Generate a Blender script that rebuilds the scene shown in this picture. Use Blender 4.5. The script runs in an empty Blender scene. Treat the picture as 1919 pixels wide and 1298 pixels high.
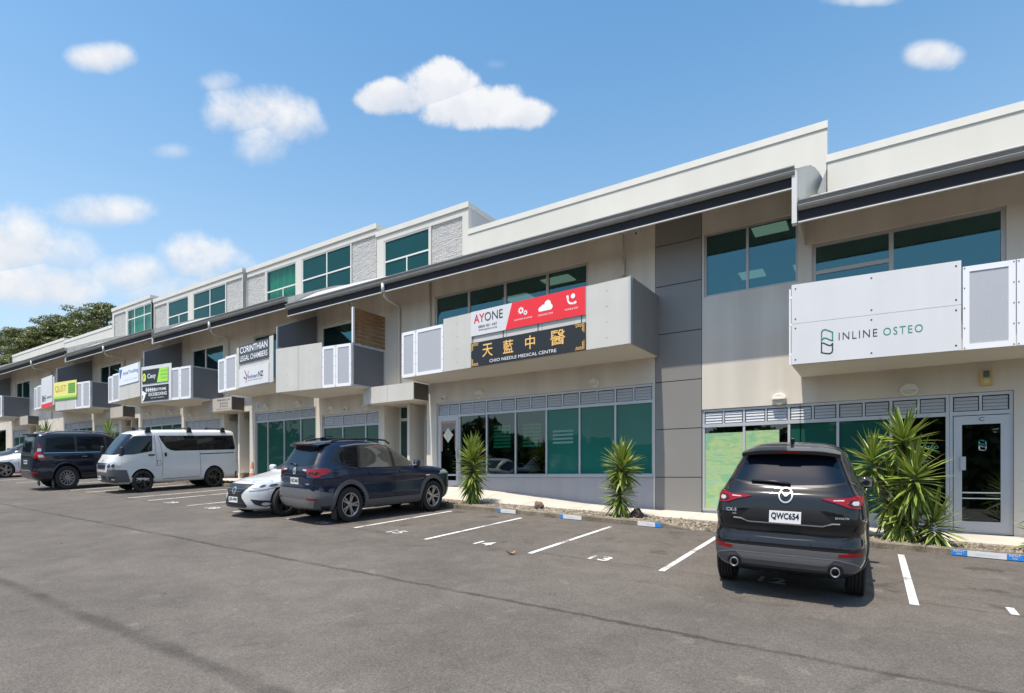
import bpy, bmesh, math, random
import numpy as np
from mathutils import Vector, Matrix
R = math.radians
scene = bpy.context.scene
col = scene.collection
random.seed(7)
RNG = np.random.default_rng(7)

# ------------------------------------------------------------------ camera
EYE = 1.9                       # height of the lens above the datum
FOC, TURN, HORIZON = 1039.8, R(32.902), 893.0
cam_data = bpy.data.cameras.new('camera')
cam = bpy.data.objects.new('camera', cam_data)
col.objects.link(cam)
cam.location = (0, 0, EYE)
cam.rotation_euler = (R(90), 0, TURN)
cam_data.sensor_width = 36.0
cam_data.lens = 36.0 * FOC / 1919.0
cam_data.shift_y = (HORIZON - 649.0) / 1919.0
cam_data.clip_start, cam_data.clip_end = 0.1, 3000
scene.camera = cam

# ------------------------------------------------------------------ sky and sun
SUN_FROM = Vector((-0.055, -0.40, 1.0)).normalized()
sun_el = math.asin(SUN_FROM.z)
sun_az = math.atan2(SUN_FROM.x, SUN_FROM.y)
sd = bpy.data.lights.new('sun', 'SUN')
sd.energy = 4.9
sd.angle = R(0.53)
sd.color = (1.0, 0.93, 0.81)
sun = bpy.data.objects.new('sun', sd)
col.objects.link(sun)
sun.rotation_euler = SUN_FROM.to_track_quat('Z', 'Y').to_euler()
sun.location = (0, -20, 60)

world = bpy.data.worlds.new('World')
scene.world = world
world.use_nodes = True
WN, WL = world.node_tree.nodes, world.node_tree.links
WN.clear()
def wnode(t, **k):
    n = WN.new(t)
    for a, b in k.items(): setattr(n, a, b)
    return n
def wmath(op, a, b=None, clamp=False):
    n = wnode('ShaderNodeMath', operation=op, use_clamp=clamp)
    for i, v in enumerate((a, b)):
        if v is None: continue
        if isinstance(v, (int, float)): n.inputs[i].default_value = v
        else: WL.new(v, n.inputs[i])
    return n.outputs[0]
def wvec(op, a, b):
    n = wnode('ShaderNodeVectorMath', operation=op)
    for i, v in enumerate((a, b)):
        if isinstance(v, (tuple, Vector)): n.inputs[i].default_value = tuple(v)
        else: WL.new(v, n.inputs[i])
    return n
sky = wnode('ShaderNodeTexSky', sky_type='NISHITA')
sky.sun_disc = False
sky.sun_elevation = sun_el
sky.sun_rotation = sun_az
sky.altitude = 0
sky.air_density, sky.dust_density, sky.ozone_density = 1.0, 1.3, 1.2
tc = wnode('ShaderNodeTexCoord')
ray = tc.outputs['Generated']
def sky_dir(px, py):
    u, v = (px - 960) / FOC, (HORIZON - py) / FOC
    s, c = math.sin(TURN), math.cos(TURN)
    return Vector((-s + u * c, c + u * s, v)).normalized()
n1 = wnode('ShaderNodeTexNoise'); n1.inputs['Scale'].default_value = 5.0; n1.inputs['Detail'].default_value = 7; n1.inputs['Roughness'].default_value = .62
n2 = wnode('ShaderNodeTexNoise'); n2.inputs['Scale'].default_value = 17.0; n2.inputs['Detail'].default_value = 6; n2.inputs['Roughness'].default_value = .6
WL.new(ray, n1.inputs['Vector']); WL.new(ray, n2.inputs['Vector'])
rough_edge = wmath('ADD', wmath('MULTIPLY', wmath('SUBTRACT', n1.outputs['Fac'], .5), 2.0), wmath('MULTIPLY', wmath('SUBTRACT', n2.outputs['Fac'], .5), 2.0))
# each cloud: centre in the sky, half width and half height (degrees of arc as slope), density
CLOUDS = [((745, 180), 88, 38, 1.6), ((825, 160), 86, 54, 1.8), ((880, 200), 104, 50, 1.8), ((968, 214), 72, 34, 1.5),
          ((475, 205), 92, 58, .9), ((535, 228), 75, 55, .8), ((497, 262), 62, 52, .7), ((190, 106), 62, 30, .75), ((1740, 103), 62, 30, .75),
          ((200, 396), 105, 38, .8), ((20, 460), 120, 80, 1.0), ((70, 530), 150, 60, .9), ((120, 480), 90, 60, .6), ((385, 487), 105, 58, .95), ((250, 510), 110, 46, .75), ((330, 540), 120, 40, .55),
          ((418, 152), 46, 24, .5), ((1610, 0), 80, 14, .5), ((320, 282), 40, 16, .36), ((930, 120), 20, 10, .2), ((-260, 420), 220, 80, .8), ((2150, 330), 180, 60, .7)]
dens = None
for (px, py), sx, sy, amp in CLOUDS:
    c = sky_dir(px, py)
    r, u = sky_dir(px + sx, py) - c, sky_dir(px, py - sy) - c      # half axes of the cloud on the sky sphere
    n_ = r.cross(u)
    du, dr = n_.cross(r), u.cross(n_)
    r2, u2 = dr / dr.dot(r), du / du.dot(u)
    ax = wvec('DOT_PRODUCT', ray, r2 - c * r2.dot(c)).outputs['Value']
    ay = wvec('DOT_PRODUCT', ray, u2 - c * u2.dot(c)).outputs['Value']
    front = wmath('GREATER_THAN', wvec('DOT_PRODUCT', ray, c).outputs['Value'], .3)
    v = wmath('SUBTRACT', 1.0, wmath('ADD', wmath('MULTIPLY', ax, ax), wmath('MULTIPLY', ay, ay)))
    v = wmath('MAXIMUM', v, -1.0)
    v = wmath('ADD', wmath('MULTIPLY', wmath('ADD', v, wmath('MULTIPLY', rough_edge, 1.0)), 1.0), 0.0)
    v = wmath('SUBTRACT', wmath('ADD', wmath('MULTIPLY', wmath('MULTIPLY', v, front), amp), front), 1.0)   # nothing behind
    if dens is None: dens, lift = v, ay
    else:
        pick = wmath('GREATER_THAN', v, dens)
        lift = wmath('ADD', wmath('MULTIPLY', ay, pick), wmath('MULTIPLY', lift, wmath('SUBTRACT', 1.0, pick)))
        dens = wmath('MAXIMUM', dens, v)
ss = wnode('ShaderNodeMapRange', interpolation_type='SMOOTHSTEP')
ss.inputs['From Min'].default_value = -0.10; ss.inputs['From Max'].default_value = 1.0
WL.new(dens, ss.inputs['Value'])
cloud_col = wnode('ShaderNodeMix', data_type='RGBA')
cloud_col.inputs['A'].default_value = (3.9, 4.2, 4.75, 1)
cloud_col.inputs['B'].default_value = (5.3, 5.35, 5.45, 1)
cl_f = wnode('ShaderNodeMapRange'); cl_f.inputs['From Min'].default_value = .12; cl_f.inputs['From Max'].default_value = .38
WL.new(wmath('ADD', wmath('MULTIPLY', n2.outputs['Fac'], .55), wmath('MULTIPLY', lift, .16)), cl_f.inputs['Value']); WL.new(cl_f.outputs['Result'], cloud_col.inputs['Factor'])
hsv = wnode('ShaderNodeHueSaturation'); hsv.inputs['Hue'].default_value = .488; hsv.inputs['Saturation'].default_value = 1.30; hsv.inputs['Value'].default_value = 1.33
WL.new(sky.outputs['Color'], hsv.inputs['Color'])
sepz = wnode('ShaderNodeSeparateXYZ'); WL.new(ray, sepz.inputs[0])
haze_f = wmath('MULTIPLY', wmath('POWER', wmath('SUBTRACT', 1.0, wmath('MAXIMUM', sepz.outputs['Z'], 0.0)), 2.7), .98, True)
hz = wnode('ShaderNodeMix', data_type='RGBA'); hz.inputs['B'].default_value = (4.2, 4.75, 5.1, 1)
WL.new(haze_f, hz.inputs['Factor']); WL.new(hsv.outputs['Color'], hz.inputs['A'])
mixc = wnode('ShaderNodeMix', data_type='RGBA')
WL.new(wmath('MULTIPLY', ss.outputs['Result'], .97), mixc.inputs['Factor'])
WL.new(hz.outputs['Result'], mixc.inputs['A']); WL.new(cloud_col.outputs['Result'], mixc.inputs['B'])
bg = wnode('ShaderNodeBackground'); bg.inputs['Strength'].default_value = 0.15
WL.new(mixc.outputs['Result'], bg.inputs['Color'])
wo = wnode('ShaderNodeOutputWorld'); WL.new(bg.outputs['Background'], wo.inputs['Surface'])
world.cycles.sampling_method = 'MANUAL'; world.cycles.sample_map_resolution = 512

scene.view_settings.view_transform = 'Standard'
scene.view_settings.look = 'None'
scene.view_settings.exposure = 0.24
scene.view_settings.gamma = 1.0
scene.view_settings.use_curve_mapping = False
scene.cycles.max_bounces = 8
scene.cycles.transparent_max_bounces = 12
scene.cycles.caustics_reflective = False
scene.cycles.caustics_refractive = False

# ------------------------------------------------------------------ measuring: a point of the photograph on a real plane of the place
_s, _c = math.sin(TURN), math.cos(TURN)
def at(px, py, Y):
    u, v = (px - 960) / FOC, (HORIZON - py) / FOC
    t = Y / (_c + u * _s)
    return t * (-_s + u * _c), EYE + v * t
def ground(X, Y):
    X = min(max(X, -62), 14); Y = min(max(Y, -12), 12.2)
    return EYE - 1.85756 - .0335 * X + .05075 * Y + .00003 * X * X - .00075 * X * Y

# ------------------------------------------------------------------ materials
MATS = {}
def mat(name, rgb, rough=.6, metal=0.0, spec=.5, noise=None, bump=None, coat=0.0, speck=None, streak=None, emit=None):
    """procedural material; noise=(scale, amount) mottles the colour, speck=(scale, amount) fine grain, bump=(scale, strength)"""
    if name in MATS: return MATS[name]
    m = bpy.data.materials.new(name); m.use_nodes = True
    N, L = m.node_tree.nodes, m.node_tree.links
    b = N['Principled BSDF']
    b.inputs['Base Color'].default_value = (*rgb, 1)
    b.inputs['Roughness'].default_value = rough
    b.inputs['Metallic'].default_value = metal
    b.inputs['Specular IOR Level'].default_value = spec
    b.inputs['Coat Weight'].default_value = coat
    b.inputs['Coat Roughness'].default_value = .03
    if emit:
        b.inputs['Emission Color'].default_value = (*emit[0], 1); b.inputs['Emission Strength'].default_value = emit[1]
    geo = N.new('ShaderNodeNewGeometry')
    fac = None
    def tex(scale, detail, vec=None):
        t = N.new('ShaderNodeTexNoise'); t.inputs['Scale'].default_value = scale; t.inputs['Detail'].default_value = detail
        L.new(vec or geo.outputs['Position'], t.inputs['Vector']); return t.outputs['Fac']
    def addf(f, amount):
        nonlocal fac
        mr = N.new('ShaderNodeMapRange'); mr.inputs['From Min'].default_value = .3; mr.inputs['From Max'].default_value = .7
        mr.inputs['To Min'].default_value = 1 - amount; mr.inputs['To Max'].default_value = 1 + amount * .6
        L.new(f, mr.inputs['Value'])
        if fac is None: fac = mr.outputs['Result']
        else:
            mm = N.new('ShaderNodeMath'); mm.operation = 'MULTIPLY'; L.new(fac, mm.inputs[0]); L.new(mr.outputs['Result'], mm.inputs[1]); fac = mm.outputs[0]
    if noise: addf(tex(noise[0], 5), noise[1])
    if speck: addf(tex(speck[0], 2), speck[1])
    if streak:
        mp = N.new('ShaderNodeMapping'); mp.inputs['Scale'].default_value = (streak[0], streak[0], streak[0] * .06)
        L.new(geo.outputs['Position'], mp.inputs['Vector']); addf(tex(1.0, 4, mp.outputs['Vector']), streak[1])
    if fac is not None:
        mx = N.new('ShaderNodeVectorMath'); mx.operation = 'SCALE'; mx.inputs[0].default_value = rgb
        L.new(fac, mx.inputs['Scale']); L.new(mx.outputs['Vector'], b.inputs['Base Color'])
    if bump:
        bp = N.new('ShaderNodeBump'); bp.inputs['Strength'].default_value = bump[1]; bp.inputs['Distance'].default_value = .02
        L.new(tex(bump[0], 3), bp.inputs['Height']); L.new(bp.outputs['Normal'], b.inputs['Normal'])
    MATS[name] = m
    return m
def glass(name, tint, ior=1.7, gloss=(.9, .95, 1.0), floor=0.0, through=1.0):
    """window glass: tinted transmission plus a clear reflection that grows with the angle"""
    m = bpy.data.materials.new(name); m.use_nodes = True
    N, L = m.node_tree.nodes, m.node_tree.links
    N.remove(N['Principled BSDF'])
    out = N['Material Output']
    tr = N.new('ShaderNodeBsdfTransparent'); tr.inputs['Color'].default_value = (*tint, 1)
    gl = N.new('ShaderNodeBsdfGlossy'); gl.inputs['Color'].default_value = (*gloss, 1); gl.inputs['Roughness'].default_value = .01
    fr = N.new('ShaderNodeFresnel'); fr.inputs['IOR'].default_value = ior
    mx = N.new('ShaderNodeMixShader')
    a = N.new('ShaderNodeMath'); a.operation = 'ADD'; a.use_clamp = True; a.inputs[1].default_value = floor
    g = N.new('ShaderNodeNewGeometry'); k = N.new('ShaderNodeMath'); k.operation = 'SUBTRACT'; k.inputs[0].default_value = 1.0; L.new(g.outputs['Backfacing'], k.inputs[1])
    z = N.new('ShaderNodeMath'); z.operation = 'MULTIPLY'; L.new(fr.outputs[0], a.inputs[0]); L.new(a.outputs[0], z.inputs[0]); L.new(k.outputs[0], z.inputs[1]); L.new(z.outputs[0], mx.inputs[0])
    w = N.new('ShaderNodeMix'); w.data_type = 'RGBA'; w.inputs['A'].default_value = (*tint, 1); w.inputs['B'].default_value = (1, 1, 1, 1); L.new(g.outputs['Backfacing'], w.inputs['Factor']); L.new(w.outputs['Result'], tr.inputs['Color'])
    L.new(tr.outputs[0], mx.inputs[1]); L.new(gl.outputs[0], mx.inputs[2]); L.new(mx.outputs[0], out.inputs['Surface'])
    MATS[name] = m
    return m

WALL = mat('painted_render', (.62, .575, .51), .85, noise=(.5, .07), bump=(90, .12), streak=(2.2, .10))
WALL_PALE = mat('pale_render', (.50, .49, .46), .8, noise=(.6, .04), bump=(70, .08), streak=(2.5, .05))
WHITE_WALL = mat('off_white_cladding', (.555, .54, .495), .6, noise=(.35, .05), streak=(1.8, .03))
SOFFIT = mat('soffit_board', (.62, .585, .52), .8, noise=(.8, .03))
DARK_PANEL = mat('grey_cladding_sheet', (.225, .215, .205), .45, noise=(.7, .06), spec=.5)
JOINT = mat('dark_joint', (.03, .03, .035), .8)
PANEL = mat('beige_fibre_sheet', (.56, .545, .51), .6, noise=(1.2, .05), streak=(3, .04))
WHITE_METAL = mat('white_powder_coat', (.80, .80, .83), .35)
MESH_GREY = mat('perforated_sheet', (.47, .475, .50), .5, metal=.2, speck=(140, .18))
MESH_DARK = mat('dark_perforated_sheet', (.13, .14, .16), .55, speck=(140, .25))
CHARCOAL = mat('charcoal_fascia', (.026, .026, .030), .75, spec=.25, noise=(1.5, .15))
GUTTER = mat('grey_gutter_metal', (.30, .295, .285), .35, metal=.25, streak=(4, .06))
ROOF = mat('pale_roof_metal', (.50, .49, .46), .45, noise=(.5, .05))
ALU = mat('silver_aluminium', (.50, .51, .54), .42, metal=.35, noise=(2, .04))
ALU_WARM = mat('bronze_grey_aluminium', (.42, .40, .385), .45, metal=.3)
FLASHING = mat('cream_flashing', (.60, .585, .54), .5, streak=(1.5, .05))
ALU_WHITE = mat('white_aluminium', (.62, .625, .61), .4)
LOUVRE = mat('louvre_blade', (.46, .47, .50), .45, metal=.2)
BLACK = mat('black_rubber', (.012, .012, .013), .7)
BRICK_PANEL = mat('rough_grey_block', (.44, .435, .43), .9, speck=(16, .14), bump=(30, .5))
PIPE = mat('painted_pipe', (.52, .49, .45), .6)
TIMBER = mat('cedar_slat', (.23, .125, .055), .6, noise=(3, .2), streak=(6, .1))
SHADE_WALL = mat('shade_tinted_plinth', (.36, .36, .385), .8, noise=(.8, .05), streak=(3, .06))  # bluish shade on the wall below the window, put into its colour
CONCRETE = mat('pale_concrete', (.52, .48, .42), .9, noise=(1.2, .12), speck=(60, .1), bump=(40, .15))
KERB = mat('weathered_kerb', (.20, .168, .125), .9, noise=(3.5, .45), speck=(30, .25), bump=(30, .4))
DIRT = mat('gravel_bed_soil', (.155, .125, .092), .95, noise=(4, .3))
STONE = mat('pale_gravel', (.42, .385, .34), .85, noise=(9, .45))
def road_paint():
    m = mat('road_paint', (.66, .655, .63), .75, noise=(5, .10), speck=(55, .16))
    N, L = m.node_tree.nodes, m.node_tree.links; b = N['Principled BSDF']; src = b.inputs['Base Color'].links[0].from_socket
    g = N.new('ShaderNodeNewGeometry'); t = N.new('ShaderNodeTexNoise'); t.inputs['Scale'].default_value = 26; t.inputs['Detail'].default_value = 6; t.inputs['Roughness'].default_value = .7; L.new(g.outputs['Position'], t.inputs['Vector'])
    t2 = N.new('ShaderNodeTexNoise'); t2.inputs['Scale'].default_value = 2.2; t2.inputs['Detail'].default_value = 3; L.new(g.outputs['Position'], t2.inputs['Vector'])
    a = N.new('ShaderNodeMath'); a.operation = 'ADD'; L.new(t.outputs['Fac'], a.inputs[0]); L.new(t2.outputs['Fac'], a.inputs[1])
    r = N.new('ShaderNodeMapRange'); r.inputs['From Min'].default_value = 1.06; r.inputs['From Max'].default_value = 1.22; L.new(a.outputs[0], r.inputs['Value'])
    x = N.new('ShaderNodeMix'); x.data_type = 'RGBA'; x.inputs['B'].default_value = (.17, .155, .145, 1); L.new(src, x.inputs['A']); L.new(r.outputs['Result'], x.inputs['Factor']); L.new(x.outputs['Result'], b.inputs['Base Color'])
    return m
PAINT = road_paint()
SCREW = mat('dark_screw', (.05, .05, .055), .5)
LIGHT_BODY = mat('white_lamp_plastic', (.72, .70, .64), .45)
LIGHT_GLASS = mat('frosted_lamp_glass', (.55, .52, .44), .3)
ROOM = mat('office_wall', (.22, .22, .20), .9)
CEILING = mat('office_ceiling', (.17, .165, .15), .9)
LAMP_PANEL = mat('ceiling_light_panel', (.7, .72, .7), .5, emit=((1.0, 1.0, .9), .55))
BLIND = mat('roller_blind', (.42, .50, .48), .8, noise=(2, .03))
CURTAIN = mat('sheer_curtain', (.70, .74, .70), .9)
def backed_glass(name, rgb, ior=1.6):
    """glass with a blind drawn close behind it"""
    m = mat(name, rgb, .6, noise=(1.1, .10), coat=1.0)
    b = m.node_tree.nodes['Principled BSDF']; b.inputs['Coat IOR'].default_value = ior; b.inputs['Specular IOR Level'].default_value = .15; b.inputs['Coat Roughness'].default_value = .01; b.inputs['Coat Tint'].default_value = (.9, 1, .97, 1)
    return m
G_BLIND = backed_glass('green_blinded_glass', (.012, .135, .108), 1.36)
G_BLIND_DARK = backed_glass('dark_blinded_glass', (.008, .075, .058), 1.36)
G_ATTIC = backed_glass('teal_blinded_glass', (.001, .048, .054), 1.22)
G_CURTAIN = glass('pale_green_glass', (.17, .50, .38), 1.45, (.7, .95, .9), .01)
G_UP = glass('tinted_upper_glass', (.15, .27, .23), 1.75, (.30, .62, .67), .14)
G_SHOP = glass('green_shop_glass', (.10, .40, .31), 1.6, (.85, .97, .95), .04)
G_TEAL = glass('teal_glass', (.16, .56, .50), 1.5, (.55, .88, .92), .02)
G_DARK = glass('dark_door_glass', (.07, .14, .115), 1.7, (.9, .97, 1.0), .05)

# ------------------------------------------------------------------ mesh building
def org(o):
    v = Vector((0, 0, 0))
    while o is not None:
        v += o.location; o = o.parent
    return v
class MB:
    def __init__(s): s.v, s.f, s.m, s.i = [], [], [], 0
    def use(s, i): s.i = i; return s
    def face(s, pts):
        n = len(s.v); s.v += [tuple(p) for p in pts]; s.f.append(tuple(range(n, n + len(pts)))); s.m.append(s.i); return s
    def idx(s, verts, faces):
        n = len(s.v); s.v += [tuple(p) for p in verts]
        for f in faces: s.f.append(tuple(n + k for k in f)); s.m.append(s.i)
        return s
    def hexa(s, p):
        return s.idx(p, [(3, 2, 1, 0), (4, 5, 6, 7), (0, 1, 5, 4), (1, 2, 6, 5), (2, 3, 7, 6), (3, 0, 4, 7)])
    def box(s, x0, x1, y0, y1, z0, z1):
        return s.hexa([(x0, y0, z0), (x1, y0, z0), (x1, y1, z0), (x0, y1, z0), (x0, y0, z1), (x1, y0, z1), (x1, y1, z1), (x0, y1, z1)])
    def prism(s, poly, fn, a, b):
        """poly: 2D outline, fn(p, depth) -> 3D point; closed solid between depths a and b"""
        n = len(poly)
        return s.idx([fn(p, a) for p in poly] + [fn(p, b) for p in poly],
                     [tuple(range(n - 1, -1, -1)), tuple(range(n, 2 * n))] + [(i, (i + 1) % n, n + (i + 1) % n, n + i) for i in range(n)])
    def tube(s, path, r, n=8, cap=True, r2=None):
        path = [Vector(p) for p in path]; rings = []
        for i, p in enumerate(path):
            d = (path[min(i + 1, len(path) - 1)] - path[max(i - 1, 0)]).normalized()
            a = d.cross(Vector((0, 0, 1)));
            if a.length < 1e-3: a = d.cross(Vector((0, 1, 0)))
            a.normalize(); b = d.cross(a)
            rr = r if r2 is None else r + (r2 - r) * i / (len(path) - 1)
            rings.append([p + (a * math.cos(2 * math.pi * k / n) + b * math.sin(2 * math.pi * k / n)) * rr for k in range(n)])
        vs = [q for g in rings for q in g]; fs = []
        for i in range(len(path) - 1):
            for k in range(n): fs.append((i * n + k, i * n + (k + 1) % n, (i + 1) * n + (k + 1) % n, (i + 1) * n + k))
        if cap: fs += [tuple(range(n - 1, -1, -1)), tuple((len(path) - 1) * n + k for k in range(n))]
        return s.idx(vs, fs)
    def lathe(s, prof, fn, n=24, close=False):
        """prof: (radius, axial) pairs; fn(cos*r, sin*r, axial) -> point"""
        m = len(prof)
        vs = [fn(r * math.cos(2 * math.pi * k / n), r * math.sin(2 * math.pi * k / n), a) for k in range(n) for r, a in prof]
        fs = []
        for k in range(n):
            for j in range(m - (0 if close else 1)):
                j2 = (j + 1) % m
                fs.append((k * m + j, k * m + j2, ((k + 1) % n) * m + j2, ((k + 1) % n) * m + j))
        return s.idx(vs, fs)
    def disc(s, c, ax, ay, r, n=16, depth=None):
        c, ax, ay = Vector(c), Vector(ax), Vector(ay)
        return s.face([c + ax * r * math.cos(2 * math.pi * k / n) + ay * r * math.sin(2 * math.pi * k / n) for k in range(n)])
    def mesh(s, name, mats, smooth=False, off=None):
        me = bpy.data.meshes.new(name)
        v = s.v if off is None else [(p[0] - off.x, p[1] - off.y, p[2] - off.z) for p in s.v]
        me.from_pydata(v, [], s.f)
        for m in (mats if isinstance(mats, (list, tuple)) else [mats]): me.materials.append(m)
        if len(me.materials) > 1: me.polygons.foreach_set('material_index', s.m)
        if smooth: me.polygons.foreach_set('use_smooth', [True] * len(me.polygons))
        me.update()
        return me
    def build(s, name, mats, parent=None, smooth=False, local=False, at=None, **props):
        """local=False: vertices are world points and are made relative to the parent's base"""
        base = Vector(at) if at is not None else Vector((0, 0, 0))
        off = None if local else ((org(parent) if parent else Vector((0, 0, 0))) + base)
        o = bpy.data.objects.new(name, s.mesh(name, mats, smooth, off))
        col.objects.link(o); o.location = base
        if parent: o.parent = parent
        for k, v in props.items(): o[k] = v
        return o
def thing(name, label, category, loc, group=None, rot=None):
    o = bpy.data.objects.new(name, None); col.objects.link(o)
    o.empty_display_size = .2
    o.location = loc
    if rot is not None: o.rotation_euler = rot
    o['label'] = label; o['category'] = category
    if group: o['group'] = group
    return o
def tag(o, label, category, group=None):
    o['label'] = label; o['category'] = category
    if group: o['group'] = group
    return o
def structure(o): o['kind'] = 'structure'; return o
def stuff(o): o['kind'] = 'stuff'; return o
def smooth_angle(o, deg=40):
    me = o.data
    me.polygons.foreach_set('use_smooth', [True] * len(me.polygons))
    bm = bmesh.new(); bm.from_mesh(me)
    bmesh.ops.remove_doubles(bm, verts=bm.verts, dist=1e-5)
    for e in bm.edges:
        if len(e.link_faces) == 2 and e.calc_face_angle(0) > R(deg): e.smooth = False
    bm.to_mesh(me); bm.free()
def obj_copy(o, parent=None, loc=None):
    c = o.copy(); col.objects.link(c)
    if parent is not None: c.parent = parent
    if loc is not None: c.location = loc
    return c

class Plane:
    """an upright plane through two plan points; s runs along it, z up, out is towards the car park"""
    def __init__(s, xl, yl, xr, yr):
        s.a = Vector((xl, yl, 0)); d = Vector((xr - xl, yr - yl, 0)); s.len = d.length; s.d = d.normalized(); s.n = Vector((s.d.y, -s.d.x, 0))
    def pt(s, t, z, out=0.0):
        p = s.a + s.d * t + s.n * out
        return (p.x, p.y, z)
    def px(s, x, y):
        u, v = (x - 960) / FOC, (HORIZON - y) / FOC
        dx, dy = -_s + u * _c, _c + u * _s
        k = s.a.dot(s.n) / (dx * s.n.x + dy * s.n.y)
        p = Vector((dx * k, dy * k, 0))
        return (p - s.a).dot(s.d), EYE + v * k
    def slab(s, mb, t0, t1, z0, z1, o0, o1):
        return mb.hexa([s.pt(t0, z0, o1), s.pt(t1, z0, o1), s.pt(t1, z0, o0), s.pt(t0, z0, o0), s.pt(t0, z1, o1), s.pt(t1, z1, o1), s.pt(t1, z1, o0), s.pt(t0, z1, o0)])
    def poly(s, mb, pts, o0, o1):
        return mb.prism(pts, lambda p, o: s.pt(p[0], p[1], o), o0, o1)

def letters(body, fn, x0, x1, z0, z1, material, parent, thick=.004, shear=0.0, keep=False, bold=0.0, name='lettering', local=False, spacing=1.0):
    """writing fitted to a box: fn(s, z, out) -> world point"""
    cu = bpy.data.curves.new('lettering', 'FONT'); cu.body = body; cu.size = 1; cu.resolution_u = 3; cu.offset = bold; cu.space_character = spacing
    cu.align_x = 'LEFT'
    ob = bpy.data.objects.new('lettering', cu); col.objects.link(ob)
    bpy.context.view_layer.update()
    me = bpy.data.meshes.new_from_object(ob.evaluated_get(bpy.context.evaluated_depsgraph_get()))
    bpy.data.objects.remove(ob); bpy.data.curves.remove(cu)
    v = np.empty(len(me.vertices) * 3); me.vertices.foreach_get('co', v); v = v.reshape(-1, 3)
    faces = [tuple(p.vertices) for p in me.polygons]
    bpy.data.meshes.remove(me)
    if not len(v): return None
    lo, hi = v.min(0), v.max(0)
    sx, sz = (x1 - x0) / max(hi[0] - lo[0], 1e-6), (z1 - z0) / max(hi[1] - lo[1], 1e-6)
    if keep: sx = min(sx, sz * 1.0)
    mb = MB()
    mb.idx([fn(x0 + (p[0] - lo[0]) * sx + shear * (p[1] - lo[1]) * sz, z0 + (p[1] - lo[1]) * sz, thick) for p in v], faces)
    return mb.build(name, material, parent, local=local)
# ------------------------------------------------------------------ ground, path, planting strip
def lerp(x, pts):
    if x <= pts[0][0]: return pts[0][1]
    for (a, b), (c, d) in zip(pts, pts[1:]):
        if x <= c: return b + (d - b) * (x - a) / (c - a)
    return pts[-1][1]
WALL_FOOT = [(-60, 3.2), (-49, 2.8), (-38.8, 2.4), (-28.5, 2.0), (-22.5, 1.72), (-18.4, 1.63), (-14.9, 1.6), (-11.3, 1.58), (-10.4, 1.527), (-8.4, 1.335), (-6.24, 1.134), (-4.75, 1.05), (-3.5, 1.005), (1.46, .77), (2.3, .754), (9, .50)]
def foot(X): return lerp(X, WALL_FOOT)
def path_edge(X): return ground(X, 11.74) + .15
Y0 = 14.2          # the street face of the building
YE = 12.9          # its eaves
YP = 17.4          # parapets and third storey, set back

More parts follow.
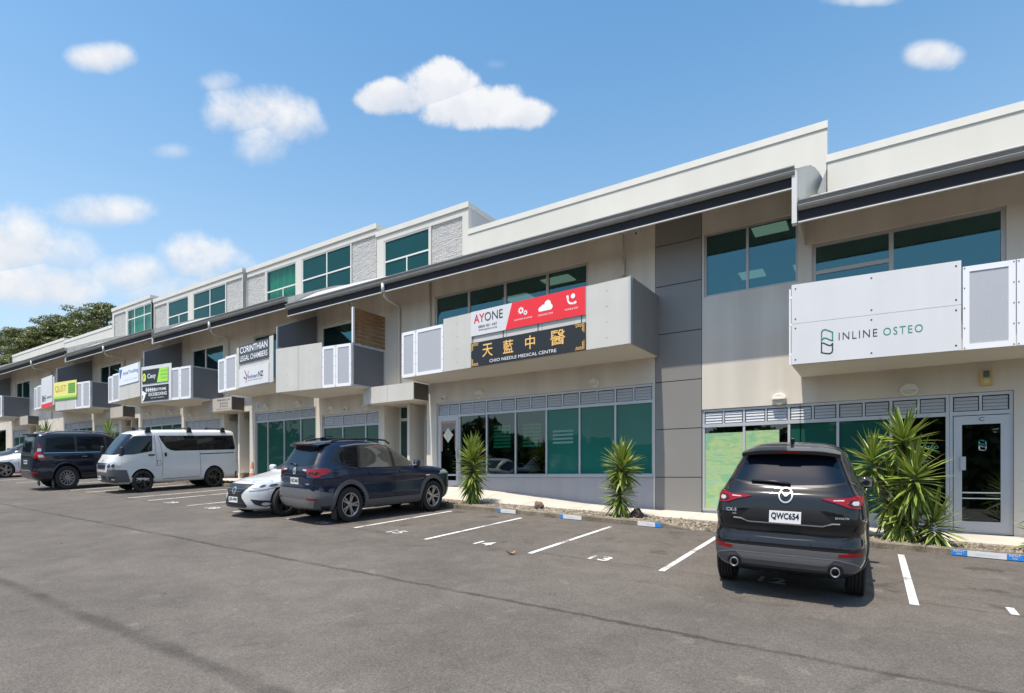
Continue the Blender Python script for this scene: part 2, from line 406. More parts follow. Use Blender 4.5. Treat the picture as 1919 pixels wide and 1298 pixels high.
xs = [-420, -200, -100, -62] + list(np.arange(-56, 15, 2.0)) + [30, 80, 200, 420]
ys = [-420, -200, -80, -40, -20, -12] + list(np.arange(-10, 12.3, 1.0)) + [12.2, 14, 20, 40, 100, 420]
mb = MB(); nv = len(xs)
mb.idx([(x, y, ground(x, y)) for y in ys for x in xs], [(j * nv + i, j * nv + i + 1, (j + 1) * nv + i + 1, (j + 1) * nv + i) for j in range(len(ys) - 1) for i in range(nv - 1)])
def asphalt_material():
    m = bpy.data.materials.new('asphalt'); m.use_nodes = True
    N, L = m.node_tree.nodes, m.node_tree.links
    b = N['Principled BSDF']; b.inputs['Roughness'].default_value = .82; b.inputs['Specular IOR Level'].default_value = .35
    geo = N.new('ShaderNodeNewGeometry'); pos = geo.outputs['Position']
    sep = N.new('ShaderNodeSeparateXYZ'); L.new(pos, sep.inputs[0])
    def noise(scale, det=4, rough=.55, dist=0):
        t = N.new('ShaderNodeTexNoise'); t.inputs['Scale'].default_value = scale; t.inputs['Detail'].default_value = det; t.inputs['Roughness'].default_value = rough; t.inputs['Distortion'].default_value = dist
        L.new(pos, t.inputs['Vector']); return t.outputs['Fac']
    def mth(op, a, b_=None, clamp=False):
        n = N.new('ShaderNodeMath'); n.operation = op; n.use_clamp = clamp
        for i, v in enumerate((a, b_)):
            if v is None: continue
            if isinstance(v, (int, float)): n.inputs[i].default_value = v
            else: L.new(v, n.inputs[i])
        return n.outputs[0]
    def rng(v, a, b_, c, d, smooth=True):
        n = N.new('ShaderNodeMapRange'); n.interpolation_type = 'SMOOTHSTEP' if smooth else 'LINEAR'
        for k, q in zip(('From Min', 'From Max', 'To Min', 'To Max'), (a, b_, c, d)): n.inputs[k].default_value = q
        L.new(v, n.inputs['Value']); return n.outputs['Result']
    f = rng(noise(.35, 5, .6), .3, .7, .86, 1.12)
    f = mth('MULTIPLY', f, rng(noise(2.2, 6, .65, .5), .3, .72, .88, 1.10))
    vo = N.new('ShaderNodeTexVoronoi'); vo.inputs['Scale'].default_value = 125; L.new(pos, vo.inputs['Vector'])
    grain = N.new('ShaderNodeSeparateColor'); L.new(vo.outputs['Color'], grain.inputs[0])
    f = mth('MULTIPLY', f, rng(grain.outputs[0], 0, 1, .74, 1.28, False))
    f = mth('MULTIPLY', f, rng(noise(38, 3, .7), .3, .7, .84, 1.16))
    wob = mth('MULTIPLY', mth('SUBTRACT', noise(1.1, 5, .6), .5), .55)
    fine = mth('MULTIPLY', mth('SUBTRACT', noise(9, 3), .5), .10)
    # laying seams of the asphalt mats, running along the car park
    for y0, wd, amt in ((5.42, .030, .55), (2.5, .06, .42), (8.0, .022, .30), (-1.2, .08, .35)):
        d = mth('ABSOLUTE', mth('ADD', mth('SUBTRACT', sep.outputs['Y'], y0), mth('ADD', mth('MULTIPLY', wob, .35), fine)))
        line = rng(d, wd * .3, wd * 2.2, 1 - amt, 1.0)
        soft = rng(noise(1.7, 3), .38, .6, 0, 1)
        line = mth('SUBTRACT', 1.0, mth('MULTIPLY', mth('SUBTRACT', 1.0, line), mth('ADD', .55, mth('MULTIPLY', soft, .45))))
        f = mth('MULTIPLY', f, line)
    # oil drips in the bays and tyre-dark sweeps
    bay = mth('MULTIPLY', rng(sep.outputs['Y'], 7.2, 8.6, 0, 1), rng(sep.outputs['Y'], 11.4, 12.0, 1, 0))
    oil = rng(noise(1.35, 4, .65), .56, .68, 0, .42)
    f = mth('MULTIPLY', f, mth('SUBTRACT', 1.0, mth('MULTIPLY', bay, oil)))
    f = mth('MULTIPLY', f, rng(noise(.9, 3, .5, 1.5), .62, .70, 1.0, .84))
    f = mth('MULTIPLY', f, rng(noise(3.1, 2, .4), .70, .735, 1.0, 1.22))
    spots = N.new('ShaderNodeTexVoronoi'); spots.inputs['Scale'].default_value = 1.15; L.new(pos, spots.inputs['Vector'])
    spc = N.new('ShaderNodeSeparateColor'); L.new(spots.outputs['Color'], spc.inputs[0])
    gum = mth('MULTIPLY', rng(spots.outputs['Distance'], .022, .05, .75, 0), rng(spc.outputs[0], .62, .64, 0, 1))
    f = mth('MULTIPLY', f, mth('SUBTRACT', 1.0, gum))
    vc = N.new('ShaderNodeTexVoronoi'); vc.feature = 'DISTANCE_TO_EDGE'; vc.inputs['Scale'].default_value = .22
    wv = N.new('ShaderNodeVectorMath'); wv.operation = 'ADD'; nz = N.new('ShaderNodeTexNoise'); nz.inputs['Scale'].default_value = 1.6; nz.inputs['Detail'].default_value = 6; L.new(pos, nz.inputs['Vector']); L.new(pos, wv.inputs[0]); L.new(nz.outputs['Color'], wv.inputs[1]); L.new(wv.outputs['Vector'], vc.inputs['Vector'])
    crack = mth('MULTIPLY', rng(vc.outputs['Distance'], .0005, .0022, .24, 0), rng(noise(.5, 3), .50, .58, 0, 1))
    f = mth('MULTIPLY', f, mth('SUBTRACT', 1.0, crack))
    colr = N.new('ShaderNodeVectorMath'); colr.operation = 'SCALE'; colr.inputs[0].default_value = (.122, .107, .093)
    L.new(f, colr.inputs['Scale']); L.new(colr.outputs['Vector'], b.inputs['Base Color'])
    bp = N.new('ShaderNodeBump'); bp.inputs['Strength'].default_value = .55; bp.inputs['Distance'].default_value = .012
    L.new(mth('ADD', mth('MULTIPLY', grain.outputs[0], .7), noise(45, 3)), bp.inputs['Height']); L.new(bp.outputs['Normal'], b.inputs['Normal'])
    return m
structure(mb.build('asphalt', asphalt_material(), smooth=True))

# footpath: slabs between shallow joints
mb = MB(); mj = MB()
XP = list(np.arange(-56, 9.1, 1.5))
for a, b in zip(XP, XP[1:]):
    e0, e1, w0, w1 = path_edge(a), path_edge(b), foot(a), foot(b)
    mb.hexa([(a + .006, 12.84, e0 - .3), (b - .006, 12.84, e1 - .3), (b - .006, Y0 + .02, w1 - .3), (a + .006, Y0 + .02, w0 - .3), (a + .006, 12.84, e0), (b - .006, 12.84, e1), (b - .006, Y0 + .02, w1), (a + .006, Y0 + .02, w0)])
    mj.hexa([(b - .006, 12.84, e1 - .3), (b + .006, 12.84, e1 - .3), (b + .006, Y0 + .02, w1 - .3), (b - .006, Y0 + .02, w1 - .3), (b - .006, 12.84, e1 - .012), (b + .006, 12.84, e1 - .012), (b + .006, Y0 + .02, w1 - .012), (b - .006, Y0 + .02, w1 - .012)])
walk = structure(mb.build('footpath', CONCRETE))
mj.build('footpath_joint', KERB, walk)
# planting strip bed and crossing
GAP0, GAP1 = -3.30, .02
def bed_z(X):
    t = min(1, max(0, min(X - (GAP0 - .55), GAP1 + .1 - X) / .5))
    return ground(X, 11.74) + .105 - .098 * t * t * (3 - 2 * t)
mb = MB()
for a, b in zip(np.arange(-56, 9, .25), np.arange(-55.75, 9.25, .25)):
    mb.face([(a, 11.80, bed_z(a) - .02), (b, 11.80, bed_z(b) - .02), (b, 12.86, path_edge(b) - .03), (a, 12.86, path_edge(a) - .03)])
structure(mb.build('planting_bed', DIRT))
# kerb in cast lengths
kerb = bpy.data.objects.new('kerb', None); col.objects.link(kerb); kerb['kind'] = 'structure'
kx = list(np.arange(-50.3, GAP0 - .5, 1.17)) + [GAP0 - .55]
spans = list(zip(kx, kx[1:])) + list(zip(np.arange(GAP1, 8, 1.17), np.arange(GAP1 + 1.17, 9, 1.17)))
for a, b in spans:
    j = random.uniform(-.006, .006)
    mb = MB(); g = .004
    lo0, lo1 = ground(a, 11.74) - .2, ground(b, 11.74) - .2
    hi0, hi1 = ground(a, 11.74) + .125, ground(b, 11.74) + .125
    prof = lambda x, lo, hi: [(x, 11.74 + j, lo), (x, 11.745 + j, hi - .025), (x, 11.765 + j, hi - .004), (x, 11.86, hi), (x, 11.86, lo)]
    A, B = prof(a + g, lo0, hi0), prof(b - g, lo1, hi1)
    mb.idx(A + B, [(0, 5, 6, 1), (1, 6, 7, 2), (2, 7, 8, 3), (3, 8, 9, 4), (0, 1, 2, 3, 4), (9, 8, 7, 6, 5)])
    mb.build('kerb_stone', KERB, kerb)
mb = MB()
for a, b, s in ((GAP0 - .55, GAP0 + .05, 1), (GAP1 - .0, GAP1 - .5, 1)):
    za, zb = ground(a, 11.74), ground(b, 11.74)
    p = [(a, 11.74, za - .1), (b, 11.80, zb - .1), (b, 11.98, zb - .1), (a, 11.86, za - .1), (a, 11.74, za + .12), (b, 11.80, zb + .01), (b, 11.98, zb + .01), (a, 11.86, za + .12)]
    if b < a: p = [p[1], p[0], p[3], p[2], p[5], p[4], p[7], p[6]]
    mb.hexa(p)
mb.build('kerb_ramp', KERB, kerb)
# gravel: many small chips, nobody could count them
def gravel():
    base = np.array([(1, 0, 0), (-1, 0, 0), (0, 1, 0), (0, -1, 0), (0, 0, 1), (0, 0, -1)], float)
    fs = [(0, 2, 4), (2, 1, 4), (1, 3, 4), (3, 0, 4), (2, 0, 5), (1, 2, 5), (3, 1, 5), (0, 3, 5)]
    V, Fc = [], []
    n = 0
    for a, b, cnt in ((-10.2, GAP0 + .1, 5200), (GAP0, GAP1, 900), (GAP1 - .1, 4.2, 4300), (-34, -10.2, 5000)):
        X = RNG.uniform(a, b, cnt); Y = RNG.uniform(11.87, 12.84, cnt); S = RNG.uniform(.014, .042, cnt) * (1 + (RNG.random(cnt) > .93) * .7)
        for x, y, s in zip(X, Y, S):
            q = base * (s * RNG.uniform(.6, 1.25, 3)) * RNG.uniform(.75, 1.25, (6, 1))
            t = RNG.uniform(0, 6.28); c_, s_ = math.cos(t), math.sin(t)
            q = np.stack([q[:, 0] * c_ - q[:, 1] * s_, q[:, 0] * s_ + q[:, 1] * c_, q[:, 2] * .7], 1)
            k = (y - 11.84) / 1.02
            z = (bed_z(x) - .02) * (1 - k) + (path_edge(x) - .03) * k
            V.append(q + (x, y, z + s * .25)); Fc += [tuple(n + i for i in f) for f in fs]; n += 6
    me = bpy.data.meshes.new('gravel'); me.from_pydata(np.concatenate(V).tolist(), [], Fc)
    m = bpy.data.materials.new('gravel_chips'); m.use_nodes = True
    N, L = m.node_tree.nodes, m.node_tree.links; b = N['Principled BSDF']; b.inputs['Roughness'].default_value = .85
    g = N.new('ShaderNodeNewGeometry'); r = N.new('ShaderNodeValToRGB')
    L.new(g.outputs['Random Per Island'], r.inputs['Fac']); L.new(r.outputs['Color'], b.inputs['Base Color'])
    e = r.color_ramp.elements; e[0].color = (.09, .075, .062, 1); e[1].color = (.36, .31, .245, 1)
    k = r.color_ramp.elements.new(.45); k.color = (.19, .155, .115, 1)
    me.materials.append(m)
    o = bpy.data.objects.new('gravel', me); col.objects.link(o); stuff(o)
gravel()

# ------------------------------------------------------------------ pieces of the buildings
def wall(parent, name, x0, x1, z0, z1, holes=(), Y=Y0, depth=.16, m=WALL, bottom=None):
    """a wall face with openings and their reveals"""
    mb = MB()
    X = sorted({x0, x1} | {h[0] for h in holes} | {h[1] for h in holes}); Z = sorted({z0, z1} | {h[2] for h in holes} | {h[3] for h in holes})
    X = [x for x in X if x0 - 1e-6 <= x <= x1 + 1e-6]; Z = [z for z in Z if z0 - 1e-6 <= z <= z1 + 1e-6]
    inh = lambda x, z: any(h[0] < x < h[1] and h[2] < z < h[3] for h in holes)
    for a, b in zip(X, X[1:]):
        zz = Z
        for c, d in zip(zz, zz[1:]):
            if inh((a + b) / 2, (c + d) / 2): continue
            mb.face([(a, Y, c), (b, Y, c), (b, Y, d), (a, Y, d)])
    for h in holes:
        a, b, c, d = h; e = Y + depth
        mb.face([(a, Y, c), (a, Y, d), (a, e, d), (a, e, c)]); mb.face([(b, Y, c), (b, e, c), (b, e, d), (b, Y, d)])
        mb.face([(a, Y, d), (b, Y, d), (b, e, d), (a, e, d)]); mb.face([(a, Y, c), (a, e, c), (b, e, c), (b, Y, c)])
    for x in (x0, x1): mb.face([(x, Y, z0), (x, Y + .2, z0), (x, Y + .2, z1), (x, Y, z1)])
    return mb.build(name, m, parent)
def window(parent, x0, x1, z0, z1, mull=(), trans=(), Y=Y0, frame=ALU, pane=None, fw=.045, back=.07, name='window', panes=None, low=None):
    """trans: one height (or None) for each column between the mullions"""
    mb = MB(); y0, y1 = Y + back - .03, Y + back + .05
    xs = [x0, *mull, x1]
    mb.box(x0, x1, y0, y1, z1 - fw, z1); mb.box(x0, x1, y0, y1, z0, z0 + fw)
    mb.box(x0, x0 + fw, y0, y1, z0 + fw, z1 - fw); mb.box(x1 - fw, x1, y0, y1, z0 + fw, z1 - fw)
    for m in mull: mb.box(m - fw * .55, m + fw * .55, y0 + .004, y1, z0 + fw, z1 - fw)
    cells = []
    for k, (a, b) in enumerate(zip(xs, xs[1:])):
        a += fw if k == 0 else fw * .55; b -= fw if k == len(xs) - 2 else fw * .55
        t = trans[k] if k < len(trans) else None
        if t is None: cells.append((a, b, z0 + fw, z1 - fw))
        else:
            mb.box(a, b, y0 + .006, y1, t - fw * .55, t + fw * .55)
            cells.append((a, b, t + fw * .55, z1 - fw)); p = a
            for m in (low or []):
                if a < m < b: mb.box(m - fw * .5, m + fw * .5, y0 + .004, y1, z0 + fw, t - fw * .55); cells.append((p, m - fw * .5, z0 + fw, t - fw * .55)); p = m + fw * .5
            cells.append((p, b, z0 + fw, t - fw * .55))
    o = mb.build(name, frame, parent)
    for k, (a, b, c, d) in enumerate(cells):
        g = pane if panes is None else panes[k % len(panes)]
        q = MB(); q.box(a - .004, b + .004, Y + back + .005, Y + back + .013, c - .004, d + .004); q.build('pane', g, o)
    return o
LOUVRES = {}
def louvre(parent, x0, x1, z0, z1, Y):
    """one louvre cassette: dark gap, thin frame and five tilted blades; alike ones share a mesh"""
    w, h = x1 - x0, z1 - z0
    key = (round(w, 2), round(h, 2))
    if key not in LOUVRES:
        mb = MB()
        mb.use(0).box(0, w, .03, .05, 0, h)
        mb.use(1)
        n = 4; g = .014
        for k in range(n):
            a = g + (h - 2 * g) * k / n; b = g + (h - 2 * g) * (k + 1) / n - .006
            mb.hexa([(g, -.014, a), (w - g, -.014, a), (w - g, .03, a), (g, .03, a), (g, .004, b), (w - g, .004, b), (w - g, .03, b), (g, .03, b)])
        LOUVRES[key] = mb.mesh('louvre', [JOINT, LOUVRE])
    o = bpy.data.objects.new('louvre', LOUVRES[key]); col.objects.link(o); o.parent = parent
    o.location = Vector((x0, Y, z0)) - org(parent)
    return o
def shopfront(parent, x0, x1, z0, zl, z1, xs, panes, Y=Y0, cells=2, kick=None, frame=ALU, door=None):
    """glazed shop front: louvre band from zl to z1 over panes from z0 to zl; xs are the mullions"""
    fw = .055; y0, y1 = Y + .04, Y + .12
    mb = MB()
    mb.box(x0, x1, y0, y1, z1 - .06, z1); mb.box(x0, x1, y0 - .006, y1, zl - .045, zl + .035); mb.box(x0, x1, y0 - .004, y1, z0, z0 + fw)
    mb.box(x0, x0 + fw, y0 + .003, y1, z0 + fw, z1 - .06); mb.box(x1 - fw, x1, y0 + .003, y1, z0 + fw, z1 - .06)
    for m in xs: mb.box(m - .026, m + .026, y0 + .003, y1, z0 + fw, z1 - .06)
    allx = [x0, *xs, x1]
    if kick is not None: mb.box(x0, x1, y0 + .02, y1, kick, z0)
    for k, (a, b) in enumerate(zip(allx, allx[1:])):
        a += fw if k == 0 else .026; b -= fw if k == len(allx) - 2 else .026
        n = cells if isinstance(cells, int) else cells[k]
        for i in range(1, n): m = a + (b - a) / n * i; mb.box(m - .021, m + .021, y0 + .006, y1, zl + .035, z1 - .06)
    o = mb.build('shopfront_frame', frame, parent)
    for k, (a, b) in enumerate(zip(allx, allx[1:])):
        a += fw if k == 0 else .026; b -= fw if k == len(allx) - 2 else .026
        n = cells if isinstance(cells, int) else cells[k]
        w = (b - a) / n
        for i in range(n):
            louvre(o, a + w * i + (.006 if i == 0 else .023), a + w * (i + 1) - (.006 if i == n - 1 else .023), zl + .037, z1 - .062, y0 + .02)
        g = panes[k % len(panes)]
        if g is None: continue
        q = MB(); q.box(a - .004, b + .004, Y + .085, Y + .095, z0 + fw - .004, zl - .041); q.build('pane', g, o)
    return o
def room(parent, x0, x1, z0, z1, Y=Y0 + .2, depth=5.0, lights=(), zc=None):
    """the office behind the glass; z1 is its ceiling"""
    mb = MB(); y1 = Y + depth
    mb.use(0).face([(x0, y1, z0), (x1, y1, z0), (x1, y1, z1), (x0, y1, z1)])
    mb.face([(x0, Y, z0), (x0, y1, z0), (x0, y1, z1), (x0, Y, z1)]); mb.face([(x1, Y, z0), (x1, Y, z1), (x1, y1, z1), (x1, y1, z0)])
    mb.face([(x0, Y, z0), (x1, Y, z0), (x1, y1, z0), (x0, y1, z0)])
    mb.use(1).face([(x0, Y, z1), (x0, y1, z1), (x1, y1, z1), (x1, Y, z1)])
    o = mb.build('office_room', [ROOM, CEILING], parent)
    for (a, b, c, d) in lights:
        q = MB(); q.box(a, b, c, d, z1 - .02, z1 - .005); q.build('ceiling_light', LAMP_PANEL, o)
    return o
def roof_profile():
    return [(12.93, 0.0), (13.3, .17), (13.7, .37), (14.2, .62), (14.7, .86), (15.1, 1.05), (15.8, 1.31), (16.5, 1.50), (17.4, 1.68)]
def eaves(parent, x0, x1, zb, hump=0.0, skew=0.0):
    """fascia from zb up, ogee gutter above it, curved metal roof behind, sloping soffit below"""
    zf, zg = zb + .245, zb + .43
    mb = MB(); mb.box(x0, x1, YE + .02, YE + .05, zb + .02, zf); mb.build('fascia_board', CHARCOAL, parent)
    mb = MB(); mb.box(x0, x1, YE + .01, YE + .06, zb, zb + .025); mb.build('soffit_trim', ALU_WHITE, parent)
    prof = [(.05, zf - .01), (-.02, zf - .01), (-.07, zf + .03), (-.085, zf + .075), (-.06, zf + .10), (-.075, zf + .135), (-.10, zg - .02), (-.10, zg), (-.085, zg), (-.07, zg - .03), (.05, zg - .03)]
    mb = MB(); n = len(prof)
    mb.idx([(x, YE + a, b) for x in (x0, x1) for a, b in prof], [(i, n + i, n + (i + 1) % n, (i + 1) % n) for i in range(n)] + [tuple(range(n)), tuple(range(2 * n - 1, n - 1, -1))])
    g = mb.build('gutter', GUTTER, parent)
    # roof sheet
    P = roof_profile(); mb = MB()
    X = [x0 + (x1 - x0) * k / 24 for k in range(25)]
    def lift(x, y):
        t = (x - x0) / 4.6
        return 0 if hump == 0 or t > 1 else hump * (1 - t * t) * min(1, (y - 12.9) / 1.2)
    mb.idx([(x + (skew * (y - 12.93) if x > x1 - .01 else 0), y, zg - .01 + d + lift(x, y)) for x in X for y, d in P], [(i * len(P) + j, (i + 1) * len(P) + j, (i + 1) * len(P) + j + 1, i * len(P) + j + 1) for i in range(24) for j in range(len(P) - 1)])
    roof = mb.build('roof', ROOF, parent, smooth=True)
    # ends of the roof, boarded
    for x, s in ((x0, -1), (x1, 1)):
        top = [(y, zg - .01 + d + lift(x, y)) for y, d in P]
        mb = MB(); ys_ = np.linspace(P[0][0], P[-1][0], 13)
        for a, b in zip(ys_, ys_[1:]):
            za, zb_ = np.interp(a, [p[0] for p in top], [p[1] for p in top]), np.interp(b, [p[0] for p in top], [p[1] for p in top])
            q = [(x - s * .02, a + .006, zb - .02), (x, a + .006, zb - .02), (x, b - .006, zb - .02), (x - s * .02, b - .006, zb - .02), (x - s * .02, a + .006, za - .004), (x, a + .006, za - .004), (x, b - .006, zb_ - .004), (x - s * .02, b - .006, zb_ - .004)]
            if s < 0: q = [q[1], q[0], q[3], q[2], q[5], q[4], q[7], q[6]]
            else: q = [(p[0] + skew * (p[1] - 12.93), p[1], p[2]) for p in q]
            mb.hexa(q)
        mb.build('roof_end_boards', WHITE_WALL, roof)
    # soffit
    mb = MB(); mb.hexa([(x0, YE + .05, zb + .02), (x1, YE + .05, zb + .02), (x1, Y0, zb + .72), (x0, Y0, zb + .72), (x0, YE + .05, zb + .05), (x1, YE + .05, zb + .05), (x1, Y0, zb + .75), (x0, Y0, zb + .75)])
    mb.build('soffit', SOFFIT, parent)
    # roofing screws along the gutter line
    mb = MB()
    for k in range(int((x1 - x0) / .42)):
        x = x0 + .2 + k * .42; mb.box(x - .012, x + .012, 13.02, 13.045, zg + .06, zg + .085)
    stuff(mb.build('roof_screw', GUTTER, roof))
def parapet(parent, x0, x1, zb, zt, name='parapet'):
    mb = MB(); mb.box(x0, x1, YP, YP + .25, zb, zt - .2); o = mb.build(name, WHITE_WALL, parent)
    mb = MB(); mb.box(x0 - .01, x1 + .01, YP - .03, YP + .28, zt - .2, zt); mb.build('parapet_flashing', FLASHING, o)
    mb = MB(); mb.box(x0, x1, YP - .012, YP, zt - .235, zt - .2); mb.build('flashing_shadow_gap', mat('grey_gap', (.35, .345, .33), .7), o)
    return o
def screws(mb, pl, t0, t1, z0, z1, nz=4, out=.012, edge=.05, mid=False):
    ts = [(t0 + t1) / 2] if mid == 'only' else [t0 + edge, t1 - edge]
    for t in ts:
        for k in range(nz):
            z = z0 + edge + (z1 - z0 - 2 * edge) * k / (nz - 1)
            pl.slab(mb, t - .008, t + .008, z - .009, z + .009, out, out + .006)
def balcony(parent, pl, zb, items, back_left=None, back_right=None, side='R', side_top=1.35, slab_m=SOFFIT, left_x=None):
    """items: (kind, t0, t1, z0, z1); the slab reaches back to the wall"""
    mb = MB()
    a, b = Vector(pl.pt(0, 0)), Vector(pl.pt(pl.len, 0))
    xl = a.x if back_left is None else back_left; xr = b.x if back_right is None else back_right
    P = [(a.x, a.y), (b.x, b.y), (xr, Y0 - .002), (xl, Y0 - .002)]
    mb.idx([(x, y, zb) for x, y in P] + [(x, y, zb + .2) for x, y in P], [(3, 2, 1, 0), (4, 5, 6, 7), (0, 1, 5, 4), (1, 2, 6, 5), (2, 3, 7, 6), (3, 0, 4, 7)])
    o = mb.build('balcony', slab_m, parent)
    sc = MB()
    for kind, t0, t1, z0, z1 in items:
        g = .006
        if kind == 'sheet' or kind == 'white':
            q = MB(); pl.slab(q, t0 + g, t1 - g, z0, z1, .004, .03); q.build('balcony_panel', PANEL if kind == 'sheet' else WHITE_METAL, o)
            screws(sc, pl, t0, t1, z0, z1, 4, .03, .22, 'only')
        elif kind == 'mesh':
            q = MB(); f = .10
            q.use(0)
            for (u0, u1, v0, v1) in ((t0 + g, t1 - g, z0, z0 + f), (t0 + g, t1 - g, z1 - f, z1), (t0 + g, t0 + f, z0 + f, z1 - f), (t1 - f, t1 - g, z0 + f, z1 - f)):
                pl.slab(q, u0, u1, v0, v1, .004, .03)
            q.use(1); pl.slab(q, t0 + f, t1 - f, z0 + f, z1 - f, .008, .018)
            q.build('mesh_screen', [WHITE_METAL, MESH_GREY], o)
            screws(sc, pl, t0, t1, z0, z1, 5, .03, .03)
    stuff(sc.build('screw', SCREW, o))
    return o
def side_screen(parent, x0, y0, x1, y1, z0, z1a, z1b, m=MESH_DARK, frame=ALU, name='side_screen', rail=None):
    """a framed screen running back from the balcony front to the wall"""
    pl = Plane(x0, y0, x1, y1); L = pl.len; f = .05; mb = MB()
    top = lambda t: z1a + (z1b - z1a) * t / L
    mb.use(0)
    for t0, t1 in ((0, f), (L - f, L)): pl.poly(mb, [(t0, z0), (t1, z0), (t1, top(t1)), (t0, top(t0))], -.02, .02)
    pl.poly(mb, [(f, z0), (L - f, z0), (L - f, z0 + f), (f, z0 + f)], -.018, .018); pl.poly(mb, [(f, top(f) - f), (L - f, top(L - f) - f), (L - f, top(L - f)), (f, top(f))], -.018, .018)
    if rail: pl.poly(mb, [(f, rail), (L - f, rail), (L - f, rail + .05), (f, rail + .05)], -.018, .018)
    mb.use(1); pl.poly(mb, [(f, z0 + f), (L - f, z0 + f), (L - f, top(L - f) - f), (f, top(f) - f)], -.006, .006)
    return mb.build(name, [frame, m], parent)
def canopy(parent, x0, x1, yf, z0, z1, m=PANEL, split=None, side=mat('dark_canopy_side', (.10, .095, .09), .6)):
    o_ = MB(); o_.box(x0 + .02, x1 - .02, yf + .03, Y0, z0 + .03, z1 - .01); o = o_.build('entry_canopy', SOFFIT, parent)
    xs_ = [x0, split, x1] if split else [x0, x1]
    for a, b in zip(xs_, xs_[1:]):
        q = MB(); q.box(a + .005, b - .005, yf, yf + .03, z0, z1); q.build('canopy_panel', m, o)
    for a, b in ((x1 - .02, x1), (x0, x0 + .02)):
        q = MB(); q.box(a, b, yf + .03, Y0, z0 + .03, z1); q.build('canopy_side', side, o)
    return o
def entry(parent, xl, z0, zt):
    """two recessed doorways either side of a narrow pier; xl is the wall end on the left"""
    d = 15.0
    mb = MB()
    for a, b in ((xl + .294, xl + 1.396), (xl + 1.514, xl + 2.286)):
        zt = zt - .004
        mb.face([(a, Y0, z0 - .3), (a, d, z0 - .3), (a, d, zt), (a, Y0, zt)]); mb.face([(b, Y0, z0 - .3), (b, Y0, zt), (b, d, zt), (b, d, z0 - .3)])
        mb.face([(a, Y0, zt), (a, d, zt), (b, d, zt), (b, Y0, zt)]); mb.face([(a, Y0, z0), (b, Y0, z0), (b, d, z0), (a, d, z0)])
        mb.face([(a, d, z0), (b, d, z0), (b, d, zt), (a, d, zt)])
    mb.build('entry_recess', WALL, parent)
    for a, b in ((xl + .29, xl + 1.40), (xl + 1.51, xl + 2.29)):
        q = MB(); q.box(a + .02, b - .02, d - .07, d - .01, z0 + 2.72, z0 + 2.77)
        q.box(a + .02, a + .09, d - .07, d - .01, z0, z0 + 2.72); q.box(b - .09, b - .02, d - .07, d - .01, z0, z0 + 2.72); q.box(a + .09, b - .09, d - .07, d - .01, z0 + 2.22, z0 + 2.32); q.box(a + .09, b - .09, d - .07, d - .01, z0, z0 + .12)
        dr = q.build('entry_door', ALU_WHITE, parent)
        q = MB(); q.box(a + .09, b - .09, d - .045, d - .03, z0 + .12, z0 + 2.22); q.box(a + .09, b - .09, d - .045, d - .03, z0 + 2.32, z0 + 2.72); q.build('pane', mat('dark_green_door_glass', (.012, .05, .042), .05, spec=.8), dr)
def downpipe(parent, xg, zg, xw, zt, zb, r=.04):
    """from the gutter across to the wall and down it"""
    mb = MB(); mb.tube([(xg, YE + .03, zg + .15), (xg, YE + .03, zg - .12), (xg + .02, YE + .12, zg - .2), (xw - .02, Y0 - .12, zt + .06), (xw, Y0 - .07, zt - .05), (xw, Y0 - .07, zb)], r, 8)
    mb.build('downpipe', PIPE, parent, smooth=True)
    q = MB(); q.tube([(xg, YE - .03, zg + .27), (xg, YE - .03, zg - .02)], .055, 10); q.build('gutter_outlet', ALU_WHITE, parent, smooth=True)
def brick_panel(parent, x0, x1, z0, z1, Y):
    """rough split-face blocks in courses: joints recessed, faces uneven"""
    o = MB(); o.box(x0, x1, Y + .05, Y + .1, z0, z1); root = o.build('block_panel', mat('block_joint', (.33, .325, .32), .9), parent)
    mb = MB(); h = .085; w = .26
    k = 0; z = z0
    while z < z1 - .02:
        x = x0 - (w / 2 if k % 2 else 0)
        while x < x1 - .01:
            a, b = max(x, x0) + .004, min(x + w, x1) - .004
            if b - a > .03:
                j = RNG.uniform(-.010, .008, 4); t = min(z + h, z1) - .006
                mb.idx([(a, Y + j[0] + .02, z), (b, Y + j[1] + .02, z), (b, Y + j[2] + .02, t), (a, Y + j[3] + .02, t), (a, Y + .06, z), (b, Y + .06, z), (b, Y + .06, t), (a, Y + .06, t)],
                       [(0, 1, 2, 3), (3, 2, 6, 7), (0, 4, 5, 1), (1, 5, 6, 2), (0, 3, 7, 4)])
            x += w
        z += h; k += 1
    stuff(mb.build('block_course', BRICK_PANEL, root))
    return root
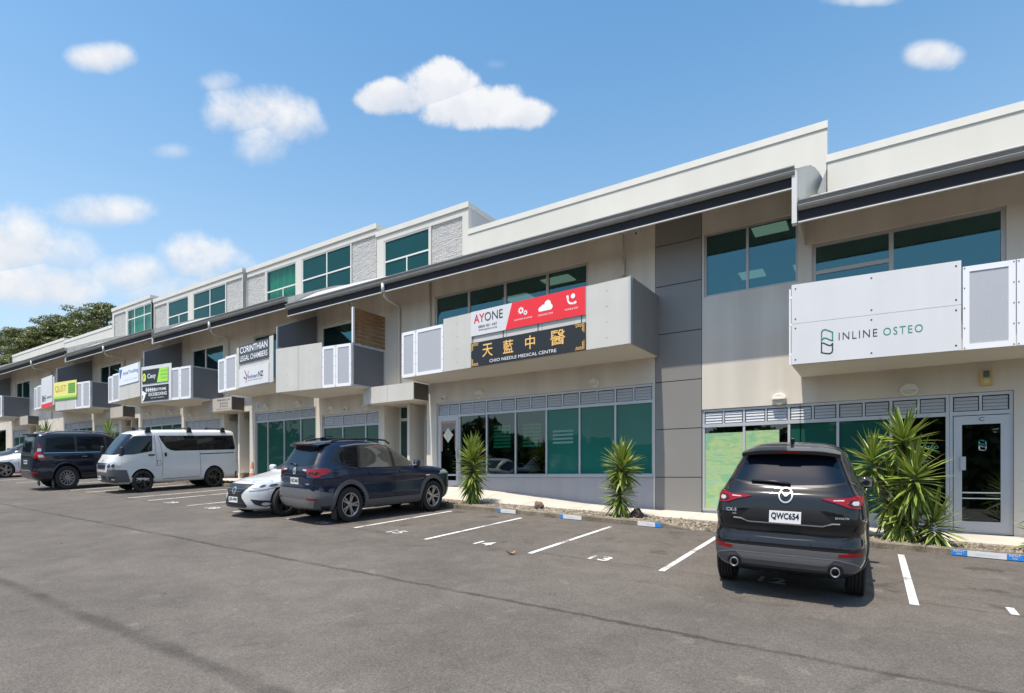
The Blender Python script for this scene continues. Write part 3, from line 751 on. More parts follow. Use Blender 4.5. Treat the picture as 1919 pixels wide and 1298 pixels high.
def attic(parent, x0, x1, zb, zt, bays, cap=.22):
    """set-back third storey; bays: (kind, a, b, extra) from left to right; gaps between are white columns"""
    beam = .42
    holes = [(a, b, zb, zt - beam - .06) for k, a, b, *e in bays]
    o = wall(parent, 'attic_wall', x0, x1, zb - .0, zt - cap, holes, YP, .14, WHITE_WALL)
    mb = MB()
    for x in (x0, x1):
        mb.face([(x, YP + .2, zb - 1), (x, YP + 7.5, zb - 1), (x, YP + 7.5, zt - cap), (x, YP + .2, zt - cap)])
    mb.face([(x0, YP + 7.5, zb - 1), (x1, YP + 7.5, zb - 1), (x1, YP + 7.5, zt - cap), (x0, YP + 7.5, zt - cap)])
    mb.face([(x0, YP, zt - cap), (x1, YP, zt - cap), (x1, YP + 7.5, zt - cap), (x0, YP + 7.5, zt - cap)])
    mb.build('attic_side_wall', WALL_PALE, parent)
    q = MB(); q.box(x0 - .03, x1 + .03, YP - .05, YP + 7.55, zt - cap, zt); q.build('attic_flashing', FLASHING, parent)
    q = MB(); q.box(x0 - .01, x1 + .01, YP - .014, YP, zt - cap - .04, zt - cap); q.build('flashing_shadow_gap', mat('grey_gap', (.35, .345, .33), .7), parent)
    rm = MB(); a, b = x0 + .06, x1 - .06
    rm.face([(a, YP + 4, zb), (b, YP + 4, zb), (b, YP + 4, zt - .5), (a, YP + 4, zt - .5)]); rm.face([(a, YP + .15, zt - .5), (a, YP + 4, zt - .5), (b, YP + 4, zt - .5), (b, YP + .15, zt - .5)])
    rm.face([(a, YP + .15, zb), (b, YP + .15, zb), (b, YP + 4, zb), (a, YP + 4, zb)])
    for x in (a, b): rm.face([(x, YP + .15, zb), (x, YP + 4, zb), (x, YP + 4, zt - .5), (x, YP + .15, zt - .5)])
    rm.build('office_room', ROOM, parent)
    for bay in bays:
        kind, a, b = bay[:3]; ztop = zt - beam - .06
        if kind == 'block': brick_panel(parent, a, b, zb, ztop, YP + .04)
        else:
            e = bay[3]
            window(parent, a, b, zb, ztop, e.get('mull', ()), e.get('trans', ()), YP, ALU_WHITE, G_CURTAIN if e.get('curtain') else G_ATTIC, .06, .05, low=e.get('low'))
            if e.get('curtain'):
                c = MB(); n = 46
                pts = [(a + .06 + (b - a - .12) * k / n, YP + .20 + .05 * math.sin(k * 1.9) + .02 * math.sin(k * .7)) for k in range(n + 1)]
                for (xa, ya), (xb, yb) in zip(pts, pts[1:]): c.face([(xa, ya, zb), (xb, yb, zb), (xb, yb, ztop - .02), (xa, ya, ztop - .02)])
                c.build('curtain', CURTAIN, parent)
            if e.get('blind'):
                c = MB()
                for (xa, xb, za) in e['blind']: c.box(xa, xb, YP + .16, YP + .17, za, ztop - .04)
                c.build('window_blind', BLIND, parent)
mat('grey_gap', (.35, .345, .33), .7)
# ------------------------------------------------------------------ unit at the right end: clinic
clinic = thing('clinic_unit', 'right hand white office unit with glazed clinic shopfront and long pale balcony sign', 'building', (2.5, Y0, .75))
wall(clinic, 'wall', -1.36, 9.5, .2, 7.95, [(-1.12, 2.2, 4.95, 7.155), (-1.36, 2.31, .2, 3.572), (5.2, 8.6, 1.0, 3.572), (4.6, 8.4, 5.2, 7.155)])
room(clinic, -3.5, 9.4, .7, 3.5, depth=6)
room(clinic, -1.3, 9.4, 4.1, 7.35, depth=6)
window(clinic, -1.12, 2.2, 4.95, 7.155, [.36], [6.50, None], frame=ALU_WARM, pane=G_UP, fw=.075)
window(clinic, 4.6, 8.4, 5.2, 7.155, [6.5], frame=ALU_WARM, pane=G_UP, fw=.075)
bx = [-3.54 + .8333 * k for k in range(1, 7)]
def film_material():
    m = bpy.data.materials.new('green_watercolour_film'); m.use_nodes = True
    N, L = m.node_tree.nodes, m.node_tree.links; b = N['Principled BSDF']; b.inputs['Roughness'].default_value = .35; b.inputs['Coat Weight'].default_value = .3; b.inputs['Coat Roughness'].default_value = .02
    g = N.new('ShaderNodeNewGeometry'); mp = N.new('ShaderNodeMapping'); mp.inputs['Rotation'].default_value = (0, R(-28), 0); mp.inputs['Scale'].default_value = (.75, 1, 2.6)
    L.new(g.outputs['Position'], mp.inputs['Vector'])
    t = N.new('ShaderNodeTexNoise'); t.inputs['Scale'].default_value = 2.0; t.inputs['Detail'].default_value = 6; t.inputs['Roughness'].default_value = .7; t.inputs['Distortion'].default_value = 1.0
    L.new(mp.outputs['Vector'], t.inputs['Vector'])
    r = N.new('ShaderNodeValToRGB'); L.new(t.outputs['Fac'], r.inputs['Fac'])
    e = r.color_ramp.elements; e[0].position = .30; e[0].color = (.20, .40, .28, 1); e[1].position = .72; e[1].color = (.34, .50, .44, 1)
    for p, c in ((.40, (.20, .42, .24, 1)), (.46, (.28, .45, .22, 1)), (.51, (.42, .50, .22, 1)), (.57, (.26, .44, .27, 1)), (.64, (.28, .47, .38, 1))):
        k = e.new(p); k.color = c
    L.new(r.outputs['Color'], b.inputs['Base Color'])
    return m
FILM = film_material()
sf = shopfront(clinic, -3.54, 1.33, 1.06, 3.17, 3.568, [-3.54 + .974 * k for k in range(1, 5)], [G_DARK, G_DARK, G_BLIND_DARK, G_BLIND_DARK, G_DARK], kick=.55)
dsf = shopfront(clinic, 1.335, 2.305, .77, 3.17, 3.566, [], [None], cells=2)
# printed film inside the first two panes
q = MB(); q.box(-3.485, -2.594, Y0 + .078, Y0 + .083, 1.116, 2.98); q.build('window_film', FILM, clinic)
q = MB(); q.box(-2.538, -1.80, Y0 + .078, Y0 + .083, 1.116, 3.00); q.build('window_film', FILM, clinic)
# door with letter, bars and long handle
dm = MB(); y0, y1 = Y0 + .025, Y0 + .075
dm.box(1.40, 1.53, y0, y1, .80, 3.11); dm.box(2.12, 2.25, y0, y1, .80, 3.11); dm.box(1.53, 2.12, y0, y1, 2.94, 3.11); dm.box(1.53, 2.12, y0, y1, .80, 1.01)
door = dm.build('glazed_door', ALU, clinic)
q = MB(); q.box(1.526, 2.124, Y0 + .05, Y0 + .06, 1.006, 2.944); q.build('pane', G_DARK, door)
q = MB(); q.box(1.50, 1.585, Y0 - .03, Y0 + .022, 2.03, 2.30); q.build('handle', LOUVRE, door)
q = MB(); q.box(1.53, 2.12, Y0 + .04, Y0 + .049, 1.57, 1.595); q.box(1.53, 2.12, Y0 + .04, Y0 + .049, 1.46, 1.48); q.build('safety_strip', mat('frosted_strip', (.62, .66, .62), .5), door)
letters('C', lambda s, z, o: (s, Y0 + .024 - o, z), 1.79, 1.875, 3.0, 3.075, JOINT, door)
fl = lambda s, z, o: (s, Y0 + .048 - o, z)
letters('INLINE', lambda s, z, o: (s, Y0 + .083 - o, z), .50, .80, 2.475, 2.535, WHITE_METAL, sf)
letters('OSTEO', lambda s, z, o: (s, Y0 + .083 - o, z), .84, 1.16, 2.475, 2.535, mat('window_teal_print', (.10, .45, .45), .5), sf)
letters('OSTEOPATHY', lambda s, z, o: (s, Y0 + .083 - o, z), .62, 1.0, 2.20, 2.235, WHITE_METAL, sf)
def spine_logo(parent, fn, x0, x1, z0, z1, top_m, low_m, wd, thick=.004):
    """two stacked wavy-edged boxes drawn in outline"""
    def ribbon(mb, pts, w):
        n = len(pts)
        for i in range(n):
            a, b = Vector(pts[i]), Vector(pts[(i + 1) % n]); d = (b - a)
            if d.length < 1e-6: continue
            d.normalize(); k = Vector((-d.y, d.x)) * w / 2; a2, b2 = a - d * w / 2, b + d * w / 2
            mb.face([fn(*(a2 - k), thick), fn(*(b2 - k), thick), fn(*(b2 + k), thick), fn(*(a2 + k), thick)])
    W, H = x1 - x0, z1 - z0
    P = lambda u, v: (x0 + W * u, z0 + H * v)
    up = [P(0, .57), P(.2, .66), P(.45, .64), P(.75, .56), P(1, .52), P(1, .86), P(.75, .92), P(.35, 1.0), P(.12, .985), P(0, .90)]
    lo = [P(0, .07), P(.4, .02), P(.75, 0), P(.95, .05), P(1, .14), P(1, .40), P(.85, .33), P(.6, .35), P(.25, .44), P(0, .48)]
    for pts, m in ((up, top_m), (lo, low_m)):
        q = MB(); ribbon(q, pts, wd); q.build('logo', m, parent)
spine_logo(door, lambda s, z, o: (s, Y0 + .048 - o, z), 1.80, 1.90, 2.42, 2.62, MATS['window_teal_print'], WHITE_METAL, .022)
CB = Plane(-1.353, 12.546, 2.192, 12.83)
cb = balcony(clinic, CB, 4.165, [('mesh', 2.735, 3.47, 4.17, 5.66), ('mesh', 3.475, 4.25, 4.17, 5.66), ('sheet', 4.26, 6.9, 4.17, 5.66)], back_left=-1.33, back_right=5.6)
CB.len = 7.0
q = MB(); q.box(-1.34, -1.30, 12.62, Y0, 4.2, 5.60); q.build('balcony_side', PANEL, cb)
eaves(clinic, -1.275, 9.5, 7.18)
parapet(clinic, -1.02, 9.5, 9.0, at(1545, 292, YP)[1])

# ------------------------------------------------------------------ medical-centre block: two units under one roof
block = thing('office_block', 'long middle office block with dark grey panel stripe and red and black balcony signs', 'building', (-9.0, Y0, 1.2))
ZB = 7.916
wall(block, 'wall', -18.4, -4.735, .6, ZB + .74, [(-12.28, -6.65, 5.5, 7.93), (-12.19, -4.78, .6, 4.352), (-18.05, -14.92, 1.5, 4.302), (-14.63, -13.52, 1.6, 4.45), (-13.41, -12.63, 1.6, 4.45), (-18.12, -14.72, 5.1, 7.78)])
wall(block, 'wall', -3.54, -1.36, 3.572, ZB + .74, [(-3.49, -1.40, 6.36, 7.93)])
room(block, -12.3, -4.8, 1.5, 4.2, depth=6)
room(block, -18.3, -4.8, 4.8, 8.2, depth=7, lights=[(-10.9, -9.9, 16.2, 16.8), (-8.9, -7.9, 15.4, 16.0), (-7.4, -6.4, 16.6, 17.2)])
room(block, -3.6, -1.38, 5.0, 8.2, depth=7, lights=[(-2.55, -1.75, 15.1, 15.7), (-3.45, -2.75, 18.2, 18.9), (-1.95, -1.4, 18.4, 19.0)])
window(block, -12.28, -6.65, 5.5, 7.93, [-10.87, -9.47, -7.98], frame=ALU_WARM, pane=G_UP, fw=.075)
window(block, -3.49, -1.40, 6.36, 7.93, [-2.49], frame=ALU_WARM, pane=G_UP, fw=.05)
window(block, -18.12, -14.72, 5.1, 7.78, [-16.35, -15.95], [6.55, None, None], frame=ALU_WHITE, pane=G_UP, fw=.08)
# cladding stripe: one sheet to each course
q = MB(); q.box(-4.735, -3.54, Y0 + .03, Y0 + .2, .7, 8.7); q.build('joint_backing', JOINT, block)
pz = [.72, 1.887, 3.125, 4.35, 5.588, 6.827, 7.879, 8.62]
for a, b in zip(pz, pz[1:]):
    q = MB(); q.box(-4.722, -3.553, Y0 - .004, Y0 + .03, a + .010, b - .010); q.build('cladding_panel', DARK_PANEL, block)
# medical shop front
xsB = [-11.25 + 1.078 * k for k in range(0, 6)]
bs = shopfront(block, -12.19, -4.78, 1.93, 3.90, 4.348, xsB, [None, G_SHOP, G_SHOP, G_SHOP, G_BLIND, G_BLIND, G_BLIND])
q = MB(); q.box(-11.27, -4.78, Y0 + .008, Y0 + .12, .5, 1.93); q.build('plinth', SHADE_WALL, block)
q = MB(); q.box(-11.30, -4.77, Y0 - .03, Y0 + .06, 1.90, 1.95); q.build('window_sill', ALU, block)
for k in (1, 2):
    a, b = xsB[k], xsB[k + 1]; q = MB()
    for i in range(7): q.box(a + .22, b - .22, Y0 + .125, Y0 + .13, 2.80 + .105 * i, 2.87 + .105 * i)
    q.build('window_notice', mat('pale_green_notice', (.50, .62, .55), .7), block)
q = MB()
for i in range(4): q.box(xsB[3] + .2, xsB[3] + .86, Y0 + .076, Y0 + .08, 2.86 + .11 * i, 2.92 + .11 * i)
q.build('window_notice', mat('faint_green_notice', (.16, .30, .27), .7), block)
dm = MB(); y0, y1 = Y0 + .03, Y0 + .08
dm.box(-12.13, -12.03, y0, y1, 1.60, 3.86); dm.box(-11.38, -11.28, y0, y1, 1.60, 3.86); dm.box(-12.03, -11.38, y0, y1, 3.74, 3.86); dm.box(-12.03, -11.38, y0, y1, 1.60, 1.78)
door = dm.build('glazed_door', ALU, block)
q = MB(); q.box(-12.034, -11.376, Y0 + .05, Y0 + .06, 1.776, 3.744); q.build('pane', G_DARK, door)
q = MB(); q.prism([(-11.73, 3.02), (-11.52, 3.27), (-11.73, 3.52), (-11.94, 3.27)], lambda p, d: (p[0], Y0 + .048 - d, p[1]), 0, .004); q.build('diamond_poster', mat('cream_diamond_poster', (.72, .66, .55), .6, speck=(30, .25)), door)
q = MB()
for a, b in ((-12.03, -11.97), (-11.44, -11.38)): q.box(a, b, Y0 + .042, Y0 + .048, 2.75, 3.66)
q.box(-12.03, -11.38, Y0 + .042, Y0 + .048, 3.66, 3.74); q.build('door_couplet', mat('faded_red_paper', (.55, .30, .22), .8, noise=(20, .2)), door)
q = MB(); q.box(-11.36, -11.31, Y0 - .02, Y0 + .03, 2.5, 2.8); q.build('handle', LOUVRE, door)
# left unit shop front
ASF = shopfront(block, -18.05, -14.92, 1.55, 3.83, 4.298, [-16.9, -15.64], [G_BLIND_DARK], cells=2)
entry(block, -14.92, 1.72, 4.45)
canopy(block, -14.93, -12.55, 13.48, 4.43, 5.0, PANEL, -13.75)
BB = Plane(-12.52, 12.925, -4.744, 12.456)
f_ = lambda x: (Vector((x, 0, 0)) - Vector((BB.a.x, 0, 0))).length / BB.d.x
bb = balcony(block, BB, 5.02, [('mesh', 0, f_(-11.89), 5.03, 6.46), ('mesh', f_(-11.89), f_(-10.71), 5.03, 6.46), ('sheet', f_(-10.71), f_(-9.6), 5.03, 6.60), ('sheet', f_(-9.6), f_(-8.36), 5.03, 6.60), ('sheet', f_(-8.36), f_(-7.2), 5.03, 6.60), ('sheet', f_(-7.2), f_(-5.91), 5.03, 6.60), ('sheet', f_(-5.91), BB.len - .02, 5.03, 6.60)], back_left=-12.5, back_right=-4.66)
sp = Plane(-4.742, 12.47, -4.665, Y0)
q = MB(); sp.slab(q, .03, sp.len * .42, 5.03, 6.60, .0, .03); q.build('balcony_panel', DARK_PANEL, bb)
q = MB(); sp.slab(q, sp.len * .42 + .01, sp.len - .01, 5.03, 6.60, .0, .03); q.build('balcony_panel', DARK_PANEL, bb)
q = MB(); BB.slab(q, BB.len - .02, BB.len + .02, 5.02, 6.61, -.02, .035); q.build('corner_trim', ALU, bb)
AB = Plane(-18.25, 12.358, -14.67, 12.751)
ab = balcony(block, AB, 4.964, [('sheet', 0, 1.13, 4.97, 6.56), ('sheet', 1.13, 2.275, 4.97, 6.56), ('mesh', 2.275, 2.90, 4.97, 6.40), ('mesh', 2.90, AB.len, 4.97, 6.40)], back_left=-18.1, back_right=-14.62)
s_ = side_screen(block, -14.665, 12.77, -14.62, Y0, 4.98, 6.40, 6.40)
# cedar slats above the side screen
pl = Plane(-14.66, 12.78, -14.62, Y0)
q = MB(); pl.slab(q, -.02, .05, 6.42, 7.62, -.03, .035); q.build('slat_post', WHITE_METAL, block)
for k in range(8):
    q = MB(); pl.slab(q, .05, pl.len, 6.44 + .148 * k, 6.44 + .148 * k + .128, -.01, .02); q.build('timber_slat', TIMBER, block)
side_screen(block, -18.30, 12.40, -18.26, Y0 - .02, 6.0, 7.42, 8.30, MESH_DARK, ALU, 'privacy_screen', rail=6.62)
eaves(block, -18.4, -1.33, ZB, hump=.22, skew=.055)
q = MB(); q.box(-1.385, -1.29, YE - .04, YE + .12, 7.17, 8.25); q.build('gutter_end_box', ALU_WHITE, block)
downpipe(block, -13.33, ZB, -13.84, 7.80, 5.02)
mb = MB(); mb.tube([(-12.44, Y0 - .05, 8.4), (-12.44, Y0 - .05, 5.3)], .035, 8); mb.build('downpipe', PIPE, block, smooth=True)
mb = MB(); mb.tube([(-5.59, Y0 - .06, 8.4), (-5.59, Y0 - .06, 7.75)], .018, 8); mb.tube([(-5.59, Y0 - .06, 7.75), (-5.59, Y0 - .06, 7.3)], .05, 8); mb.tube([(-5.59, Y0 - .06, 7.3), (-5.59, Y0 - .06, 6.3)], .03, 8); mb.build('vent_pipe', PIPE, block, smooth=True)
parapet(block, -13.3, -1.0, 9.6, at(1552, 225, YP)[1])
X_ = lambda px: at(px, 500, YP)[0]
zt = at(879.5, 377, YP)[1]
attic(block, -18.4, -13.3, 8.6, zt, [('glass', X_(720), X_(805), dict(low=(X_(762),), trans=(at(762, 479, YP)[1],))), ('block', X_(808), X_(867))])

# ------------------------------------------------------------------ the terrace further left, one stepped block after another
def right_half(b, P, dz, bal):
    """unit to the left of party wall P: balcony, upper window, shop front"""
    shopfront(b, P - 4.07, P - .02, 1.75 + dz, 4.28 + dz, 4.675 + dz, [P - 3.23, P - 2.1, P - 1.0], [G_BLIND_DARK], cells=2)
    window(b, P - 4.2, P - 1.15, 5.6 + dz, 8.02 + dz, [P - 2.9, P - 1.9], frame=ALU_WARM, pane=G_UP, fw=.08)
    pl = Plane(P - 4.38, 12.763, P - .17, 12.447)
    return pl, balcony(b, pl, 5.386 + dz, bal(pl), back_left=P - 4.34, back_right=P - .15)
def left_half(b, P, dz, bal):
    """unit to the right of party wall P (mirrored): balcony, entry, canopy, shop front, privacy screen"""
    shopfront(b, P + .35, P + 3.48, 1.55 + dz, 3.83 + dz, 4.298 + dz, [P + 1.5, P + 2.76], [G_BLIND_DARK], cells=2)
    window(b, P + .9, P + 3.68, 5.1 + dz, 7.72 + dz, [P + 2.1], [6.5 + dz, None], frame=ALU_WHITE, pane=G_UP, fw=.08)
    entry(b, P + 3.48, 1.72 + dz, 4.45 + dz)
    canopy(b, P + 3.0, P + 5.35, 13.62, 4.47 + dz, 5.05 + dz, mat('warm_fibre_sheet', (.46, .42, .37), .7, noise=(1, .05)))
    pl = Plane(P + .14, 12.38, P + 3.74, 12.75)
    o = balcony(b, pl, 4.985 + dz, bal(pl), back_left=P + .3, back_right=P + 3.78)
    side_screen(b, P + 3.745, 12.77, P + 3.78, Y0, 5.0 + dz, 6.42 + dz, 6.42 + dz)
    side_screen(b, P + .10, 12.42, P + .14, Y0 - .02, 6.0 + dz, 7.42 + dz, 8.28 + dz, MESH_DARK, ALU, 'privacy_screen', rail=6.62 + dz)
    return pl, o
def holes(P, PL, dz):
    return [(P - 4.07, P - .02, 1.5 + dz, 4.68 + dz), (P - 4.2, P - 1.15, 5.6 + dz, 8.02 + dz), (PL + .35, PL + 3.48, 1.2 + dz + .34, 4.302 + dz + .34),
            (PL + .9, PL + 3.68, 5.1 + dz + .34, 7.72 + dz + .34), (PL + 3.77, PL + 4.88, 1.5 + dz + .34, 4.45 + dz + .34), (PL + 4.99, PL + 5.77, 1.5 + dz + .34, 4.45 + dz + .34)]
H_R = lambda dz: lambda pl: [('mesh', 0, .62, 5.39 + dz, 6.75 + dz), ('mesh', .62, 1.55, 5.39 + dz, 6.80 + dz), ('sheet', 1.55, 2.9, 5.39 + dz, 7.02 + dz), ('sheet', 2.9, pl.len, 5.39 + dz, 7.02 + dz)]
H_L = lambda dz: lambda pl: [('sheet', 0, 1.1, 4.99 + dz, 6.56 + dz), ('sheet', 1.1, 2.1, 4.99 + dz, 6.56 + dz), ('mesh', 2.1, 2.85, 4.99 + dz, 6.42 + dz), ('mesh', 2.85, pl.len, 4.99 + dz, 6.42 + dz)]
TERRACE = []
def terrace(name_label, P, PL, zb, dz, attic_x, bays, ztop, lights=()):
    b = thing('office_terrace', name_label, 'building', ((P + PL) / 2, Y0, 1.6 + dz))
    wall(b, 'wall', PL, P, .6, zb + .74, holes(P, PL, dz))
    room(b, PL + .1, P - .1, 1.6 + dz, 4.5 + dz, depth=6); room(b, PL + .12, P - .12, 5.0 + dz, 8.3 + dz, depth=7)
    pr = right_half(b, P, dz, H_R(dz)); pl_ = left_half(b, PL, dz + .34, H_L(dz + .34))
    eaves(b, PL, P - .02, zb, hump=.2)
    q = MB(); q.box(PL - .06, PL + .03, YE - .04, YE + .1, zb - .03, zb + .35); q.build('gutter_end_box', ALU_WHITE, b)
    downpipe(b, P - 5.3, zb, P - 6.05, zb - .1, 5.05 + dz)
    attic(b, attic_x[0], attic_x[1], zb + .65, ztop, bays)
    return b, pr, pl_
z2 = at(714, 415.6, YP)[1]
t1 = terrace('terrace block with green curtained attic window and black legal chambers sign', -18.42, -28.68, 8.24, 0.0, (-28.3, -18.42),
    [('block', X_(461), X_(497)), ('glass', X_(499), X_(555), dict(low=(X_(530),), trans=(at(530, 539, YP)[1],), curtain=True)), ('glass', X_(566), X_(658), dict(mull=(X_(612),), trans=(at(612, 512, YP)[1],) * 2)), ('block', X_(659), X_(707))], z2)
z3 = at(455, 502, YP)[1]
t2 = terrace('terrace block with two wide attic windows and pale blue balcony banner', -28.70, -38.98, 8.52, .30, (-38.6, -28.72),
    [('block', X_(290), X_(313)), ('glass', X_(315), X_(353), dict(low=(X_(335),), trans=(at(335, 589, YP)[1],))), ('glass', X_(362), X_(423), dict(mull=(X_(393),), trans=(at(393, 570, YP)[1],) * 2)), ('block', X_(424), X_(454))], z3)
z4 = at(286, 551, YP)[1]
t3 = terrace('terrace block nearest the trees with a single short attic box', -39.0, -52.9, 8.92, .62, (at(211, 575, YP)[0], -39.02),
    [('block', X_(214), X_(236)), ('glass', X_(239), X_(284), dict(mull=(X_(252), X_(270)), trans=(12.5, 12.5, 12.5), curtain=True))], z4)
parapet(t3[0], -52.9, at(211, 575, YP)[0], 10.2, at(170, 622, YP)[1])
far = thing('far_unit', 'low white parapeted unit at the far left end of the terrace', 'building', (-58, Y0, 3.2))
wall(far, 'wall', -64, -52.92, 1.5, 9.9, [(-62, -54, 6.3, 8.6), (-62, -54, 2.9, 5.4)]); eaves(far, -64, -52.95, 9.2)
window(far, -62, -54, 6.3, 8.6, [-60, -58, -56], frame=ALU, pane=G_UP); window(far, -62, -54, 2.9, 5.4, [-60, -58, -56], frame=ALU, pane=G_SHOP)
parapet(far, at(24, 665, YP)[0], -52.95, 10.6, at(75, 648, YP)[1])
# closing walls and roof behind, so that the place is solid from other viewpoints
for b, x0, x1, zt_ in ((clinic, -1.02, 9.5, 10.0), (block, -18.4, -1.0, 10.6), (t1[0], -28.68, -18.42, 10.6), (t2[0], -38.98, -28.7, 11.0), (t3[0], -52.9, -39.0, 11.2), (far, -64, -52.95, 11.2)):
    q = MB(); q.face([(x0, YP + .1, zt_ - .3), (x1, YP + .1, zt_ - .3), (x1, YP + 9, zt_ - .3), (x0, YP + 9, zt_ - .3)]); q.face([(x0, YP + 9, 0), (x1, YP + 9, 0), (x1, YP + 9, zt_ - .3), (x0, YP + 9, zt_ - .3)])
    q.face([(x0 + .02, Y0 + .2, 0), (x0 + .02, YP + 9, 0), (x0 + .02, YP + 9, zt_ - .3), (x0 + .02, YP, zt_ - .3), (x0 + .02, Y0 + .2, zt_ - 2.2)]); q.face([(x1 - .02, Y0 + .2, 0), (x1 - .02, YP + 9, 0), (x1 - .02, YP + 9, zt_ - .3), (x1 - .02, YP, zt_ - .3), (x1 - .02, Y0 + .2, zt_ - 2.2)])
    q.build('back_wall', WALL_PALE, b)
# ------------------------------------------------------------------ signs
SIGN_WHITE = mat('sign_white', (.66, .66, .675), .5, coat=.05, noise=(1.2, .03), streak=(3, .03))
SIGN_RED = mat('sign_red', (.78, .022, .035), .5, coat=.05)
SIGN_BLACK = mat('sign_black', (.012, .013, .016), .5, coat=.1)
INK = mat('dark_print', (.02, .025, .05), .5)
RED_INK = mat('red_print', (.65, .02, .05), .5)
WHITE_INK = mat('white_print', (.85, .85, .85), .5)
TEAL_INK = mat('teal_print', (.015, .24, .19), .5)
GOLD = mat('gold_leaf', (.85, .50, .15), .5, metal=.05)
LIME = mat('lime_print', (.36, .72, .08), .45)
YELLOW = mat('yellow_print', (.82, .74, .22), .45)
GREEN_INK = mat('green_print', (.10, .30, .05), .45)
BLUE_INK = mat('blue_print', (.06, .14, .42), .45)
def sign_board(name, label, category, pl, t0, t1, z0, z1, out=.034, th=.02, m=SIGN_WHITE, group=None, quad=None):
    """a flat sign screwed on a balcony front; returns its root and a function placing marks on its face"""
    c = Vector(pl.pt((t0 + t1) / 2, (z0 + z1) / 2, out))
    root = thing(name, label, category, c, group)
    q = MB()
    if quad: pl.poly(q, quad, out, out + th)
    else: pl.slab(q, t0, t1, z0, z1, out, out + th)
    q.build('board', m, root)
    return root, (lambda s, z, o: pl.pt(s, z, out + th + o))
def disc2(mb, fn, s, z, r, n=20, thick=.004, rz=None):
    mb.face([fn(s + r * math.cos(2 * math.pi * k / n), z + (rz or r) * math.sin(2 * math.pi * k / n), thick) for k in range(n)])
def ring2(mb, fn, s, z, r0, r1, n=20, thick=.004, a0=0, a1=360):
    for k in range(n):
        a, b = R(a0 + (a1 - a0) * k / n), R(a0 + (a1 - a0) * (k + 1) / n)
        mb.face([fn(s + r0 * math.cos(a), z + r0 * math.sin(a), thick), fn(s + r1 * math.cos(a), z + r1 * math.sin(a), thick), fn(s + r1 * math.cos(b), z + r1 * math.sin(b), thick), fn(s + r0 * math.cos(b), z + r0 * math.sin(b), thick)])
def bar2(mb, fn, a, b, w, thick=.004):
    a, b = Vector(a), Vector(b); d = (b - a).normalized(); k = Vector((-d.y, d.x)) * w / 2
    mb.face([fn(*(a - k), thick), fn(*(b - k), thick), fn(*(b + k), thick), fn(*(a + k), thick)])

# osteo sign: two white boards, one above the other
s0, s1 = .0, 2.715
root, fn = sign_board('clinic_sign', 'long white balcony sign lettered INLINE OSTEO with a two part outline logo', 'sign', CB, s0, s1, 4.168, 4.98, .034, .02)
q = MB(); CB.slab(q, s0, s1, 4.987, 5.775, .034, .054); q.build('upper_board', SIGN_WHITE, root)
zt0, zb0 = 4.63, 4.42
tx = lambda px, py: CB.px(px, py)
a = tx(1572, 645); b = tx(1644, 637); letters('INLINE', fn, a[0], b[0], 4.565, 4.71, INK, root, bold=-.004, spacing=1.25)
a = tx(1655, 633); b = tx(1729, 627); letters('OSTEO', fn, a[0], b[0], 4.565, 4.71, TEAL_INK, root, bold=-.004, spacing=1.25)
a = tx(1540, 640); b = tx(1560.5, 640)
spine_logo(root, fn, a[0], b[0], 4.32, 4.80, TEAL_INK, INK, .022)
q = MB()
for z0, z1 in ((4.168, 4.98), (4.987, 5.775)):
    for t in (.07, 1.36, 2.64):
        for z in (z0 + .09, z1 - .09):
            disc2(q, fn, t, z, .016, 8)
stuff(q.build('screw', SCREW, root))
q = MB()
for z in (4.35, 4.95, 5.5): CB.slab(q, -.035, .02, z, z + .05, .0, .034)
CB.slab(q, -.045, -.015, 4.17, 5.70, .0, .03)
q.build('fixing_rail', WHITE_METAL, root)

# red and white office-services sign
a, b = BB.px(885.9, 600)[0], BB.px(1099.6, 560)[0]
root, fn = sign_board('red_sign', 'white and red balcony sign lettered AYONE with gears, cloud and telephone icons', 'sign', BB, a, b, 5.905, 6.60, .036, .03)
W = b - a
q = MB(); q.face([fn(a + W * .335, 5.905, .003), fn(b, 5.905, .003), fn(b, 6.60, .003), fn(a + W * .395, 6.60, .003)]); q.build('red_field', SIGN_RED, root)
letters('AY', fn, a + W * .03, a + W * .135, 6.26, 6.50, RED_INK, root, .006, bold=.012)
letters('ONE', fn, a + W * .137, a + W * .31, 6.26, 6.50, INK, root, .006, bold=-.002)
letters('0800 001 447', fn, a + W * .075, a + W * .255, 6.10, 6.175, INK, root, .006)
letters('www.ayone.co.nz', fn, a + W * .078, a + W * .255, 6.0, 6.06, INK, root, .006)
q = MB()
for s, z, r in ((a + W * .475, 6.34, .088), (a + W * .515, 6.26, .062)):
    ring2(q, fn, s, z, r * .42, r * .8, 20, .006)
    for k in range(8):
        t = k * math.pi / 4; bar2(q, fn, (s + r * .75 * math.cos(t), z + r * .75 * math.sin(t)), (s + r * 1.08 * math.cos(t), z + r * 1.08 * math.sin(t)), r * .34, .006)
q.build('gear_icon', WHITE_INK, root)
q = MB()
cx, cz = a + W * .685, 6.30
q.face([fn(cx + x * .9, cz + z, .006) for x, z in ((-.22, -.10), (.20, -.10), (.245, -.05), (.24, .01), (.19, .05), (.18, .11), (.12, .16), (.05, .16), (-.01, .12), (-.04, .06), (-.10, .07), (-.15, .03), (-.21, .01), (-.245, -.04))]); q.build('cloud_icon', WHITE_INK, root)
q = MB()
px_, pz_ = a + W * .895, 6.33
ring2(q, fn, px_ + .02, pz_ + .03, .10, .145, 16, .006, 165, 300); bar2(q, fn, (px_ - .10, pz_ + .05), (px_ - .12, pz_ + .13), .06, .006); bar2(q, fn, (px_ + .06, pz_ - .10), (px_ + .14, pz_ - .07), .06, .006)
disc2(q, fn, px_ + .045, pz_ + .09, .062, 14, .006)
q.build('telephone_icon', WHITE_INK, root)
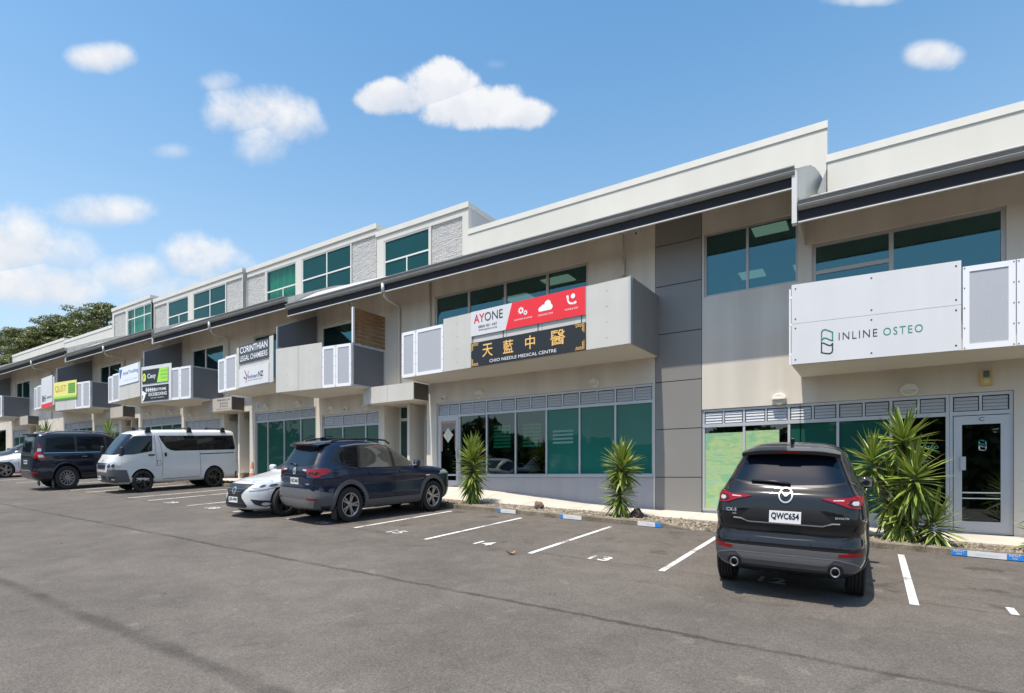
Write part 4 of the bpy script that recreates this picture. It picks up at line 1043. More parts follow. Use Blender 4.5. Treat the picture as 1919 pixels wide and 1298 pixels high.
for tx_, c, w in (('EQUIPMENT & SUPPLIES', .495, .155), ('CLOUD SOLUTIONS', .685, .125), ('PHONE & VOIP', .895, .10)):
    letters(tx_, fn, a + W * (c - w / 2), a + W * (c + w / 2), 6.085, 6.13, WHITE_INK, root, .006)
q = MB()
for x in (.01, .305, .615, .965): BB.slab(q, a + W * x, a + W * x + .02, 5.72, 5.91, .031, .045)
q.build('support_strut', SCREW, root)

# black and gold medical-centre sign
root, fn = sign_board('gold_sign', 'black balcony sign with gold Chinese characters above MEDICAL CENTRE lettering', 'sign', BB, a, b, 5.03, 5.71, .036, .03, SIGN_BLACK)
for ch, c, z0, z1, w in (('天', .165, 5.26, 5.62, .10), ('藍', .36, 5.26, 5.62, .095), ('中', .555, 5.27, 5.63, .085), ('醫', .785, 5.26, 5.64, .12)):
    letters(ch, fn, a + W * (c - w / 2), a + W * (c + w / 2), z0, z1, GOLD, root, .006, bold=.008)
letters('CHIO NEEDLE MEDICAL CENTRE', fn, a + W * .185, a + W * .775, 5.085, 5.17, WHITE_INK, root, .006)
for sx, ex in ((a + .03, 1), (b - .03, -1)):
    for zz, ez in ((5.06, 1), (5.68, -1)):
        q = MB()
        bar2(q, fn, (sx, zz), (sx + ex * .26, zz), .012, .006); bar2(q, fn, (sx, zz), (sx, zz + ez * .22), .012, .006)
        for k in range(4):
            ring2(q, fn, sx + ex * (.045 + .055 * k), zz + ez * (.035 + .012 * (k % 2)), .012, .024, 8, .006)
            if k < 3: ring2(q, fn, sx + ex * .035, zz + ez * (.06 + .05 * k), .010, .022, 8, .006)
        stuff(q.build('corner_ornament', GOLD, root))

# legal chambers
(_, p1, (pl1, b1)) = (None, t1[1], t1[1])
pl = t1[1][0]
u = lambda x, y, p=pl: p.px(x, y)
A, B = u(453, 672), u(505, 651)
q0 = [u(451.5, 687.5), u(507.5, 674.5), u(507.5, 638.0), u(451.5, 654.5)]
z0 = 6.12; z1 = 6.98
root, fn = sign_board('chambers_sign', 'dark sign with white serif letters CORINTHIAN LEGAL CHAMBERS raised on posts', 'sign', pl, q0[0][0], q0[1][0], 6.36, 7.06, .036, .03, mat('sign_navy', (.03, .028, .04), .35, coat=.3))
L0, L1 = q0[0][0], q0[1][0]; W1 = L1 - L0
letters('CORINTHIAN', fn, L0 + W1 * .04, L1 - W1 * .04, 6.74, 6.99, WHITE_INK, root, .006, bold=.012)
letters('LEGAL CHAMBERS', fn, L0 + W1 * .04, L1 - W1 * .04, 6.43, 6.64, WHITE_INK, root, .006, bold=.008)
root, fn = sign_board('finance_sign', 'white sign with black and orange Y figure and blue NZ lettering', 'sign', pl, L0, L1 - .02, 5.42, 6.14, .036, .03)
q = MB(); bar2(q, fn, (L0 + W1 * .20, 6.05), (L0 + W1 * .28, 5.78), .045); bar2(q, fn, (L0 + W1 * .17, 5.80), (L0 + W1 * .24, 5.72), .05); bar2(q, fn, (L0 + W1 * .26, 5.76), (L0 + W1 * .25, 5.56), .04); q.build('figure_mark', INK, root)
q = MB(); bar2(q, fn, (L0 + W1 * .34, 6.0), (L0 + W1 * .26, 5.70), .04); q.build('figure_mark', mat('orange_print', (.7, .2, .05), .5), root)
letters('freSmart', fn, L0 + W1 * .31, L0 + W1 * .64, 5.70, 5.84, BLUE_INK, root, .006, bold=.01)
letters('NZ', fn, L0 + W1 * .66, L0 + W1 * .82, 5.70, 5.90, INK, root, .006, bold=.015)
letters('Finance Mortgage Advice', fn, L0 + W1 * .32, L0 + W1 * .80, 5.60, 5.65, INK, root, .006)
q = MB(); pl.slab(q, L1, L1 + .28, 5.40, 7.12, .031, .05); pl.slab(q, L0 - .12, L0 - .04, 5.40, 7.02, .031, .05); q.build('end_board', PANEL, t1[1][1])
# canopy lettering of the chambers unit
cx0 = -28.68 + 3.0
root = thing('canopy_lettering', 'small dark lettering on the warm beige entry canopy of the chambers', 'sign', (cx0 + 1.6, 13.6, 5.1))
fn = lambda s, z, o: (s, 13.618 - o, z)
for tx_, s0_, s1_, z_ in (('FRANKLYN', 1.25, 2.25, 5.24), ('& Sarawak', 1.45, 2.1, 5.10), ('& Partners', 1.45, 2.1, 4.97)):
    letters(tx_, fn, cx0 + s0_, cx0 + s1_, z_, z_ + .085, INK, root, .004)
letters('BARRISTERS & SOLICITORS', fn, cx0 + 1.15, cx0 + 2.3, 4.87, 4.905, INK, root, .004)

# lime and black pair on the second balcony
pl = t1[2][0]
q0 = u(270, 700, pl)[0], u(318, 690, pl)[0]
q = MB(); pl.slab(q, -.02, q0[1] + .22, 5.33, 7.00, .031, .045); q.build('backing_board', SIGN_WHITE, t1[2][1])
L0, L1 = q0; W1 = L1 - L0
root, fn = sign_board('lime_sign', 'black and lime green balcony sign with a round leaf mark', 'sign', pl, L0, L1, 6.20, 6.84, .047, .02, SIGN_BLACK)
q = MB(); q.face([fn(L0 + W1 * .58, 6.20, .004), fn(L1, 6.20, .004), fn(L1, 6.84, .004), fn(L0 + W1 * .68, 6.84, .004)]); q.build('lime_field', LIME, root)
q = MB(); disc2(q, fn, L0 + W1 * .08, 6.49, .14, 16, .006, .19); q.build('leaf_mark', mat('leaf_yellow_print', (.62, .78, .12), .5), root)
letters('F', fn, L0 + W1 * .045, L0 + W1 * .11, 6.40, 6.58, SIGN_BLACK, root, .008)
letters('Ceuy', fn, L0 + W1 * .21, L0 + W1 * .54, 6.36, 6.64, WHITE_INK, root, .006, bold=.01)
for k, w in enumerate(('ACCOUNTING', 'BUSINESS', 'TAXATION')):
    letters(w, fn, L0 + W1 * .73, L0 + W1 * .97, 6.66 - .16 * k, 6.73 - .16 * k, GREEN_INK, root, .006)
root, fn = sign_board('fitness_sign', 'black balcony sign with white figure silhouettes and white lettering', 'sign', pl, L0, L1 + .02, 5.40, 6.08, .047, .02, SIGN_BLACK)
q = MB()
q.face([fn(L0 + W1 * x, z, .004) for x, z in ((0, 5.42), (.06, 5.42), (.10, 5.55), (.14, 5.72), (.20, 5.74), (.12, 5.80), (.05, 5.86), (.0, 5.90), (.0, 5.70), (.04, 5.62))])
for k, x in enumerate((.16, .24, .32, .40, .48)):
    disc2(q, fn, L0 + W1 * x, 5.98 - .01 * k, .035, 10); bar2(q, fn, (L0 + W1 * x, 5.95), (L0 + W1 * (x + .03), 5.80), .06); bar2(q, fn, (L0 + W1 * (x - .03), 5.88), (L0 + W1 * (x + .06), 5.92), .035)
q.build('figure_mark', WHITE_INK, root)
letters('EXTREME', fn, L0 + W1 * .54, L0 + W1 * .94, 5.82, 5.94, WHITE_INK, root, .006, bold=.01)
letters('KICKBOXING', fn, L0 + W1 * .26, L0 + W1 * .96, 5.60, 5.75, WHITE_INK, root, .006, bold=.012)
letters('martial academy', fn, L0 + W1 * .34, L0 + W1 * .86, 5.47, 5.54, WHITE_INK, root, .006)

# pale blue banner
pl = t2[1][0]
L0, L1 = u(226.5, 720, pl)[0], u(262.5, 690, pl)[0]; W1 = L1 - L0
root, fn = sign_board('blue_banner', 'pale blue white banner with dark blue slash and blue lettering', 'sign', pl, L0, L1, 6.42, 7.30, .036, .02, mat('banner_blue_white', (.74, .79, .88), .5))
q = MB(); q.face([fn(L0 + W1 * x, z, .004) for x, z in ((.03, 6.75), (.08, 6.78), (.16, 7.2), (.02, 7.2))]); q.build('slash_mark', BLUE_INK, root)
letters('AsiaTrading', fn, L0 + W1 * .20, L0 + W1 * .98, 6.84, 7.06, BLUE_INK, root, .006)
letters('travel  visa  freight', fn, L0 + W1 * .28, L0 + W1 * .95, 6.58, 6.63, BLUE_INK, root, .006)
# yellow and green sign
pl = t2[2][0]
L0, L1 = u(104, 740, pl)[0], u(146, 735, pl)[0]; W1 = L1 - L0
root, fn = sign_board('yellow_sign', 'yellow and green balcony sign with large thin letters and green list box', 'sign', pl, L0, L1, 6.20, 7.22, .036, .02, YELLOW)
q = MB(); q.face([fn(L0, 6.20, .003), fn(L1, 6.20, .003), fn(L1, 6.30, .003), fn(L0, 6.30, .003)]); q.face([fn(L0 + W1 * .64, 6.52, .003), fn(L0 + W1 * .94, 6.52, .003), fn(L0 + W1 * .94, 7.08, .003), fn(L0 + W1 * .64, 7.08, .003)]); q.build('green_field', GREEN_INK, root)
q = MB(); q.face([fn(L0, 6.30, .003), fn(L1, 6.30, .003), fn(L1, 6.42, .003), fn(L0, 6.42, .003)]); q.build('lime_field', LIME, root)
letters('QLIST', fn, L0 + W1 * .05, L0 + W1 * .55, 6.62, 7.02, mat('ochre_print', (.45, .34, .05), .5), root, .006)
for k in range(4): letters('service', fn, L0 + W1 * .68, L0 + W1 * .90, 6.58 + .12 * k, 6.64 + .12 * k, LIME, root, .006)
# curved sign with red band
pl = t3[1][0]
L0, L1 = u(81, 740, pl)[0], u(101, 720, pl)[0]; W1 = L1 - L0
root, fn = sign_board('red_band_sign', 'tall white balcony sign with dark numerals over a red band', 'sign', pl, L0, L1, 5.95, 7.75, .036, .03)
q = MB(); q.face([fn(L0, 5.96, .004), fn(L1, 5.96, .004), fn(L1, 6.20, .004), fn(L0, 6.20, .004)]); q.build('red_field', SIGN_RED, root)
letters('BH', fn, L0 + W1 * .08, L0 + W1 * .40, 6.34, 6.70, INK, root, .006, bold=.02)
letters('motors', fn, L0 + W1 * .5, L0 + W1 * .95, 6.45, 6.6, INK, root, .006)
# small accessible-parking style plate and grey house-plate on the wall
root = thing('wall_plate', 'small white plate with blue figure on the wall beside the lamp', 'sign', (-22.3, Y0 - .02, 5.0))
x, z = at(484.7, 760, Y0)
q = MB(); q.box(x - .12, x + .12, Y0 - .02, Y0 - .005, z - .16, z + .16); q.build('plate', SIGN_WHITE, root)
q = MB(); ff = lambda s, zz, o: (s, Y0 - .02 - o, zz); disc2(q, ff, x, z + .08, .03); bar2(q, ff, (x, z + .05), (x, z - .05), .04); ring2(q, ff, x + .02, z - .06, .035, .06); q.build('figure_mark', BLUE_INK, root)

# ------------------------------------------------------------------ lamps, cameras, sounder on the walls
def wall_lamp(x, z, label, s=1.0):
    root = thing('wall_lamp', label, 'wall lamp', (x, Y0, z), 'round bulkhead lamps above the shop fronts')
    mb = MB(); n = 24; rx, rz = .155 * s, .135 * s
    prof = [(1.0, 0), (1.0, .05), (.93, .085), (.84, .095)]
    mb.idx([(x + rx * r * math.cos(2 * math.pi * k / n), Y0 - d, z + rz * r * math.sin(2 * math.pi * k / n)) for k in range(n) for r, d in prof], [(k * 4 + j, k * 4 + j + 1, ((k + 1) % n) * 4 + j + 1, ((k + 1) % n) * 4 + j) for k in range(n) for j in range(3)])
    mb.face([(x + rx * .84 * math.cos(t), Y0 - .094, z + rz * .84 * math.sin(t)) for t in np.linspace(0, math.pi, 12)] )
    mb.build('lamp_body', LIGHT_BODY, root, smooth=True)
    q = MB(); q.face([(x + rx * .84 * math.cos(t), Y0 - .086, z + rz * .84 * math.sin(t)) for t in np.linspace(math.pi, 2 * math.pi, 12)]); q.build('lamp_lens', LIGHT_GLASS, root)
    q = MB(); q.box(x - rx * .86, x + rx * .86, Y0 - .125, Y0 - .088, z - .008, z + .022); q.build('lamp_visor', LIGHT_BODY, root)
for (px, py), lb in {(1461, 748): 'white bulkhead lamp in sunlight over the green filmed clinic window', (1704, 730): 'white bulkhead lamp under the clinic balcony above the big yucca',
                     (1114.5, 717): 'white bulkhead lamp over the right end of the medical centre window', (900, 738.5): 'white bulkhead lamp over the medical centre window near its door',
                     (686.7, 762): 'bulkhead lamp tucked just left of the grey two panel entry canopy', (623, 767): 'bulkhead lamp under the cedar slatted balcony, left of a camera',
                     (561, 756.5): 'bulkhead lamp over the right part of the chambers shop front', (501, 763): 'bulkhead lamp beside the small blue and white wall plate',
                     (359, 780): 'bulkhead lamp above the right rear of the white van', (321, 772.5): 'bulkhead lamp above the middle of the white van', (280.4, 777.5): 'bulkhead lamp above the cab of the white van'}.items():
    x, z = at(px, py, Y0); wall_lamp(x, z, lb)
def camera_unit(x, y, z, label):
    root = thing('security_camera', label, 'security camera', (x, y, z), 'small white security cameras')
    mb = MB(); mb.tube([(x, y + .02, z + .05), (x, y - .05, z + .05)], .055, 10); mb.tube([(x, y - .04, z + .03), (x + .0, y - .17, z - .06)], .045, 10); mb.build('camera_body', WHITE_METAL, root, smooth=True)
    q = MB(); q.tube([(x, y - .165, z - .057), (x, y - .18, z - .067)], .034, 10); q.build('lens', SCREW, root)
for px, py, lb in ((1197, 437, 'white security camera high under the eave beside the vent pipe'), (836, 744, 'white security camera right of the entry canopy over the medical door'), (653, 764, 'small security camera under the cedar slatted balcony'),
                   (663, 569, 'white security camera under the eave above the cedar slats'), (277, 642, 'security camera under the eave near the lime sign balcony')):
    x, z = at(px, py, Y0); camera_unit(x, Y0, z, lb)
x, z = at(1848, 709, Y0)
root = thing('alarm_sounder', 'cream and yellow alarm box on the wall above the clinic door', 'alarm box', (x, Y0, z))
q = MB(); q.box(x - .09, x + .09, Y0 - .07, Y0, z - .14, z + .15); q.build('alarm_case', mat('yellowed_plastic', (.55, .43, .16), .5), root)
q = MB(); q.box(x - .045, x + .045, Y0 - .085, Y0 - .07, z + .02, z + .14); q.build('strobe', mat('dark_strobe', (.04, .05, .08), .2), root)
q = MB(); q.box(x - .045, x + .045, Y0 - .08, Y0 - .07, z - .10, z - .02); q.build('alarm_badge', mat('cream_badge', (.62, .55, .32), .5), root)

# ------------------------------------------------------------------ kerb signs, markings
def kerb_sign(x0, x1, label, blues):
    z0 = ground((x0 + x1) / 2, 11.74)
    root = thing('kerb_sign', label, 'kerb sign', ((x0 + x1) / 2, 11.73, z0), 'reserved parking plates on the kerb')
    sl = (ground(x1, 11.74) - ground(x0, 11.74)) / (x1 - x0)
    zz = lambda s, z: z + (s - (x0 + x1) / 2) * sl
    q = MB(); q.hexa([(x0, 11.722, zz(x0, z0 + .012)), (x1, 11.722, zz(x1, z0 + .012)), (x1, 11.736, zz(x1, z0 + .012)), (x0, 11.736, zz(x0, z0 + .012)), (x0, 11.722, zz(x0, z0 + .106)), (x1, 11.722, zz(x1, z0 + .106)), (x1, 11.736, zz(x1, z0 + .106)), (x0, 11.736, zz(x0, z0 + .106))]); q.build('plate', SIGN_WHITE, root)
    fn = lambda s, z, o: (s, 11.722 - o, zz(s, z))
    for a, b in blues:
        q = MB(); q.face([fn(a, z0 + .012, .003), fn(b, z0 + .012, .003), fn(b, z0 + .106, .003), fn(a, z0 + .106, .003)]); q.build('blue_end', mat('plate_blue', (.03, .22, .62), .4), root)
        letters('RENT', fn, a + .03, b - .03, z0 + .065, z0 + .105, SIGN_WHITE, root, .006) if b - a > .15 else None
        letters('now', fn, a + .07, b - .07, z0 + .025, z0 + .05, SIGN_WHITE, root, .006) if b - a > .15 else None
    m = [p for p in blues]
    letters('RESERVED PARKING', fn, x0 + (x1 - x0) * .35, x0 + (x1 - x0) * .65, z0 + .05, z0 + .075, mat('faint_plate_print', (.55, .62, .72), .5), root, .004)
kerb_sign(1.12, 2.02, 'long kerb plate right of the parked black car, white between two blue ends', [(1.12, 1.33), (1.82, 2.02)])
kerb_sign(-4.30, -3.78, 'white kerb plate with a blue right end beside the kerb ramp', [(-3.91, -3.78)])
kerb_sign(-6.22, -5.66, 'white kerb plate with a blue left end left of the middle yucca', [(-6.22, -6.14)])
kerb_sign(-8.02, -7.48, 'white kerb plate with a blue left end near the front of the blue car', [(-8.02, -7.93)])

LIFT = .005
def ground_quad(mb, pts, lift=LIFT, n=6):
    """strip on the ground following its slope; pts: 4 plan corners"""
    a, b, c, d = [Vector((*p, 0)) for p in pts]
    for k in range(n):
        t0, t1 = k / n, (k + 1) / n
        q = [a.lerp(d, t0), b.lerp(c, t0), b.lerp(c, t1), a.lerp(d, t1)]
        mb.face([(p.x, p.y, ground(p.x, p.y) + lift) for p in q])
def bay_line(x, y0, y1, w=.09):
    mb = MB(); ground_quad(mb, [(x - w / 2, y0), (x + w / 2, y0), (x + w / 2, y1), (x - w / 2, y1)])
    structure(mb.build('bay_line', PAINT))
BAYS = [.42, -2.53, -4.74, -7.03, -9.17, -11.47, -13.7, -15.95, -18.2, -20.4 + .9, -22.6, -24.9 + 1.0, -27.1, -29.4, -31.6]
for x in BAYS: bay_line(x, 7.86 if x > -8 else 8.04, 11.28)
def bay_number(t, x, y):
    fn = lambda s, z, o: (s, z, ground(s, z) + LIFT)
    o = letters(t, fn, x - .17, x + .17, y - .15, y + .17, PAINT, None, bold=.02, name='bay_number')
    structure(o)
for t, x in (('15', -8.06), ('14', -5.87), ('13', -3.61), ('12', -1.11), ('11', 1.45), ('16', -10.3), ('17', -12.6), ('18', -14.9), ('19', -17.1)): bay_number(t, x, 8.17)
# ------------------------------------------------------------------ small things lying about
def rock(x, y, s, label, m):
    z = (bed_z(x) + path_edge(x)) / 2
    bm = bmesh.new(); bmesh.ops.create_icosphere(bm, subdivisions=3, radius=1)
    rr = random.Random(int(x * 100))
    from mathutils import noise as nz
    for v in bm.verts:
        d = 1 + .38 * nz.noise(v.co * 1.3 + Vector((x, y, 0))) + .22 * nz.noise(v.co * 3.1 + Vector((y, x, 2))) + .08 * nz.noise(v.co * 8)
        v.co = Vector((v.co.x * s[0], v.co.y * s[1], v.co.z * s[2])) * d
    me = bpy.data.meshes.new('rock'); bm.to_mesh(me); bm.free(); me.materials.append(m)
    o = bpy.data.objects.new('rock', me); col.objects.link(o); o.location = (x, y, z + s[2] * .55)
    tag(o, label, 'rock')
VOLC = mat('volcanic_stone', (.20, .15, .12), .95, noise=(14, .5), bump=(26, .9))
rock(-7.23, 12.45, (.15, .12, .13), 'brown pitted rock on the gravel between the two single yuccas', VOLC)
rock(-4.55, 12.35, (.13, .12, .13), 'dark rock at the right foot of the middle yucca', mat('dark_stone', (.06, .045, .04), .95, noise=(14, .4), bump=(26, .8)))
x, y = -4.99, 7.54
mb = MB(); n = 7
for k in range(n):
    t0, t1 = k / n, (k + 1) / n; w = lambda t: .035 * math.sin(math.pi * min(1, t * .96 + .04)) ** .8; h = lambda t: .012 + .05 * (t - .5) ** 2 * 4
    for sgn in (-1, 1):
        P = lambda t, s: (x + .10 * t + s * w(t) * .9, y + .16 * t - s * w(t) * .4, ground(x, y) + h(t) + abs(s) * .02)
        mb.face([P(t0, 0), P(t1, 0), P(t1, sgn), P(t0, sgn)])
tag(mb.build('fallen_leaf', mat('dry_leaf', (.36, .20, .09), .7)), 'single dry brown leaf lying on the asphalt', 'leaf')
# traffic cone behind the white sedan
x, y = -21.6, 13.5; z = foot(x) - .02
cone = thing('traffic_cone', 'faded orange traffic cone standing by the chambers shop door', 'traffic cone', (x, y, z))
OR = mat('faded_orange', (.62, .20, .08), .6)
q = MB(); q.box(x - .2, x + .2, y - .2, y + .2, z, z + .04); q.build('cone_base', OR, cone)
q = MB(); q.lathe([(.15, .04), (.035, .82), (.03, .83)], lambda a, b, c: (x + a, y + b, z + c), 20); q.build('cone_body', OR, cone, smooth=True)
q = MB(); q.lathe([(.105, .36), (.078, .55)], lambda a, b, c: (x + a, y + b, z + c), 20); q.build('cone_band', SIGN_WHITE, cone, smooth=True)
mb = MB(); a, b = -36.5, -30.6
for k in range(6):
    u0, u1 = a + (b - a) * k / 6, a + (b - a) * (k + 1) / 6
    mb.hexa([(u0, 9.9, ground(u0, 9.9) - .05), (u1, 9.9, ground(u1, 9.9) - .05), (u1, 10.1, ground(u1, 10.1) - .05), (u0, 10.1, ground(u0, 10.1) - .05), (u0, 9.9, ground(u0, 9.9) + .09), (u1, 9.9, ground(u1, 9.9) + .09), (u1, 10.1, ground(u1, 10.1) + .09), (u0, 10.1, ground(u0, 10.1) + .09)])
tag(mb.build('wheel_stop', mat('red_paint', (.55, .06, .03), .6, noise=(4, .2))), 'red painted low wheel stop under the white car', 'wheel stop')
# ------------------------------------------------------------------ vehicles: bodies from stacked plan outlines, everything else fitted to their surface
KX, KZ = .92, 1.10       # plan and height proportions of the place against nominal vehicle sizes
CAR_GLASS = mat('car_glass', (.006, .008, .010), .02, spec=.6)
CAR_GLASS_BLUE = mat('car_screen_glass', (.004, .009, .018), .02, spec=.42)
CAR_TRIM = mat('black_car_trim', (.016, .016, .018), .42, noise=(8, .1))
CAR_GREY = mat('grey_bumper_plastic', (.105, .105, .112), .55, noise=(30, .08))
CAR_SILVER = mat('silver_bumper_trim', (.30, .30, .31), .35, metal=.6)
CHROME = mat('chrome', (.58, .59, .61), .22, metal=1.0)
BADGE = mat('badge_silver', (.50, .51, .53), .45, metal=.25)
SEAM = mat('panel_gap', (.004, .004, .005), .6)
TAIL_RED = mat('tail_lamp_red', (.25, .002, .004), .2, spec=.4, coat=.35)
TAIL_DARK = mat('tail_lamp_dark', (.07, .002, .004), .2, spec=.4, coat=.35)
TAIL_CLEAR = mat('tail_lamp_clear', (.50, .50, .52), .1, spec=.8, coat=1.0)
HEAD_CLEAR = mat('headlamp_clear', (.58, .60, .63), .06, metal=.4, coat=1.0)
HEAD_DARK = mat('headlamp_dark', (.05, .055, .06), .1, coat=1.0)
TYRE = mat('tyre_rubber', (.022, .022, .023), .8, noise=(14, .2))
RIM_SILVER = mat('alloy_silver', (.42, .42, .43), .28, metal=.85)
RIM_GREY = mat('alloy_grey', (.16, .16, .17), .3, metal=.8)
RIM_BLACK = mat('alloy_black', (.012, .012, .013), .22, metal=.3, coat=.6)
WELL = mat('wheel_well', (.008, .008, .008), .9)
PLATE_WHITE = mat('plate_white', (.80, .80, .80), .4)
PLATE_INK = mat('plate_ink', (.01, .012, .03), .5)
def paint(name, rgb, metal=.35, rough=.32, spec=.5): m = mat(name, rgb, rough, metal=metal, coat=1.0, spec=spec); m.node_tree.nodes['Principled BSDF'].inputs['Coat Roughness'].default_value = .07; return m

def pchip(X, Yv):
    X, Yv = np.array(X, float), np.array(Yv, float)
    h = np.diff(X); d = np.diff(Yv) / h; m = np.zeros(len(X)); m[0], m[-1] = d[0], d[-1]
    for i in range(1, len(X) - 1):
        if d[i - 1] * d[i] > 0:
            w1, w2 = 2 * h[i] + h[i - 1], h[i] + 2 * h[i - 1]; m[i] = (w1 + w2) / (w1 / d[i - 1] + w2 / d[i])
    def f(x):
        x = np.clip(x, X[0], X[-1]); i = np.clip(np.searchsorted(X, x) - 1, 0, len(h) - 1); t = (x - X[i]) / h[i]
        return (2 * t**3 - 3 * t**2 + 1) * Yv[i] + (t**3 - 2 * t**2 + t) * h[i] * m[i] + (-2 * t**3 + 3 * t**2) * Yv[i + 1] + (t**3 - t**2) * h[i] * m[i + 1]
    return f
class Car:
    """rows: z, half width, rear y, front y, rear corner power, front corner power (front is +y)"""
    def __init__(s, rows, root):
        Z = [r[0] for r in rows]; s.z0, s.z1 = Z[0], Z[-1]; s.root = root
        s.w, s.yr, s.yf, s.nr, s.nf = [pchip(Z, [r[k] for r in rows]) for k in range(1, 6)]
        s.flare = []
    def side(s, y, z):
        w, a, b = float(s.w(z)), float(s.yr(z)), float(s.yf(z)); m, L = (a + b) / 2, (b - a) / 2
        n = float(s.nf(z) if y > m else s.nr(z)); u = min(abs((y - m) / L), .9985)
        return w * max(1 - u**n, 0)**(1 / n)
    def end(s, x, z, sg):
        w, a, b = float(s.w(z)), float(s.yr(z)), float(s.yf(z)); m, L = (a + b) / 2, (b - a) / 2
        n = float(s.nf(z) if sg > 0 else s.nr(z)); u = min(abs(x) / w, .988)
        return m + sg * L * max(1 - u**n, 0)**(1 / n)
    def top(s, x, y):
        lo, hi = s.z0 + .3, s.z1
        for _ in range(26):
            z = (lo + hi) / 2
            inside = s.yr(z) < y < s.yf(z) and s.side(y, z) > abs(x)
            if inside: lo = z
            else: hi = z
        return lo
    def k(s, p): return (p[0] * KX, p[1] * KX, p[2] * KZ)
    def body(s, m, arches=(), name='body', under=CAR_TRIM):
        zz = np.linspace(s.z0, s.z1, 1500)
        c = np.concatenate([[0], np.cumsum(np.abs(np.diff(zz)) + .6 * np.abs(np.diff(s.yr(zz))) + .6 * np.abs(np.diff(s.yf(zz))) + np.abs(np.diff(s.w(zz))))])
        Z = np.interp(np.linspace(0, c[-1], 96), c, zz)
        K = 168; V = []
        t = np.linspace(0, 2 * np.pi, 1200, endpoint=False)
        for z in Z:
            w, a, b, nr, nf = [float(f(z)) for f in (s.w, s.yr, s.yf, s.nr, s.nf)]; mid, L = (a + b) / 2, (b - a) / 2
            n = np.where(np.sin(t) > 0, nf, nr)
            x = w * np.sign(np.cos(t)) * np.abs(np.cos(t))**(2 / n); y = mid + L * np.sign(np.sin(t)) * np.abs(np.sin(t))**(2 / n)
            d = np.hypot(np.diff(np.append(x, x[0])), np.diff(np.append(y, y[0]))); cc = np.concatenate([[0], np.cumsum(d)])
            q = np.linspace(0, cc[-1], K, endpoint=False)
            X, Y = np.interp(q, cc, np.append(x, x[0])), np.interp(q, cc, np.append(y, y[0]))
            V += [s.k((p, r, z)) for p, r in zip(X, Y)]
        F = [(j * K + i, j * K + (i + 1) % K, (j + 1) * K + (i + 1) % K, (j + 1) * K + i) for j in range(len(Z) - 1) for i in range(K)]
        F += [tuple(range(K - 1, -1, -1)), tuple((len(Z) - 1) * K + i for i in range(K))]
        me = bpy.data.meshes.new(name); me.from_pydata(V, [], F); me.materials.append(m); me.materials.append(WELL)
        o = bpy.data.objects.new(name, me); col.objects.link(o)
        if arches:
            cb = MB()
            for y, r, zc in arches:
                for sg in (1, -1):
                    n = 40; x0, x1 = sg * .56, sg * 1.3
                    ring = lambda x: [s.k((x, y + r * math.cos(2 * math.pi * q / n), zc + r * math.sin(2 * math.pi * q / n))) for q in range(n)]
                    A, B = (ring(x0), ring(x1)) if sg > 0 else (ring(x1), ring(x0))
                    cb.idx(A + B, [tuple(range(n - 1, -1, -1)), tuple(range(n, 2 * n))] + [(i, (i + 1) % n, n + (i + 1) % n, n + i) for i in range(n)])
            cm = cb.mesh('cut', [WELL]); co = bpy.data.objects.new('cut', cm); col.objects.link(co)
            md = o.modifiers.new('b', 'BOOLEAN'); md.object = co; md.operation = 'DIFFERENCE'; md.solver = 'EXACT'; md.material_mode = 'TRANSFER'
            bpy.context.view_layer.update()
            me2 = bpy.data.meshes.new_from_object(o.evaluated_get(bpy.context.evaluated_depsgraph_get()))
            o.modifiers.clear(); o.data = me2; me2.name = name
            bpy.data.objects.remove(co)
        o.parent = s.root
        smooth_angle(o, 38)
        return o
    def _fill(s, poly, cell=.06):
        """clip the outline to a grid so that the patch can follow the curved body"""
        def clip(P, ax, v, keep):
            out = []
            for i in range(len(P)):
                a, b = P[i], P[(i + 1) % len(P)]; ia, ib = (a[ax] - v) * keep >= 0, (b[ax] - v) * keep >= 0
                if ia: out.append(a)
                if ia != ib:
                    t = (v - a[ax]) / (b[ax] - a[ax]); out.append((a[0] + (b[0] - a[0]) * t, a[1] + (b[1] - a[1]) * t))
            return out
        xs = [p[0] for p in poly]; ys = [p[1] for p in poly]; res = []
        nx, ny = max(1, math.ceil((max(xs) - min(xs)) / cell)), max(1, math.ceil((max(ys) - min(ys)) / cell))
        gx, gy = np.linspace(min(xs), max(xs), nx + 1), np.linspace(min(ys), max(ys), ny + 1)
        for a, b in zip(gx, gx[1:]):
            P = clip(clip(list(poly), 0, a, 1), 0, b, -1)
            if len(P) < 3: continue
            for c, d in zip(gy, gy[1:]):
                Q = clip(clip(P, 1, c, 1), 1, d, -1)
                if len(Q) >= 3: res.append(Q)
        return res
